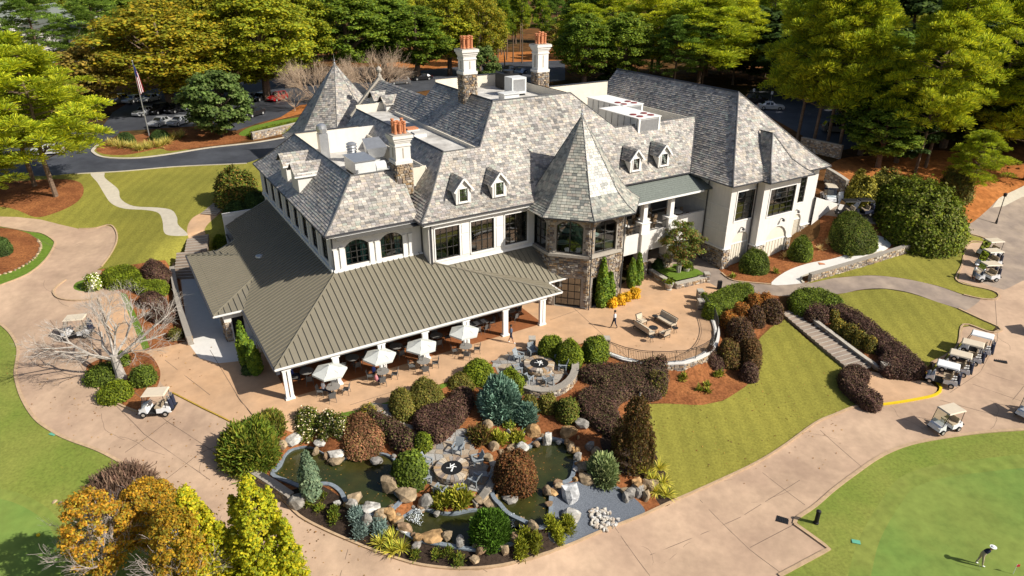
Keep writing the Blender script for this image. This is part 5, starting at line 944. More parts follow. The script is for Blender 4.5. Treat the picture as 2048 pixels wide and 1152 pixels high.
# pale sycamore on the left drive island: hand-placed limbs
def sycamore():
    b = g1(243, 757); o = empty('sycamore_tree', b); tr = MB(); tr.tube([(0, 0, -.3), (0, 0, .5), (-.05, 0, 1.4), (-.1, 0, 2.2)], [.5, .36, .32, .28], 9); tr.build('trunk', MAT['pale_bark'], o); m = MB(); rr = random.Random(4)
    def sub(p, d, L_, r, l):
        q = p+d*L_; mid = p.lerp(q, .5)+Vector((rr.uniform(-1, 1), rr.uniform(-1, 1), rr.uniform(-.6, .6)))*L_*.1; m.tube([p, mid, q], [r, r*.8, r*.6], 5 if l > 2 else 3)
        if l == 0: return
        for i in range(5 if l <= 2 else 4):
            o_ = d.orthogonal().normalized(); o_.rotate(Matrix.Rotation(rr.uniform(0, 6.28), 3, d)); nd = (d+o_*rr.uniform(.5, 1.0)+Vector((0, 0, .14))).normalized(); sub(mid.lerp(q, rr.uniform(0, 1)), nd, L_*rr.uniform(.5, .72), r*rr.uniform(.36, .55), l-1)
    for (dx, dy, dz, L_, r) in ((-1, .1, .35, 4.2, .17), (-.8, .9, .5, 4.0, .15), (.9, .5, .7, 4.6, .17), (.25, 1.0, .8, 4.0, .13), (.6, -.2, .35, 3.0, .1), (-.4, -.5, .5, 2.6, .09), (-.5, .7, .9, 3.8, .12), (.1, .4, 1.1, 3.6, .12)):
        sub(Vector((-.08, 0, 1.9+rr.uniform(-.3, .2))), Vector((dx, dy, dz)).normalized(), L_*.8, r*.9, 4)
    m.build('crown', MAT['pale_bark'], o); T(o, 'leafless pale sycamore spreading over the left drive', 'tree')
sycamore()
# ------------------------------------------------------------------ shrubs and hedges
def ccw(p): x, y = p[:, 0], p[:, 1]; return p if (np.dot(x, np.roll(y, -1))-np.dot(y, np.roll(x, -1))) > 0 else p[::-1]
def edge_dist(pts, poly):
    d = np.full(len(pts), 1e9); n = len(poly)
    for i in range(n):
        a, b = poly[i], poly[(i+1) % n]; ab = b-a; l2 = max(ab@ab, 1e-9); t = np.clip(((pts-a)@ab)/l2, 0, 1); q = pts-(a+t[:, None]*ab); d = np.minimum(d, np.hypot(q[:, 0], q[:, 1]))
    return d
def leafy(name, poly, h, cols, label, cat='shrub', group=None, flat=.5, dens=300, leaf=.095, jit=.06, asp=1.0, core=None, lump=.07, spike=False, vary=.25, most=9500):
    """one shrub or hedge: a dark inner mass and thousands of leaf faces over it; poly is the footprint in plan"""
    poly = ccw(resample(np.asarray(poly, float)[:, :2], .25, True)); c0 = poly.mean(0); lo, hi = poly.min(0), poly.max(0); area = .5*abs(np.dot(poly[:, 0], np.roll(poly[:, 1], -1))-np.dot(poly[:, 1], np.roll(poly[:, 0], -1)))
    per = np.hypot(*(np.roll(poly, -1, 0)-poly).T).sum(); dens = dens*min(1, (most/((area+per*h)*dens+1))) if (area+per*h)*dens > most else dens
    g = np.stack(np.meshgrid(np.arange(lo[0], hi[0], .3), np.arange(lo[1], hi[1], .3)), -1).reshape(-1, 2); g = g[pip(g, poly)]; dg = edge_dist(g, poly) if len(g) else np.array([.3]); md = max(dg.max(), .1); w_ = max(.08, min(md, h*flat if flat < 1 else md))
    ph = rng.uniform(0, 6, 4); lm = lambda p: 1+lump*(np.sin(p[:, 0]*3.1+ph[0])*np.sin(p[:, 1]*2.7+ph[1])+.5*np.sin(p[:, 0]*6.3+ph[2])*np.sin(p[:, 1]*5.9+ph[3]))
    prof = lambda d: h*np.sqrt(np.clip(1-(1-np.minimum(d/w_, 1))**2, 0, 1))
    n1 = int(area*dens)+30; p = lo+(hi-lo)*rng.random((int(n1*2.2), 2)); p = p[pip(p, poly)][:n1]; d = edge_dist(p, poly); z = prof(d)*lm(p); k = np.clip(d/w_, 0, 1)
    oc = (p-c0); oc /= np.maximum(np.hypot(oc[:, 0], oc[:, 1]), 1e-6)[:, None]; N1 = np.column_stack([oc*(1-k)[:, None]*.8, .35+k])
    n2 = int(per*h*dens*.9)+20; i = rng.integers(0, len(poly), n2); a, b = poly[i], poly[(i+1) % len(poly)]; e = b-a; nn = np.column_stack([e[:, 1], -e[:, 0]]); nn /= np.maximum(np.hypot(nn[:, 0], nn[:, 1]), 1e-6)[:, None]; q = rng.random(n2)**.8*.98; dd = w_*(1-np.sqrt(1-q*q)); p2 = a+e*rng.random((n2, 1))-nn*dd[:, None]; z2 = q*h*lm(p2); N2 = np.column_stack([nn*(1-q*.7)[:, None], .2+q*.8])
    P2 = np.vstack([p, p2]); Z = np.concatenate([z, z2]); N_ = np.vstack([N1, N2])+rng.normal(size=(len(P2), 3))*.45; N_ /= np.linalg.norm(N_, axis=1)[:, None]; ground = TZ(P2)
    pos = np.column_stack([P2, ground+Z])+rng.normal(size=(len(P2), 3))*jit
    far_ = rng.random(len(P2)) < .07; pos[far_] += N_[far_]*rng.uniform(.05, .22, (int(far_.sum()), 1))
    if spike: al = N_+unit(len(P2))*.35+[0, 0, .4]; al /= np.linalg.norm(al, axis=1)[:, None]; u = np.cross(al, unit(len(P2))); u /= np.linalg.norm(u, axis=1)[:, None]; s_ = (leaf*rng.uniform(.6, 1.4, len(P2)))[:, None]; V = np.stack([pos-u*s_*.18, pos+u*s_*.18, pos+al*s_*asp+u*s_*.12, pos+al*s_*asp-u*s_*.12], 1)
    else: V = leaf_quads(pos, N_, leaf*rng.uniform(.65, 1.4, len(P2)), asp)
    C = pal(cols, len(P2), vary)*(1+.28*np.sin(P2[:, :1]*1.9+ph[0])*np.sin(P2[:, 1:2]*2.3+ph[1])+.15*np.sin(P2[:, :1]*5+Z[:, None]*4+ph[2]))
    # inner mass
    cv = [Vector(t_) for t_ in poly]+([Vector(t_) for t_ in g[dg > .12]] if len(g) else []); n = len(poly); vo, eo, fo, *_ = delaunay_2d_cdt(cv, [(j, (j+1) % n) for j in range(n)], [], 1, 1e-4); v = np.array([(t_.x, t_.y) for t_ in vo]); dv = edge_dist(v, poly); zz = np.maximum(prof(dv)*.9*lm(v)-.05, -.1)
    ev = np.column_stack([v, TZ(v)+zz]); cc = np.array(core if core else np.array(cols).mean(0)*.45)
    # origin at the foot
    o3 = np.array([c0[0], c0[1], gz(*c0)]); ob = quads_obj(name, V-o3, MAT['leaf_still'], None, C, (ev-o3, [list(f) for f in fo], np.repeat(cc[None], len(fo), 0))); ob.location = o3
    return T(ob, label, cat, group)
def hedge_px(px, h, cols, label, **kw):
    z = TZ(G(px))+h*.8; z = z if len(z) == len(px) else z; w_ = PZ(px, z)
    for _ in range(3): w_ = PZ(px, TZ(w_)+h*.8)
    return leafy(kw.pop('name', 'clipped_hedge'), smooth_poly(w_[:, :2], True, 3), h, cols, label, cat=kw.pop('cat', 'hedge'), **kw)
def dome_geo(x0, x1, yt, yb):
    """centre, radius and height of a half-ellipsoid whose outline fills the pixel box"""
    cx = (x0+x1)/2; f = g1(cx, yb); v = f-[0, 0, CAM_H]; sc = FPX/float(v@CF); r = (x1-x0)/2/sc; sd = -v[2]/np.linalg.norm(v)
    for _ in range(3):
        c = g1(cx, max(yb-r*.92*sd*sc, yt+2)); v = c-[0, 0, CAM_H]; sc = FPX/float(v@CF); r = (x1-x0)/2/sc; sd = -v[2]/np.linalg.norm(v)
    V = (yb-yt)/sc-r*sd*.92; h = math.sqrt(max(V*V-(r*sd*.92)**2, (.3*r)**2))/math.sqrt(1-sd*sd); return c, r*.95, max(h*.84, .2)
def bush(x0, x1, yt, yb, cols, label, name='round_shrub', **kw):
    c, r, h = dome_geo(x0, x1, yt, yb)
    if kw.get('spike'): k = min(kw.get('leaf', .1)*kw.get('asp', 1), r*.6); r = max(r-k*.5, .12); h = max(h-k*.7, .12)
    else: r = max(r-.05, .12); h = max(h-.06, .12)
    a = np.linspace(0, 2*math.pi, 22)[:-1]; rr = r*(1+.05*np.sin(a*3+random.uniform(0, 6))); p = np.column_stack([c[0]+rr*np.cos(a), c[1]+rr*.95*np.sin(a)]); kw.setdefault('flat', 1.2)
    return leafy(name, p, h, cols, label, **kw)
BOX = [(.042,.066,.010),(.058,.086,.011),(.034,.052,.009),(.072,.098,.012)]; LIME = [(.092,.122,.009),(.072,.104,.009),(.115,.14,.010),(.056,.082,.009)]; OLI = [(.085,.088,.018),(.065,.075,.016),(.11,.095,.02),(.075,.06,.016)]; PUR = [(.056,.030,.028),(.070,.038,.033),(.042,.025,.023),(.066,.048,.028)]; BRN = [(.075,.038,.016),(.055,.035,.014),(.09,.05,.02),(.045,.036,.014)]; ORG = [(.20,.075,.018),(.15,.06,.018),(.24,.11,.02),(.09,.06,.016)]; YEL = [(.36,.22,.012),(.28,.19,.014),(.42,.24,.014)]; PNK = [(.19,.09,.055),(.15,.075,.045),(.12,.065,.035),(.10,.075,.03)]; BLU = [(.075,.135,.115),(.095,.165,.14),(.055,.105,.09),(.12,.19,.165)]; JUN = [(.075,.11,.014),(.10,.125,.016),(.12,.115,.018),(.05,.085,.012)]; DGR = [(.022,.042,.012),(.03,.055,.014),(.042,.07,.018)]
H_ = hedge_px; B_ = bush
H_([(202,553),(208,541),(235,532),(262,530),(277,538),(284,556),(302,560),(332,562),(335,574),(315,584),(290,582),(262,569),(245,565),(215,567)], .9, LIME, 'winding bright green hedge beside the left steps')
B_(287,348,521,560, PUR, 'dark purple mound behind the winding green hedge', flat=.7); B_(278,335,581,617, PUR, 'smaller purple mound below the winding green hedge'); B_(300,355,606,648, PUR, 'purple mound nearest the leafless sycamore twigs')
B_(172,205,545,582, LIME+[(.7,.7,.65)], 'white flowering bush at the nose of the left bed', 'flowering_shrub', leaf=.13, jit=.1); B_(172,240,726,772, BOX, 'dark green shrub left of the sycamore trunk', lump=.12, jit=.1); B_(196,268,762,808, LIME, 'bright green shrub in front of the sycamore trunk', lump=.12, jit=.1); B_(262,316,725,775, BOX, 'green shrub right of the sycamore trunk', lump=.1, jit=.08); B_(225,262,700,735, BOX, 'green shrub behind the sycamore trunk', jit=.08)
B_(-25,26,470,512, DGR, 'dark round shrub on the left island bed'); B_(338,368,655,682, OLI, 'small olive shrub at the end of the left bed', jit=.1)
B_(442,562,842,948, JUN, 'large feathery juniper at the corner of the pond garden', 'juniper', spike=True, leaf=.22, asp=1.5, lump=.15, jit=.12, dens=200); B_(505,572,826,872, OLI+JUN, 'olive juniper behind the large feathery juniper', 'juniper', spike=True, leaf=.18, asp=1.3, lump=.15, jit=.1)
for k,(a,b) in enumerate(((590,640),(630,675),(662,702))): B_(a,b,824+k*3,866-k, OLI+BOX+[(.55,.5,.42)], 'low white flecked shrub by the patio edge, '+('leftmost','middle','rightmost')[k]+' of three', 'flowering_shrub', leaf=.1, jit=.1)
B_(720,756,808,838, OLI+[(.2,.16,.02)], 'small yellowish shrub on the lawn strip corner', jit=.08); B_(778,832,775,836, OLI, 'olive mound at the left end of the clipped garden hedge', flat=.7); B_(815,892,758,822, OLI, 'broad olive mound below the dining umbrellas', flat=.7); B_(895,952,745,782, OLI, 'olive mound between purple hedge and green shrub')
H_([(826,840),(832,822),(850,810),(880,801),(895,795),(905,780),(925,773),(945,779),(947,795),(932,820),(915,842),(892,864),(870,872),(845,862)], .95, PUR, 'heart shaped purple hedge above the pond garden'); H_([(735,842),(760,833),(790,838),(815,852),(829,870),(826,890),(805,894),(785,886),(770,868),(745,862)], .85, PUR+[(.06,.07,.02)], 'curved purple hedge right of the bronze bush')
B_(682,772,848,914, PNK, 'bronze pink bush beside the left pond', lump=.1, jit=.06); B_(826,866,862,908, LIME, 'low green cushion beside the flagstone court'); B_(782,860,898,984, BOX, 'dense dark green dome at the right end of the left pond', leaf=.13, lump=.06); B_(800,835,888,915, PNK, 'small bronze shrub behind the dense green dome')
B_(924,992,716,770, LIME, 'bright green shrub left of the upper fire pit', lump=.08); B_(990,1052,738,795, LIME, 'green shrub between blue cedar and upper fire pit', lump=.1, jit=.08); B_(1042,1078,785,832, OLI, 'olive shrub right of the blue cedar', jit=.07); B_(1074,1116,785,830, OLI, 'second olive shrub right of the blue cedar', jit=.07); B_(1108,1160,790,848, BOX+OLI, 'dark round shrub left of the serpentine hedge')
B_(1072,1128,664,722, LIME, 'bright green shrub behind the upper fire pit seats', lump=.08); B_(1110,1168,676,738, LIME, 'bright green shrub right of the upper fire pit seats', lump=.08); B_(1160,1219,667,728, LIME+BOX, 'clipped green ball at the start of the terrace railing')
H_([(1158,738),(1175,727),(1210,724),(1250,724),(1290,729),(1330,738),(1337,760),(1322,783),(1292,790),(1270,782),(1242,795),(1235,812),(1244,835),(1241,853),(1226,862),(1200,851),(1175,832),(1155,806),(1158,782),(1180,770),(1200,761),(1165,750)], .9, PUR+[(.05,.05,.02)], 'serpentine purple hedge below the round terrace')
B_(1290,1335,738,790, PUR+OLI, 'brown clump joining the serpentine hedge near the weeping tree', jit=.07)
H_([(1404,598),(1425,586),(1450,573),(1480,565),(1507,572),(1503,586),(1470,601),(1440,616),(1418,613)], 1.0, BOX+LIME[:2], 'flat green hedge along the lane by the terrace'); B_(1402,1443,603,643, LIME+BOX, 'round green ball at the end of the terrace railing')
for k,q in enumerate(((1440,1480,622,662),(1462,1500,600,645),(1492,1522,584,618),(1515,1542,583,612))): B_(*q, ORG, 'orange leaved shrub beside the terrace, '+('first','second','third','fourth')[k]+' from the railing', jit=.1, lump=.12)
for k,q in enumerate(((1488,1530,608,655),(1515,1568,595,645))): B_(*q, BRN+PUR, 'brown purple mound near the stair head, '+('nearer the orange shrubs','nearer the stairs')[k])
B_(1448,1510,630,692, BRN+PUR, 'brown purple mound in the middle of the terrace bank'); B_(1430,1482,672,738, BRN+OLI[2:], 'brown mound right below the terrace railing'); B_(1470,1523,668,742, BRN, 'brown mound at the edge of the slope lawn'); B_(1476,1516,720,766, PUR, 'dark mound at the lower corner of the slope bed'); B_(1408,1450,706,742, PUR, 'dark mound against the terrace wall')
H_([(1578,592),(1590,580),(1620,575),(1655,581),(1690,601),(1670,613),(1640,613),(1610,620),(1585,610)], 1.1, BOX+LIME[:2], 'flat green hedge at the head of the garden stairs'); B_(1602,1660,606,644, PUR, 'purple skirt hedge under the green hedge at the stair head', flat=.6)
for k,q in enumerate(((1655,1680,616,646),(1660,1692,636,668),(1682,1714,645,682),(1702,1730,658,695),(1722,1752,668,706))): B_(*q, OLI+[(.2,.14,.02)], 'olive gold shrub beside the garden stairs, '+('first','second','third','fourth','fifth')[k]+' from the top', jit=.08, lump=.1)
H_([(1648,610),(1665,604),(1700,613),(1740,636),(1780,669),(1810,691),(1840,716),(1855,736),(1836,746),(1800,744),(1770,739),(1757,716),(1765,702),(1740,682),(1710,652),(1670,627)], 1.0, PUR, 'long purple hedge sweeping down beside the garden stairs'); H_([(1680,740),(1700,728),(1726,731),(1742,746),(1736,758),(1727,762),(1742,777),(1764,791),(1766,803),(1750,812),(1725,802),(1700,782),(1682,762)], .9, PUR, 'hooked purple hedge at the foot of the garden stairs')
B_(1476,1538,493,550, BOX, 'dark green clipped ball in front of the first carriage door'); B_(1574,1624,467,523, BOX+LIME[:1], 'taller green clipped ball between the carriage doors'); B_(1655,1754,436,496, BOX+OLI[:1], 'big oval clipped hedge at the end of the right wing', flat=.8)
B_(1746,1930,368,486, LIME+OLI[:2]+BOX[3:], 'huge broad rounded shrub on the right above the stone wall', lump=.2, jit=.25, leaf=.2, dens=400, name='tall_shrub', most=22000); B_(1690,1745,345,415, [(.14,.13,.02),(.1,.1,.02),(.18,.16,.02)], 'yellowish climbing shrub behind the carts on the upper lane', lump=.2, jit=.2, leaf=.18, name='tall_shrub'); B_(1735,1800,340,408, [(.14,.13,.02),(.1,.1,.02),(.07,.08,.02)], 'yellow green shrub under the right pines', lump=.2, jit=.2, leaf=.18, name='tall_shrub'); B_(1690,1716,368,405, BOX, 'small dark shrub beside the stone pier on the upper lane'); B_(1880,1940,330,400, OLI, 'loose shrub on the straw bank', lump=.2, jit=.2, leaf=.18)
for k,q in enumerate(((1212,1236,591,617),(1230,1251,587,612),(1245,1263,581,605),(1257,1281,574,599))): B_(*q, YEL, 'bright yellow shrub at the turret foot, '+('first','second','third','fourth')[k]+' from the left', leaf=.12)
B_(1302,1330,514,546, DGR, 'dark shrub under the balcony beside the planter'); B_(1360,1387,515,549, BOX, 'green ball in the stone planter'); B_(432,520,332,418, OLI+BOX+[(.16,.09,.02)], 'tall rusty green shrub at the rear left corner of the clubhouse', lump=.15, jit=.18, leaf=.18, name='tall_shrub'); B_(420,458,448,482, LIME, 'bright green shrub by the left steps'); B_(432,462,478,500, RED, 'small red shrub by the left porch roof'); B_(448,500,400,440, DGR, 'dark shrub in the shade along the left wall', lump=.1, jit=.1); B_(490,545,380,432, DGR, 'dark hedge against the left wing wall', lump=.1, jit=.1)
B_(482,526,722,752, DGR, 'dark rounded shrub beside the porch corner'); B_(235,272,262,288, DGR, 'dark shrub left of the flagpole foot'); B_(302,342,258,282, DGR, 'dark shrub right of the flagpole foot')
H_([(500,262),(540,252),(585,242),(625,232),(640,238),(600,252),(550,262),(505,270)], .8, LIME, 'long bright green hedge above the rear stone wall')
B_(172,312,962,1024, [(.10,.06,.05),(.075,.05,.04),(.13,.09,.07)], 'purple brown twiggy thicket beside the practice green', spike=True, leaf=.14, asp=2.6, jit=.2, lump=.2, dens=260, name='thicket')
B_(938,1023,1016,1104, [(.05,.105,.014),(.065,.13,.016),(.04,.085,.012)], 'bright green dome pine over the lower pond', spike=True, leaf=.16, asp=1.3, jit=.06, name='dwarf_pine'); B_(985,1076,896,996, [(.085,.036,.016),(.11,.045,.018),(.06,.03,.015),(.075,.05,.018)], 'russet weeping maple on the bank between the ponds', lump=.12, jit=.1, leaf=.1, name='weeping_maple', cat='tree')
B_(958,1043,753,846, BLU, 'large blue green cedar above the flagstone court', spike=True, leaf=.24, asp=1.5, lump=.2, jit=.12, name='blue_cedar', cat='tree'); B_(1030,1074,806,854, BLU, 'small blue green cedar right of the large one', spike=True, leaf=.2, asp=1.5, lump=.15, jit=.1, name='blue_cedar', cat='tree')
for k,q in enumerate(((697,728,1016,1046),(705,740,1044,1076),(741,776,1040,1069))): B_(*q, [(.13,.19,.2),(.17,.24,.25),(.10,.15,.155)], 'round dwarf blue spruce by the road kerb, '+('upper left','lower left','right')[k]+' of three', spike=True, leaf=.13, asp=1.2, name='dwarf_spruce')
B_(1174,1236,908,976, [(.13,.17,.08),(.17,.2,.1),(.09,.13,.06)], 'pale grey green shrub above the gravel', spike=True, leaf=.2, asp=1.4, jit=.1, lump=.15)
for k,q in enumerate(((1088,1115,1028,1064),(1121,1150,1030,1072),(1102,1130,1048,1088),(1033,1062,1055,1085),(1058,1084,1066,1104),(1028,1056,1078,1118))): B_(*q, [(.13,.145,.014),(.10,.125,.014),(.16,.165,.018)], 'lime thread cypress ball by the lower pond, number '+('one','two','three','four','five','six')[k]+' from the gravel', spike=True, leaf=.15, asp=1.4, name='thread_cypress')
for k,q in enumerate(((607,630,992,1015),(628,650,1008,1028),(655,680,1012,1035),(655,682,1030,1050),(633,655,985,1002),(820,842,1100,1120),(862,885,1100,1118),(886,908,1096,1118),(905,930,1110,1134))): B_(*q, JUN, 'small green cushion plant on the dark bed by the road kerb', group='cushion plants along the pond kerb', spike=True, leaf=.12, asp=1.2, name='cushion_plant')
for k,q in enumerate(((862,905,985,1018),(900,940,980,1016),(1020,1048,868,888),(985,1010,868,890))): B_(*q, [(.16,.17,.02),(.12,.145,.018),(.2,.19,.03)], 'yellow green leafy clump among the rocks, '+('below the lower fire pit, left','below the lower fire pit, right','at the top of the right pond','left of the top of the right pond')[k], spike=True, leaf=.28, asp=1.6, jit=.08, name='grass_clump', cat='plant')
B_(935,985,855,890, BRN+OLI, 'dark brown shrub beside the flagstone steps', jit=.12, spike=True, leaf=.2, asp=1.3); B_(1005,1030,838,858, JUN, 'low green plant beside the blue cedar', jit=.08)
random.seed(12)
for k in range(16): x, y = random.choice([(random.uniform(1320,1420),random.uniform(755,800)),(random.uniform(1400,1460),random.uniform(745,785)),(random.uniform(1462,1560),random.uniform(545,560)),(random.uniform(1570,1700),random.uniform(505,525))]); B_(x-5,x+5,y-7,y+2, [(.2,.2,.03),(.12,.14,.02),(.07,.1,.015)], 'tiny yellow green plant dotted in the straw mulch', group='small plants dotted in the mulch', spike=True, leaf=.2, asp=1.5, dens=120, name='small_plant', cat='plant')
# columnar evergreens: leaf cones
def column_plant(x0, x1, yt, yb, cols, label, name='arborvitae', spike=False, leaf=.13, taper=1.0, n=2600):
    b = g1((x0+x1)/2, yb-3); h = top_h(b, yt); r = (x1-x0)/2*np.linalg.norm(b-[0, 0, CAM_H])/FPX; q = rng.random(n)**.85; a = rng.uniform(0, 6.28, n); rr = r*np.minimum(1, np.minimum((1-q)*2.0+.08, .6+q*2.2))*(1+.1*np.sin(a*4+q*9))
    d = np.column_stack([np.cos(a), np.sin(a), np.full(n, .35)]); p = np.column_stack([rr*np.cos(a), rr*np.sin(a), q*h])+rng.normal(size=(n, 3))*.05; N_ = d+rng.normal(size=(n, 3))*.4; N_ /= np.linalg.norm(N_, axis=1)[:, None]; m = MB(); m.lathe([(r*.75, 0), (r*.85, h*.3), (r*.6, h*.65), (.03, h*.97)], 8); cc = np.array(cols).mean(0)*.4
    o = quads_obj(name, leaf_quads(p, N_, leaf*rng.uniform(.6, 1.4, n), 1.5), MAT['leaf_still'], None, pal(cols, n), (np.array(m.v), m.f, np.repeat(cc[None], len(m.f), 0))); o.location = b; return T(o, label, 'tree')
ARB = [(.075,.125,.012),(.055,.10,.012),(.11,.155,.014),(.04,.075,.01)]
column_plant(1191,1214,517,616, ARB, 'tallest columnar evergreen at the turret foot'); column_plant(1209,1227,545,612, ARB, 'shorter columnar evergreen right of the tallest at the turret'); column_plant(1184,1200,540,606, ARB, 'columnar evergreen tucked left of the tallest at the turret'); column_plant(1254,1270,518,578, ARB, 'slim columnar evergreen right of the turret, left one'); column_plant(1267,1283,507,572, ARB, 'slim columnar evergreen right of the turret, right one'); column_plant(484,506,644,738, ARB, 'columnar evergreen beside the left porch wall, taller one'); column_plant(501,524,682,750, ARB, 'columnar evergreen beside the left porch wall, shorter one')
column_plant(608,641,904,998, [(.085,.125,.085),(.11,.15,.10),(.06,.095,.065)], 'slender silvery weeping spruce at the left pond', 'weeping_spruce', leaf=.16)
# spiky plants
def spiky(px, r, label, cols, name='yucca', group=None, n=70, w_=.05, up=.5, cat='plant'):
    b = g1(*px); d = unit(n); d[:, 2] = abs(d[:, 2])+up*rng.random(n); d /= np.linalg.norm(d, axis=1)[:, None]; L_ = r*rng.uniform(.7, 1.15, n)[:, None]; u = np.cross(d, [0, 0, 1.0]); u /= np.maximum(np.linalg.norm(u, axis=1), 1e-3)[:, None]; mid = d*L_*.6; tip = d*L_+np.array([0, 0, -.25])*L_*(1-d[:, 2:])
    V = np.concatenate([np.stack([-u*w_*.5, u*w_*.5, mid+u*w_*.5, mid-u*w_*.5], 1), np.stack([mid-u*w_*.5, mid+u*w_*.5, tip+u*w_*.08, tip-u*w_*.08], 1)]); c = pal(cols, n); o = quads_obj(name, V, MAT['leaf_still'], None, np.vstack([c, c])); o.location = b; return T(o, label, cat, group)
YUC = [(.34,.31,.05),(.28,.28,.04),(.16,.2,.03),(.4,.36,.08)]
for k,q in enumerate(((762,1090),(785,1083),(803,1100),(785,1104))): spiky(q, .95, 'cream striped yucca by the road kerb below the ponds, '+('left','top','right','bottom')[k]+' of four', YUC)
for k,q in enumerate(((1292,945),(1318,938),(1305,962),(1325,968),(1312,985),(1333,992))): spiky(q, .9, 'cream striped yucca at the lawn corner, '+('top left','top right','middle left','middle right','bottom left','bottom right')[k]+' of six', YUC)
for k,q in enumerate(((1568,515),(1600,520),(1653,488),(1640,500),(1800,492))): spiky(q, .8, 'pale straw grass tuft in the bed along the right wing', [(.4,.32,.16),(.3,.24,.12)], 'grass_tuft', 'straw grass tufts along the right wing', 60, .03, 1.0)
random.seed(3)
for k in range(22): spiky((222+k*6.8+random.uniform(-3,3), 300-abs(k-9)*.9-max(0,k-12)*1.6+random.uniform(-4,3)), 1.3, 'yellowish ornamental grass in the bed round the flagpole', [(.34,.3,.08),(.22,.22,.05),(.14,.16,.03),(.42,.36,.14)], 'ornamental_grass', 'ornamental grasses round the flagpole', 90, .04, .9)
# weeping dark tree, planter tree, foreground trees
def weeping():
    b = g1(1262, 925); h = top_h(b, 785); o = empty('weeping_tree', b); m = MB(); m.tube([(0, 0, -.2), (.1, 0, h*.3), (.05, .1, h*.65), (.25, .2, h*.98)], [.16, .13, .1, .06], 7); m.build('trunk', MAT['pale_bark'], o); ps = []
    for k in range(120):
        a = rng.uniform(0, 6.28); z0 = h*rng.uniform(.25, .98); z1 = max(.05, z0-h*rng.uniform(.25, .6)); rm = min(1.45, .25+(h-z0)*.34+rng.uniform(0, .45)); nk = int(30+(z0-z1)*22); q = np.sort(rng.random(nk)); r = .08+(rm-.08)*np.minimum(1, q*2.2)**.7; ps.append(np.column_stack([r*np.cos(a)+.15*(1-q), r*np.sin(a), z0+.25*np.sin(q*2.5)*(q < .5)-(z0-z1)*q**1.3])+rng.normal(size=(nk, 3))*.07)
    p = np.concatenate(ps); n = len(p); al = rng.normal(size=(n, 3))*.5+[0, 0, -1]; al /= np.linalg.norm(al, axis=1)[:, None]; u = np.cross(al, unit(n)); u /= np.linalg.norm(u, axis=1)[:, None]; s_ = rng.uniform(.08, .2, n)[:, None]; V = np.stack([p-u*.03, p+u*.03, p+al*s_+u*.045, p+al*s_-u*.045], 1)
    quads_obj('crown', V, MAT['leaf'], o, pal([(.055,.03,.018),(.035,.025,.014),(.05,.045,.014),(.08,.045,.02)], n)); T(o, 'dark drooping weeping tree at the corner of the slope lawn', 'tree')
weeping()
def planter_tree():
    b = g1(1356, 552); h = top_h(b, 440); o = empty('planter_tree', b); m = MB()
    for k in range(6): a = k*1.05; m.tube([(.12*math.cos(a), .12*math.sin(a), -.1), (.25*math.cos(a), .25*math.sin(a), h*.3), (.7*math.cos(a), .7*math.sin(a), h*.62)], [.07, .055, .03], 6)
    m.build('trunk', MAT['pale_bark'], o); cs = []; rs = []
    for k in range(80): d = unit(1)[0]; f = rng.uniform(.35, 1)**.6; cs.append(np.array([d[0]*2.3*f, d[1]*2.3*f, h*.64+d[2]*h*.36*f])); rs.append(rng.uniform(.35, .6))
    Q, C = crown_clumps(cs, rs, 95, .14, [(.05,.075,.018),(.07,.085,.022),(.10,.06,.025),(.035,.05,.014)], .8); quads_obj('crown', Q, MAT['leaf'], o, C); T(o, 'small bronze green tree in the stone planter before the balcony', 'tree')
planter_tree()
def fore_tree(name, px, ty, W_, cols, label, K=90, per=120, leaf=.11, conical=True, mat='bark', bare=0, seed=1, leaders=()):
    b = g1(*px); h = top_h(b, ty); o = empty(name, b); r_ = np.random.default_rng(seed); m = MB(); m.tube([(0, 0, -.2), (.05, 0, h*.4), (0, .05, h*.92)], [.16, .1, .02], 7); cs = []; rs = []
    for k in range(K):
        q = (k+.5)/K; a = k*2.4+r_.uniform(-.4, .4); rr = W_*.5*((1.02-q)**.75 if conical else math.sqrt(max(0, 1-(2*q-1)**2)))*r_.uniform(.35, 1)**.5; c = np.array([rr*math.cos(a), rr*math.sin(a), h*(.12+.86*q) if conical else h*(.3+.65*q)]); cs.append(c); rs.append(r_.uniform(.22, .46)*(1.2-.6*q if conical else 1))
        if k % 3 == 0: limb_tube(m, (0, 0, c[2]*.8), c, .035, .012, 4)
    for lx, ly, lh, lw in leaders:
        for k in range(70): q = (k+.5)/70; a = k*2.4; rr = lw*(1.02-q)**.7*r_.uniform(.3, 1)**.5; cs.append(np.array([lx+rr*math.cos(a), ly+rr*math.sin(a), h*lh*(.15+.85*q)])); rs.append(r_.uniform(.2, .4)*(1.1-.6*q))
    if bare: bm = MB(); bare_branches(bm, (0, 0, h*.15), h*.78, W_*.72, 3, 7, .05, .4, seed, 4); bm.build('branches', MAT['grey_twig'], o)
    m.build('trunk', MAT[mat], o); Q, C = crown_clumps(cs, rs, per, leaf, cols, 1.1 if conical else .7); quads_obj('crown', Q, MAT['leaf'], o, C); return T(o, label, 'tree')
GINK = [(.20,.19,.012),(.15,.165,.012),(.24,.20,.012),(.11,.13,.012)]
fore_tree('ginkgo_tree', (430, 1215), 975, 4.4, GINK, 'yellow ginkgo at the bottom edge, left one of the pair', seed=41, K=240, per=60, leaders=((-.9, .2, .8, .9), (.9, -.1, .84, .9), (.2, -.9, .75, .9))); fore_tree('ginkgo_tree', (545, 1210), 955, 4.6, GINK, 'yellow ginkgo at the bottom edge, right one of the pair', seed=42, K=240, per=60, leaders=((-1.0, .1, .85, .9), (.9, .3, .9, .9), (1.7, -.3, .72, .9), (.1, -1, .8, .9), (-1.7, -.4, .7, .9)))
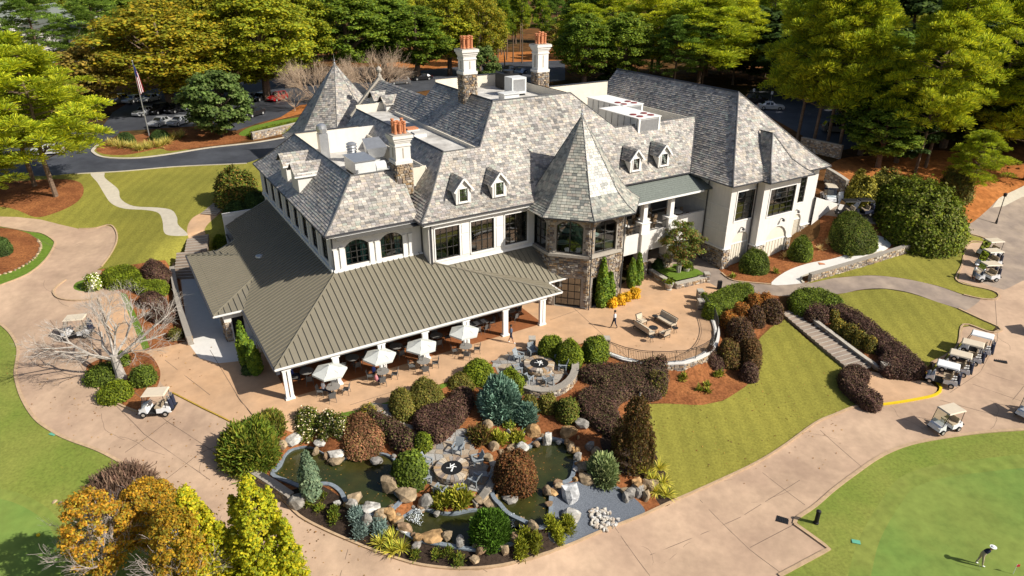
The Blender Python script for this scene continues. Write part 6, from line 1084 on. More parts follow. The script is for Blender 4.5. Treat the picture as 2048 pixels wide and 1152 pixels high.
AUT = [(.175,.10,.012),(.14,.08,.012),(.12,.095,.014),(.21,.13,.012),(.085,.08,.014)]
fore_tree('crape_myrtle', (330, 1130), 965, 3.4, AUT, 'orange leaved crape myrtle left of the ginkgos', 210, 130, .1, False, 'pale_bark', 1, 43); fore_tree('crape_myrtle', (235, 1190), 985, 3.6, AUT+[(.16,.14,.02)], 'half bare crape myrtle at the bottom left', 110, 110, .1, False, 'pale_bark', 1, 44); fore_tree('crape_myrtle', (400, 1240), 1010, 3.0, AUT, 'orange crape myrtle behind the left ginkgo', 160, 110, .1, False, 'pale_bark', 1, 45)
# ------------------------------------------------------------------ ponds
WATER = M('pond_water', (.030, .038, .011), .05, .3, .6, .012, 5, .5, col2=(.048, .044, .011), big=.35); LINER = M('pond_liner', (.20, .235, .27), .6, .25, 4, .02, 12, .4); FOAM = M('white_water', (.75, .8, .82), .5, .1, 8)
def fill_poly(name, poly, z, mat):
    n = len(poly); g = np.stack(np.meshgrid(np.arange(poly[:, 0].min(), poly[:, 0].max(), 1.0), np.arange(poly[:, 1].min(), poly[:, 1].max(), 1.0)), -1).reshape(-1, 2); g = g[pip(g, poly)]
    vo, eo, fo, *_ = delaunay_2d_cdt([Vector(p) for p in poly]+[Vector(p) for p in g], [(i, (i+1) % n) for i in range(n)], [], 1, 1e-4)
    return mesh_obj(name, [(v.x, v.y, z) for v in vo], [list(f) for f in fo], mat)
def closed_strip(name, poly, w_, z0, z1, mat, off=0):
    p = ccw(np.asarray(poly, float)[:, :2]); n = len(p); d = np.roll(p, -1, 0)-np.roll(p, 1, 0); d /= np.maximum(np.hypot(d[:, 0], d[:, 1]), 1e-6)[:, None]; nn = np.column_stack([d[:, 1], -d[:, 0]]); a = p+nn*(off+w_); b = p+nn*off; vs = []; fs = []
    for i in range(n): za = float(TZ([a[i]])[0]) if z1 is None else z1; vs += [(*a[i], (za if z1 is None else z1)-.12), (*a[i], (za+.05) if z1 is None else z1), (*b[i], (za+.05) if z1 is None else z1), (*b[i], z0)]
    for i in range(n): j = (i+1) % n; fs += [(4*i+k, 4*i+k+1, 4*j+k+1, 4*j+k) for k in range(3)]
    return mesh_obj(name, vs, fs, mat)
for nm, px, lv in (('pond', PX_POND_A, -1.75), ('pond', PX_POND_B, -1.75), ('pond', PX_POND_C, -2.35)):
    poly = ccw(G(smooth_poly(px, True, 4))[:, :2]); kind(fill_poly('pond_water', poly, lv-.12, WATER), 'structure'); kind(closed_strip('pond_liner', poly, .28, lv-.7, lv+.06, LINER, -.04), 'structure')
def fall(px0, px1, z0, z1, w_, label):
    a, b = PZ([px0], z0)[0], PZ([px1], z1)[0]; d = b-a; u = np.array([-d[1], d[0], 0]); u /= np.linalg.norm(u); V = []
    for i in range(420): f = rng.random()**.7; c = a+d*f+u*rng.normal()*w_*(.35+.65*f)+[0, 0, .05+.12*rng.random()]; s_ = rng.uniform(.015, .05); t = unit(1)[0]*s_; t2 = np.cross(t, unit(1)[0]); V.append([c-t, c+t2, c+t, c-t2])
    return T(quads_obj('waterfall', np.array(V), FOAM), label, 'waterfall')
fall((838, 1020), (828, 1048), -1.8, -2.42, .3, 'small white waterfall splashing at the left end of the lower pond'); fall((1026, 1030), (1034, 1056), -1.8, -2.42, .16, 'small white waterfall at the right end of the lower pond')
# ------------------------------------------------------------------ boulders
def rock_mesh(seed, sub=2):
    r_ = np.random.default_rng(seed); import bmesh; bm = bmesh.new(); bmesh.ops.create_icosphere(bm, subdivisions=2, radius=1); d = np.array([v.co[:] for v in bm.verts]); fs = [[v.index for v in f.verts] for f in bm.faces]; bm.free()
    n = r_.normal(size=(16, 3)); n /= np.linalg.norm(n, axis=1)[:, None]; n = np.vstack([n, [[0, 0, 1], [0, 0, -1]]]); k = np.concatenate([r_.uniform(.62, .95, 16), [.6, .6]]); dn = d@n.T; rad = np.where(dn > .05, k/np.maximum(dn, .05), 9).min(1); rad = np.minimum(rad, 1.12)*(1+r_.normal(size=len(d))*.018); v = d*rad[:, None]; v = v/np.abs(v).max(0); return v, fs
ROCKS = [rock_mesh(s) for s in range(60, 72)]
def boulder_at(c, rx, ry, h, col, label, group=None, i=0, rz=0, name='boulder', cat='boulder', sink=.25):
    v, fs = ROCKS[i % len(ROCKS)]; v = v*[rx, ry, h/2*1.25]; v[:, 2] += h/2*1.25-h*sink; cols = np.array(col)[None]*np.random.default_rng(i).uniform(.8, 1.15, (len(fs), 1))
    o = mesh_obj(name, v, fs, MAT['rock'], None, cols); o.location = c; o.rotation_euler.z = rz; return T(o, label, cat, group)
TAN, GRY, WHT, ORR = (.36,.27,.17), (.30,.28,.25), (.52,.5,.46), (.42,.26,.12)
def boulder(x0, x1, yt, yb, col, label, i, group=None):
    c, r, h = dome_geo(x0, x1, yt, yb); return boulder_at(c, r, r*.8, max(h, .3), col, label, group, i, random.uniform(-.5, .5))
for i,(q,col,lb) in enumerate([((567,613,862,892),WHT,'white boulder on the straw above the left pond'),((600,622,852,868),GRY,'small dark rock above the white boulder'),((627,660,876,897),WHT,'flat pale rock on the straw above the left pond'),((551,577,878,902),TAN,'tan rock beside the feathery juniper'),((655,693,896,922),WHT,'pale boulder on the far edge of the left pond'),((653,691,914,934),TAN,'flat tan boulder at the water edge of the left pond'),((738,771,911,934),GRY,'grey boulder in the left pond near the bronze bush'),((694,726,984,1012),TAN,'tan rock standing in the left pond'),((762,804,948,988),TAN,'tan boulder below the dense green dome'),((783,842,968,1012),TAN,'large tan slab at the right end of the left pond'),((836,874,984,1022),GRY,'grey slab beside the left waterfall'),((718,762,1006,1032),WHT,'pale boulder between left pond and road kerb'),((722,750,1024,1056),GRY,'grey boulder beside the dwarf blue spruces'),((744,776,1022,1048),TAN,'tan rock right of the dwarf blue spruces'),((768,797,1014,1046),ORR,'orange upright rock at the left pond outlet'),((788,822,1046,1070),WHT,'cream rock below the left waterfall'),((838,892,1064,1092),ORR,'long orange slab on the near bank of the lower pond'),((880,907,1060,1084),TAN,'tan slab overhanging the lower pond'),((820,848,1084,1102),GRY,'small grey rock by the striped yuccas'),((944,988,984,1012),TAN,'tan rock on the bank under the lower fire pit'),((962,1008,992,1018),TAN,'long tan slab between the ponds'),((1000,1042,990,1014),GRY,'grey slab below the russet maple'),((1026,1062,880,912),WHT,'pale boulder at the top left of the right pond'),((1084,1104,862,892),WHT,'upright pale boulder at the top of the right pond'),((1048,1088,844,880),ORR,'big orange boulder above the right pond'),((1116,1158,848,880),ORR,'orange boulder at the upper right of the right pond'),((1148,1184,836,862),GRY,'dark rock right of the orange boulder'),((1088,1118,974,996),ORR,'orange rock standing in the right pond'),((1120,1162,962,1012),(.55,.56,.57),'large whitish slab boulder on the gravel'),((1118,1163,1012,1056),WHT,'cream flat boulder below the whitish slab'),((1142,1168,902,926),GRY,'grey rock on the right bank of the right pond'),((1150,1190,922,946),TAN,'tan flat rock on the right bank of the right pond'),((1156,1190,944,972),TAN,'tan rock beside the pale grey green shrub'),((1168,1192,880,905),GRY,'grey rock near the small garden light'),((1180,1206,890,915),TAN,'brown rock behind the small garden light'),((1010,1038,888,906),TAN,'tan rock left of the pale boulder at the right pond'),((962,990,836,862),TAN,'tan rock beside the flagstone steps'),((975,1000,880,905),TAN,'tan rock on the stepped bank beside the lower court'),((966,990,905,928),TAN,'tan rock at the edge of the lower court'),((935,962,1108,1130),TAN,'small tan rock at the bottom of the pond garden'),((1000,1020,1088,1112),TAN,'upright tan rock under the dome pine'),((1148,1178,800,822),GRY,'grey rock near the dark round shrub')]): boulder(*q, col, lb, i)
random.seed(21)
for k in range(16): a, b = g1(1245+random.uniform(0,75), 962+random.uniform(0,42))[:2]; boulder_at((a,b,gz(a,b)), random.uniform(.22,.5), random.uniform(.2,.4), random.uniform(.3,.6), random.choice([TAN,ORR,GRY]), 'rubble stone in the loose pile beside the striped yuccas', 'rubble pile at the lawn corner', k, random.uniform(0,3), 'rubble_stone', 'rock')
for k in range(75): rr, an = math.sqrt(random.random())*1.0, random.uniform(0,6.28); c = g1(1206,1040); x, y = c[0]+rr*math.cos(an)*1.05, c[1]+rr*math.sin(an)*.8; boulder_at((x,y,gz(x,y)), random.uniform(.12,.2), random.uniform(.09,.16), random.uniform(.12,.2), random.choice([(.6,.55,.47),(.5,.42,.34),(.62,.6,.57)]), 'pale cobble in the round heap on the gravel', 'cobbles heaped on the gravel', k, random.uniform(0,3), 'cobble', 'rock', .1)
for k in range(40):
    t = random.random(); px = [(985+random.uniform(-12,25), 905+t*80), (900+random.uniform(-30,120), 990+random.uniform(0,22)), (1010+random.uniform(0,160), 872+random.uniform(-8,14)), (640+t*110, 1000+t*22), (1150+random.uniform(0,14), 900+t*70)][k % 5]; c = g1(*px); boulder_at(c, random.uniform(.12,.3), random.uniform(.1,.25), random.uniform(.12,.3), random.choice([TAN,WHT,GRY,ORR]), 'small loose stone along the pond banks', 'small stones along the pond banks', k, random.uniform(0,3), 'pond_stone', 'rock')
for k in range(64):
    pw_ = G(smooth_poly((PX_POND_A, PX_POND_B, PX_POND_C)[k % 3], True, 4)); j = random.randrange(len(pw_)); q_ = PROJ([pw_[j]])[0]
    if k % 3 == 0 and (q_[0] < 640 or (q_[1] > 965 and q_[0] < 700)): continue
    r0 = random.uniform(.2, .5); boulder_at(pw_[j]+np.array([random.uniform(-.25, .25), random.uniform(-.25, .25), 0]), r0, r0*random.uniform(.6, .95), r0*random.uniform(.8, 1.2), random.choice([TAN, ORR, GRY, TAN, (.3,.2,.12)]), 'tan and brown rock lining the pond rim', 'rocks lining the pond rims', k, random.uniform(0, 3), 'rim_rock', 'rock')
# ------------------------------------------------------------------ stone walls (core > stonework, capping)
def stone_wall(path, h, th, label, name='stone_wall', capmat='cap', ztop=None, cap=.09, depth=.4, group=None):
    p = np.asarray(path, float)[:, :2]; z = TZ(p); top = (z+h) if ztop is None else np.full(len(p), ztop); bot = np.minimum(z-depth, top-.3); o3 = np.array([*p.mean(0), float(z.mean())]); m = MB(); root = None; Q = []; C = []
    core = MB(); L_ = MB()
    d = np.gradient(p, axis=0); d /= np.maximum(np.hypot(d[:, 0], d[:, 1]), 1e-6)[:, None]; nn = np.stack([-d[:, 1], d[:, 0]], 1)
    def shell(mb, half, zb, zt):
        for i in range(len(p)-1):
            a, b = p[i], p[i+1]; na, nb = nn[i]*half, nn[i+1]*half
            mb.hexa([(*(a+na), zb[i]), (*(a-na), zb[i]), (*(b-nb), zb[i+1]), (*(b+nb), zb[i+1]), (*(a+na), zt[i]), (*(a-na), zt[i]), (*(b-nb), zt[i+1]), (*(b+nb), zt[i+1])])
    shell(core, th/2, bot, top); shell(L_, th/2+.05, top, top+cap); core.v = [tuple(np.array(q)-o3) for q in core.v]; L_.v = [tuple(np.array(q)-o3) for q in L_.v]
    root = core.build(name, MAT['mortar']); root.location = o3; L_.build('capping', MAT[capmat], root)
    for sgn in (1, -1):
        for i in range(len(p)-1):
            a, b = p[i]+nn[i]*th/2*sgn, p[i+1]+nn[i+1]*th/2*sgn; Ls = float(np.linalg.norm(b-a)); zt = min(top[i], top[i+1]); zb = min(bot[i], bot[i+1])
            if Ls < .05: continue
            q, c = stones_2d(0, Ls, zb, zt, lambda x, z_: True, .14, .26, .2, .5, (.02, .07)); e = (b-a)/Ls; n3 = nn[i]*sgn
            for qq, cc in zip(q, c): Q.append([(a[0]+e[0]*x-n3[0]*y-o3[0], a[1]+e[1]*x-n3[1]*y-o3[1], zz+(top[i]-zt)*0-o3[2]) for x, y, zz in qq]); C.append(cc*1.15)
    if Q: kind(quads_obj('stonework', np.array(Q), MAT['stone'], root, np.array(C)), 'stuff')
    return T(root, label, 'wall', group)
gp = lambda px, st=1.0, sm=True: resample(G(smooth_poly(px, False, 4) if sm else px), st)
stone_wall(gp([(1618,562),(1660,550),(1701,538),(1745,525),(1788,511),(1832,497),(1870,484),(1890,474),(1896,465)], 1.2), .75, .4, 'long pale stone retaining wall along the white path', 'stone_wall', 'mortar')
stone_wall(gp([(347,548),(356,600),(366,640),(382,690)], 1.0), .8, .4, 'stone wall between shrub bed and service yard', 'stone_wall', 'mortar')
stone_wall(gp([(492,946),(520,962),(552,982),(584,1004)], .7), .55, .45, 'low weathered stone wall along the pond garden kerb', 'stone_wall', 'mortar'); boulder_at(g1(596,1008), .75, .55, .75, GRY, 'big lichen grey block at the end of the low pond wall', None, 5, .5)
TER = G(smooth_poly(PX_TERRACE[1:10], False, 5)); TC = np.array([g1(1310, 665)])[0]
tp = TER[:, :2]+(TER[:, :2]-TC[:2])/np.linalg.norm(TER[:, :2]-TC[:2], axis=1)[:, None]*.1; stone_wall(resample(np.column_stack([tp, tp[:, :1]*0]), .8), 0, .4, 'curved stone terrace wall under the white coping', 'terrace_wall', 'white_walk', .02, .1, 1.9)
stone_wall(gp([(1300,548),(1346,576)], .9, False), .5, .45, 'left wall of the stone planter in front of the balcony', 'planter_wall'); stone_wall(gp([(1350,577),(1412,562)], .9, False), .5, .45, 'front wall of the stone planter before the balcony', 'planter_wall')
for q, lb in (((1412,562),'square stone pier at the corner of the planter'),((1399,597),'square stone pier by the lane at the terrace'),((1400,617),'square stone pier at the railing end'),((1064,694),'square stone pier behind the upper fire pit'),((1767,745),'square stone pier at the foot of the stairs'),((1212,694),'square stone pier beside the green ball')):
    c = g1(*q); stone_wall(np.array([(c[0]-.3, c[1], 0), (c[0]+.3, c[1], 0)]), .85, .6, lb, 'stone_pier')
stone_wall(gp([(505,280),(560,268),(615,254),(650,246)], 2.0), 1.1, .4, 'long stone wall behind the rear drive'); stone_wall(gp([(1650,362),(1690,388)], .9, False), 1.6, .4, 'dark stone wall on the upper lane'); stone_wall(gp([(1600,300),(1680,318)], 1.5, False), 1.8, .4, 'stone wall under the bright pines')
stone_wall(gp([(1598,618),(1632,649),(1684,688),(1736,727),(1765,746)], .8, False), .3, .3, 'low stone cheek wall down the right of the stairs')
# planter lawn
pl = G([(1308,546),(1352,570),(1410,556),(1395,545),(1350,532)])[:, :2]; kind(fill_poly('planter_turf', ccw(pl), gz(*pl.mean(0))+.42, MAT['fine_grass']), 'structure')
# ------------------------------------------------------------------ fire pits and flagstones
def flagstones(px, step, name):
    poly = ccw(G(smooth_poly(px, True, 3))[:, :2]); lo, hi = poly.min(0), poly.max(0); nx, ny = int((hi[0]-lo[0])/step)+2, int((hi[1]-lo[1])/step)+2
    base = fill_poly(name, poly, 0, MAT['mortar']); me = base.data
    for v in me.vertices: v.co.z = gz(v.co.x, v.co.y)+.015
    kind(base, 'structure'); gx = np.array([[(lo[0]+(i-.5+.35*(j % 2))*step+random.uniform(-.2, .2)*step, lo[1]+(j-.5)*step+random.uniform(-.22, .22)*step) for j in range(ny+1)] for i in range(nx+1)]); k = 0
    for i in range(nx):
        for j in range(ny):
            q = np.array([gx[i, j], gx[i+1, j], gx[i+1, j+1], gx[i, j+1]]); c = q.mean(0)
            if not pip(c[None], poly)[0]: continue
            q = c+(q-c)*.9; zs = [float(z)+.015 for z in TZ(q)]; m = MB(); m.prism([tuple(p) for p in q], zs, [z+.03 for z in zs], tuple(np.array(random.choice([(.32,.29,.25),(.26,.25,.24),(.38,.31,.23),(.3,.22,.15),(.36,.35,.33)]))*random.uniform(.85, 1.1))); m.build('flagstone', MAT['stone'], base); k += 1
flagstones([(842,905),(870,880),(905,862),(935,858),(945,885),(960,925),(985,960),(975,985),(935,992),(885,985),(855,965),(840,940)], .62, 'lower_flagstone_court'); flagstones([(990,722),(1030,704),(1075,702),(1115,710),(1132,738),(1115,765),(1070,778),(1030,772),(1002,755)], .62, 'upper_flagstone_court'); flagstones([(742,806),(775,812),(800,840),(850,868),(872,882),(858,892),(820,868),(780,842),(752,822)], .6, 'stepping_path')
def fire_pit(px, r, label):
    c = g1(*px); o = empty('fire_pit', c); n = 26
    for lay in range(2):
        for k in range(n):
            a0, a1 = 2*math.pi*(k+.5*lay+.04)/n, 2*math.pi*(k+.5*lay+.96)/n; ri, ro = r*.62, r*random.uniform(.96, 1.03); z0, z1 = .22*lay, .22*lay+.2+random.uniform(0, .02); m = MB(); m.hexa([(ri*math.cos(a0), ri*math.sin(a0), z0), (ro*math.cos(a0), ro*math.sin(a0), z0), (ro*math.cos(a1), ro*math.sin(a1), z0), (ri*math.cos(a1), ri*math.sin(a1), z0), (ri*math.cos(a0), ri*math.sin(a0), z1), (ro*math.cos(a0), ro*math.sin(a0), z1), (ro*math.cos(a1), ro*math.sin(a1), z1), (ri*math.cos(a1), ri*math.sin(a1), z1)], tuple(STC[random.randrange(9)]*1.25)); m.build('ring_stone', MAT['stone'], o)
    m = MB(); m.lathe([(r*.63, 0), (r*.63, .4), (r*.6, .4)], 20); m.build('lava_bowl', MAT['dark'], o)
    for k in range(6): a = k*1.05+random.uniform(-.5, .5); m = MB(); m.cyl((.12*math.cos(a+2), .12*math.sin(a+2), .5), (r*random.uniform(.2, .34)*math.cos(a), r*.34*math.sin(a), .44), .04, .035, 6); m.build('log', MAT['linen'], o)
    return T(o, label, 'fire pit')
fire_pit((1078, 735), 1.25, 'round stone fire pit beside the dining terrace'); fire_pit((904, 945), 1.2, 'round stone fire pit by the ponds')
c = g1(1080, 738); stone_wall(np.array([(c[0]+2.9*math.cos(a), c[1]+2.9*math.sin(a), 0) for a in np.linspace(R(-118), R(78), 16)]), .55, .5, 'curved stone seat wall round the upper fire pit', 'seat_wall', 'mortar')
c = g1(915, 950); stone_wall(np.array([(c[0]+2.6*math.cos(a), c[1]+2.6*math.sin(a), 0) for a in np.linspace(R(-62), R(25), 8)]), .3, .4, 'low curved stone edge round the lower fire pit', 'seat_wall', 'mortar')
# ------------------------------------------------------------------ stairs
def stairs(pa, pb, wid, n, label, lift=.05, mat='lane'):
    a, b = g1(*pa), g1(*pb); d = (b-a)[:2]; L_ = np.linalg.norm(d); d /= L_; o = empty('garden_stairs', a, math.atan2(d[1], d[0]))
    for k in range(n):
        x0, x1 = L_*k/n, L_*(k+1)/n; z = (b[2]-a[2])*(k+.5)/n+lift; zt = z+.07; m = MB(); m.box(x0, x1+.04, -wid/2, wid/2, z-.5, zt); st = m.build('step', MAT[mat], o); m = MB(); e = x1+.02 if b[2] < a[2] else x0; m.box(e-.05 if b[2] < a[2] else e-.02, e+.03, -wid/2, wid/2, zt-.03, zt+.012); m.build('nosing', MAT['cap'], st)
    return T(o, label, 'stairs')
stairs((1578, 622), (1722, 742), 2.1, 18, 'long garden stairs descending between lawn and purple hedge'); stairs((378, 505), (372, 558), 2.4, 9, 'steep steps down to the service yard beside the porch roof', .1); stairs((397, 470), (392, 502), 2.2, 6, 'short flight on the left path above the steep steps'); stairs((448, 404), (418, 430), 2.0, 8, 'upper flight of the left path under the shrubs')
# ------------------------------------------------------------------ terrace railing: rails and every baluster
def railing(pts, z, label):
    p = resample(np.asarray(pts, float)[:, :2], .14); o3 = np.array([*p[0], z]); o = empty('terrace_railing', o3)
    for zz, r in ((1.05, .03), (.92, .018), (.12, .018)): m = MB(); m.tube([(x-o3[0], y-o3[1], zz) for x, y in p[::3]], r, 5); m.build('rail', MAT['black_metal'], o)
    m = MB(); m.box(-.011, .011, -.011, .011, .12, .92); bo = m.build('baluster', MAT['black_metal'], o); me = bo.data; bo.location = (p[1][0]-o3[0], p[1][1]-o3[1], 0)
    for q in p[2:]: bo = bpy.data.objects.new('baluster', me); COL.objects.link(bo); bo.parent = o; bo.location = (q[0]-o3[0], q[1]-o3[1], 0)
    for q in p[::14]: m = MB(); m.box(-.025, .025, -.025, .025, 0, 1.08); b2 = m.build('post', MAT['black_metal'], o); b2.location = (q[0]-o3[0], q[1]-o3[1], 0)
    return T(o, label, 'railing')
railing(tp, .15, 'curved black iron railing round the terrace')
# ------------------------------------------------------------------ furniture
MAT.update(sling=M('grey_sling', (.12, .12, .118), .7, .1, 6), tabletop=M('mesh_tabletop', (.22, .21, .195), .5, .15, 10, spec=.4), cushion=M('beige_cushion', (.52, .44, .33), .85, .08, 5), adiron=M('grey_slat', (.27, .30, .32), .7, .1, 6), skin=M('skin', (.42, .22, .14), .6, .05), white_cloth=M('white_cloth', (.78, .79, .8), .8, .05), navy=M('navy_cloth', (.02, .025, .05), .8, .1), khaki=M('khaki_cloth', (.42, .34, .24), .8, .1), blue_cloth=M('blue_cloth', (.05, .09, .35), .8, .1), pink_cloth=M('pink_cloth', (.5, .2, .22), .8, .1), slate_cloth=M('blue_grey_cloth', (.10, .14, .2), .8, .1), hair=M('dark_hair', (.03, .02, .015), .7, .1),
 cart_white=M('cart_white', (.74, .75, .76), .35, .04, 3, spec=.5), cart_tan=M('cart_tan_roof', (.60, .52, .40), .45, .05, 3), cart_seat=M('cart_seat', (.42, .34, .24), .6, .08), tyre=M('tyre', (.015, .015, .016), .8, .1), rim=M('wheel_rim', (.6, .6, .58), .35, .05, 3, metal=.5), windshield=glass_mat('windshield', (.8, .86, .88), .05), car_glass=M('car_glass', (.01, .012, .014), .08, 0, 1, spec=.6), lamp_lens=M('lamp_lens', (.7, .7, .7), .2, .05, 3), tail=M('tail_lens', (.35, .01, .01), .3, .05, 3), sign_white=M('sign_white', (.78, .78, .77), .5, .03), flag_red=M('flag_red', (.5, .03, .045), .7, .05), flag_blue=M('flag_blue', (.03, .04, .16), .7, .05))
def make_chair():
    o = empty('dining_chair'); m = MB(); m.box(-.24, .24, -.23, .23, .41, .44); m.build('seat', MAT['sling'], o); m = MB(); m.hexa([(-.23, .2, .44), (.23, .2, .44), (.23, .23, .44), (-.23, .23, .44), (-.22, .3, .92), (.22, .3, .92), (.22, .33, .92), (-.22, .33, .92)]); m.build('backrest', MAT['sling'], o)
    for sx in (-1, 1):
        for sy in (-1, 1): m = MB(); m.bar((sx*.25, sy*.2, .44), (sx*.27, sy*.27, 0), .028); m.build('leg', MAT['grey_metal'], o)
        m = MB(); m.tube([(sx*.27, -.24, .0), (sx*.27, -.24, .62), (sx*.27, .1, .66), (sx*.24, .29, .66)], .018, 5); m.build('armrest', MAT['grey_metal'], o)
    return o
def make_table(r=.55, mat='tabletop'):
    o = empty('dining_table'); m = MB(); m.cyl((0, 0, .70), (0, 0, .735), r, n=20); m.build('tabletop', MAT[mat], o); m = MB(); m.cyl((0, 0, .05), (0, 0, .7), .04, n=8); m.build('pedestal', MAT['grey_metal'], o)
    for k in range(4): a = k*math.pi/2+.4; m = MB(); m.bar((0, 0, .3), (r*.6*math.cos(a), r*.6*math.sin(a), .02), .035); m.build('foot', MAT['grey_metal'], o)
    return o
def make_umbrella(R_=1.32, zc=2.1):
    o = empty('patio_umbrella'); m = MB(); m.cyl((0, 0, 0), (0, 0, zc+.5), .024, n=8); m.build('pole', MAT['grey_metal'], o); m = MB(); m.lathe([(.26, 0), (.26, .06), (.06, .12)], 12); m.build('base', MAT['grey_metal'], o); n = 6
    for k in range(n):
        a0, a1 = 2*math.pi*k/n, 2*math.pi*(k+1)/n; p0, p1 = (R_*math.cos(a0), R_*math.sin(a0)), (R_*math.cos(a1), R_*math.sin(a1)); m = MB(); mid = lambda p, f, z: (p[0]*f, p[1]*f, z)
        m.add([(0, 0, zc+.5), mid(p0, .5, zc+.22), mid(p1, .5, zc+.22), (*p0, zc), (*p1, zc), (p0[0]*1.01, p0[1]*1.01, zc-.13), (p1[0]*1.01, p1[1]*1.01, zc-.13)], [(0, 1, 2), (1, 3, 4, 2), (3, 5, 6, 4)]); m.build('canopy_panel', MAT['fabric'], o); m = MB(); m.bar((0, 0, zc+.45), (*p0, zc-.02), .02); m.build('rib', MAT['grey_metal'], o)
    m = MB(); m.lathe([(.05, 0), (.06, .04), (.02, .12)], 8, (0, 0, zc+.5)); m.build('finial', MAT['fabric'], o); return o
CH, TB, UM = make_chair(), make_table(), make_umbrella(); _u2 = set()
def inst(p, loc, rz, label, cat, group=None, sc=None):
    o = p if p.name not in _u2 else copy_tree(p); _u2.add(p.name); o.location = loc; o.rotation_euler = (0, 0, rz)
    if sc: o.scale = (sc,)*3
    return T(o, label, cat, group)
def flat0(px): return PZ([px], 0)[0]
SIDE = ('near', 'right', 'far', 'left')
def dining_set(c, n, desc, ang=0, r=.95, umb=False, skip=()):
    inst(TB, c, ang, 'round grey dining table '+desc, 'table', 'round dining tables'); 
    if umb: inst(UM, c+np.array([-.1, .05, 0]), ang+.3, 'white patio umbrella over the table '+desc, 'umbrella', 'patio umbrellas')
    for k in range(n):
        a = R(-90)+ang+k*2*math.pi/n; f = round(((a+R(90)) % (2*math.pi))/(math.pi/2)) % 4
        if k in skip: continue
        x, y = c[0]+r*math.cos(a), c[1]+r*math.sin(a); inst(CH, (x, y, c[2]), a-math.pi/2+random.uniform(-.25, .25), 'grey chair on the '+SIDE[f]+' side of the table '+desc, 'chair', 'dining chairs')
random.seed(8)
for px, desc, n in (((668,789),'nearest the porch corner',4),((766,758),'second from the porch corner',4),((848,737),'third from the porch corner',4),((932,707),'fourth from the porch corner',4)): dining_set(flat0(px)+[0, 0, .01], n, 'with umbrella '+desc, random.uniform(0, .6), .95, True)
for s, t, d in ((2.0,2.3,'in the first porch bay'),(5.8,2.4,'in the second porch bay'),(9.6,2.3,'in the third porch bay'),(13.3,2.2,'in the fourth porch bay'),(21.2,3.0,'in the last porch bay'),(3.6,5.4,'deep in the porch by the corner'),(11.5,5.4,'deep in the middle of the porch')): dining_set(BW(s, t, .01), 4, d, R(31)+random.uniform(-.3, .3))
def long_table():
    o = empty('long_table', BW(17.0, 2.4, .01), R(31)); m = MB(); m.box(-1.4, 1.4, -.42, .42, .70, .745); m.build('tabletop', MAT['tabletop'], o)
    for x in (-1.25, 1.25):
        for y in (-.33, .33): m = MB(); m.box(x-.03, x+.03, y-.03, y+.03, 0, .7); m.build('leg', MAT['grey_metal'], o)
    T(o, 'long table set with white linen under the porch', 'table')
    for k in range(4): pl_ = MB(); pl_.box(-.2, .2, -.3, .3, 0, .02); q = pl_.build('place_mat', MAT['linen']); q.location = BW(15.95+.7*k, 2.35, .76); q.rotation_euler.z = R(31); T(q, 'white place mat on the long porch table', 'place mat', 'place mats on the long table')
    for k in range(3): inst(CH, BW(16.1+.9*k, 1.6, .01), R(31)+math.pi, 'grey sling chair on the near side of the long porch table', 'chair', 'chairs along the long porch table'); inst(CH, BW(16.1+.9*k, 3.2, .01), R(31), 'grey sling chair on the far side of the long porch table', 'chair', 'far chairs of the long porch table')
    inst(CH, BW(18.9, 2.4, .01), R(31)-math.pi/2, 'grey sling chair at the right end of the long porch table', 'chair')
long_table()
def make_adirondack():
    o = empty('lounge_chair')
    for k in range(6): x = -.25+.1*k; m = MB(); m.hexa([(x-.045, .1, .3), (x+.045, .1, .3), (x+.045, .14, .3), (x-.045, .14, .3), (x-.04, .38, .95), (x+.04, .38, .95), (x+.04, .41, .95), (x-.04, .41, .95)]); m.build('back_slat', MAT['adiron'], o)
    for k in range(5): y = -.36+.11*k; m = MB(); m.box(-.28, .28, y-.045, y+.045, .36-.02*k, .385-.02*k); m.build('seat_slat', MAT['adiron'], o)
    for sx in (-1, 1):
        m = MB(); m.box(sx*.34-.06, sx*.34+.06, -.42, .3, .55, .58); m.build('armrest', MAT['adiron'], o)
        for y in (-.36, .22): m = MB(); m.box(sx*.31-.03, sx*.31+.03, y-.05, y+.05, 0, .55); m.build('leg', MAT['adiron'], o)
    return o
AD = make_adirondack()
for (px, r, angs, d) in (((1078,735), 2.0, (150, 105, 40, -5, -70, -120, 200), 'round the upper fire pit'), ((904,945), 1.95, (80, 25, 165, 205, 250, 290, 330), 'round the lower fire pit')):
    c = g1(*px); nm = ('first', 'second', 'third', 'fourth', 'fifth', 'sixth', 'seventh')
    for k, a in enumerate(sorted(angs)): a_ = R(a); x, y = c[0]+r*math.cos(a_), c[1]+r*math.sin(a_); inst(AD, (x, y, gz(x, y)+.04), a_-math.pi/2+random.uniform(-.2, .2), 'grey slatted lounge chair '+d+', '+nm[k]+' counting from its right side', 'chair', 'lounge chairs '+d)
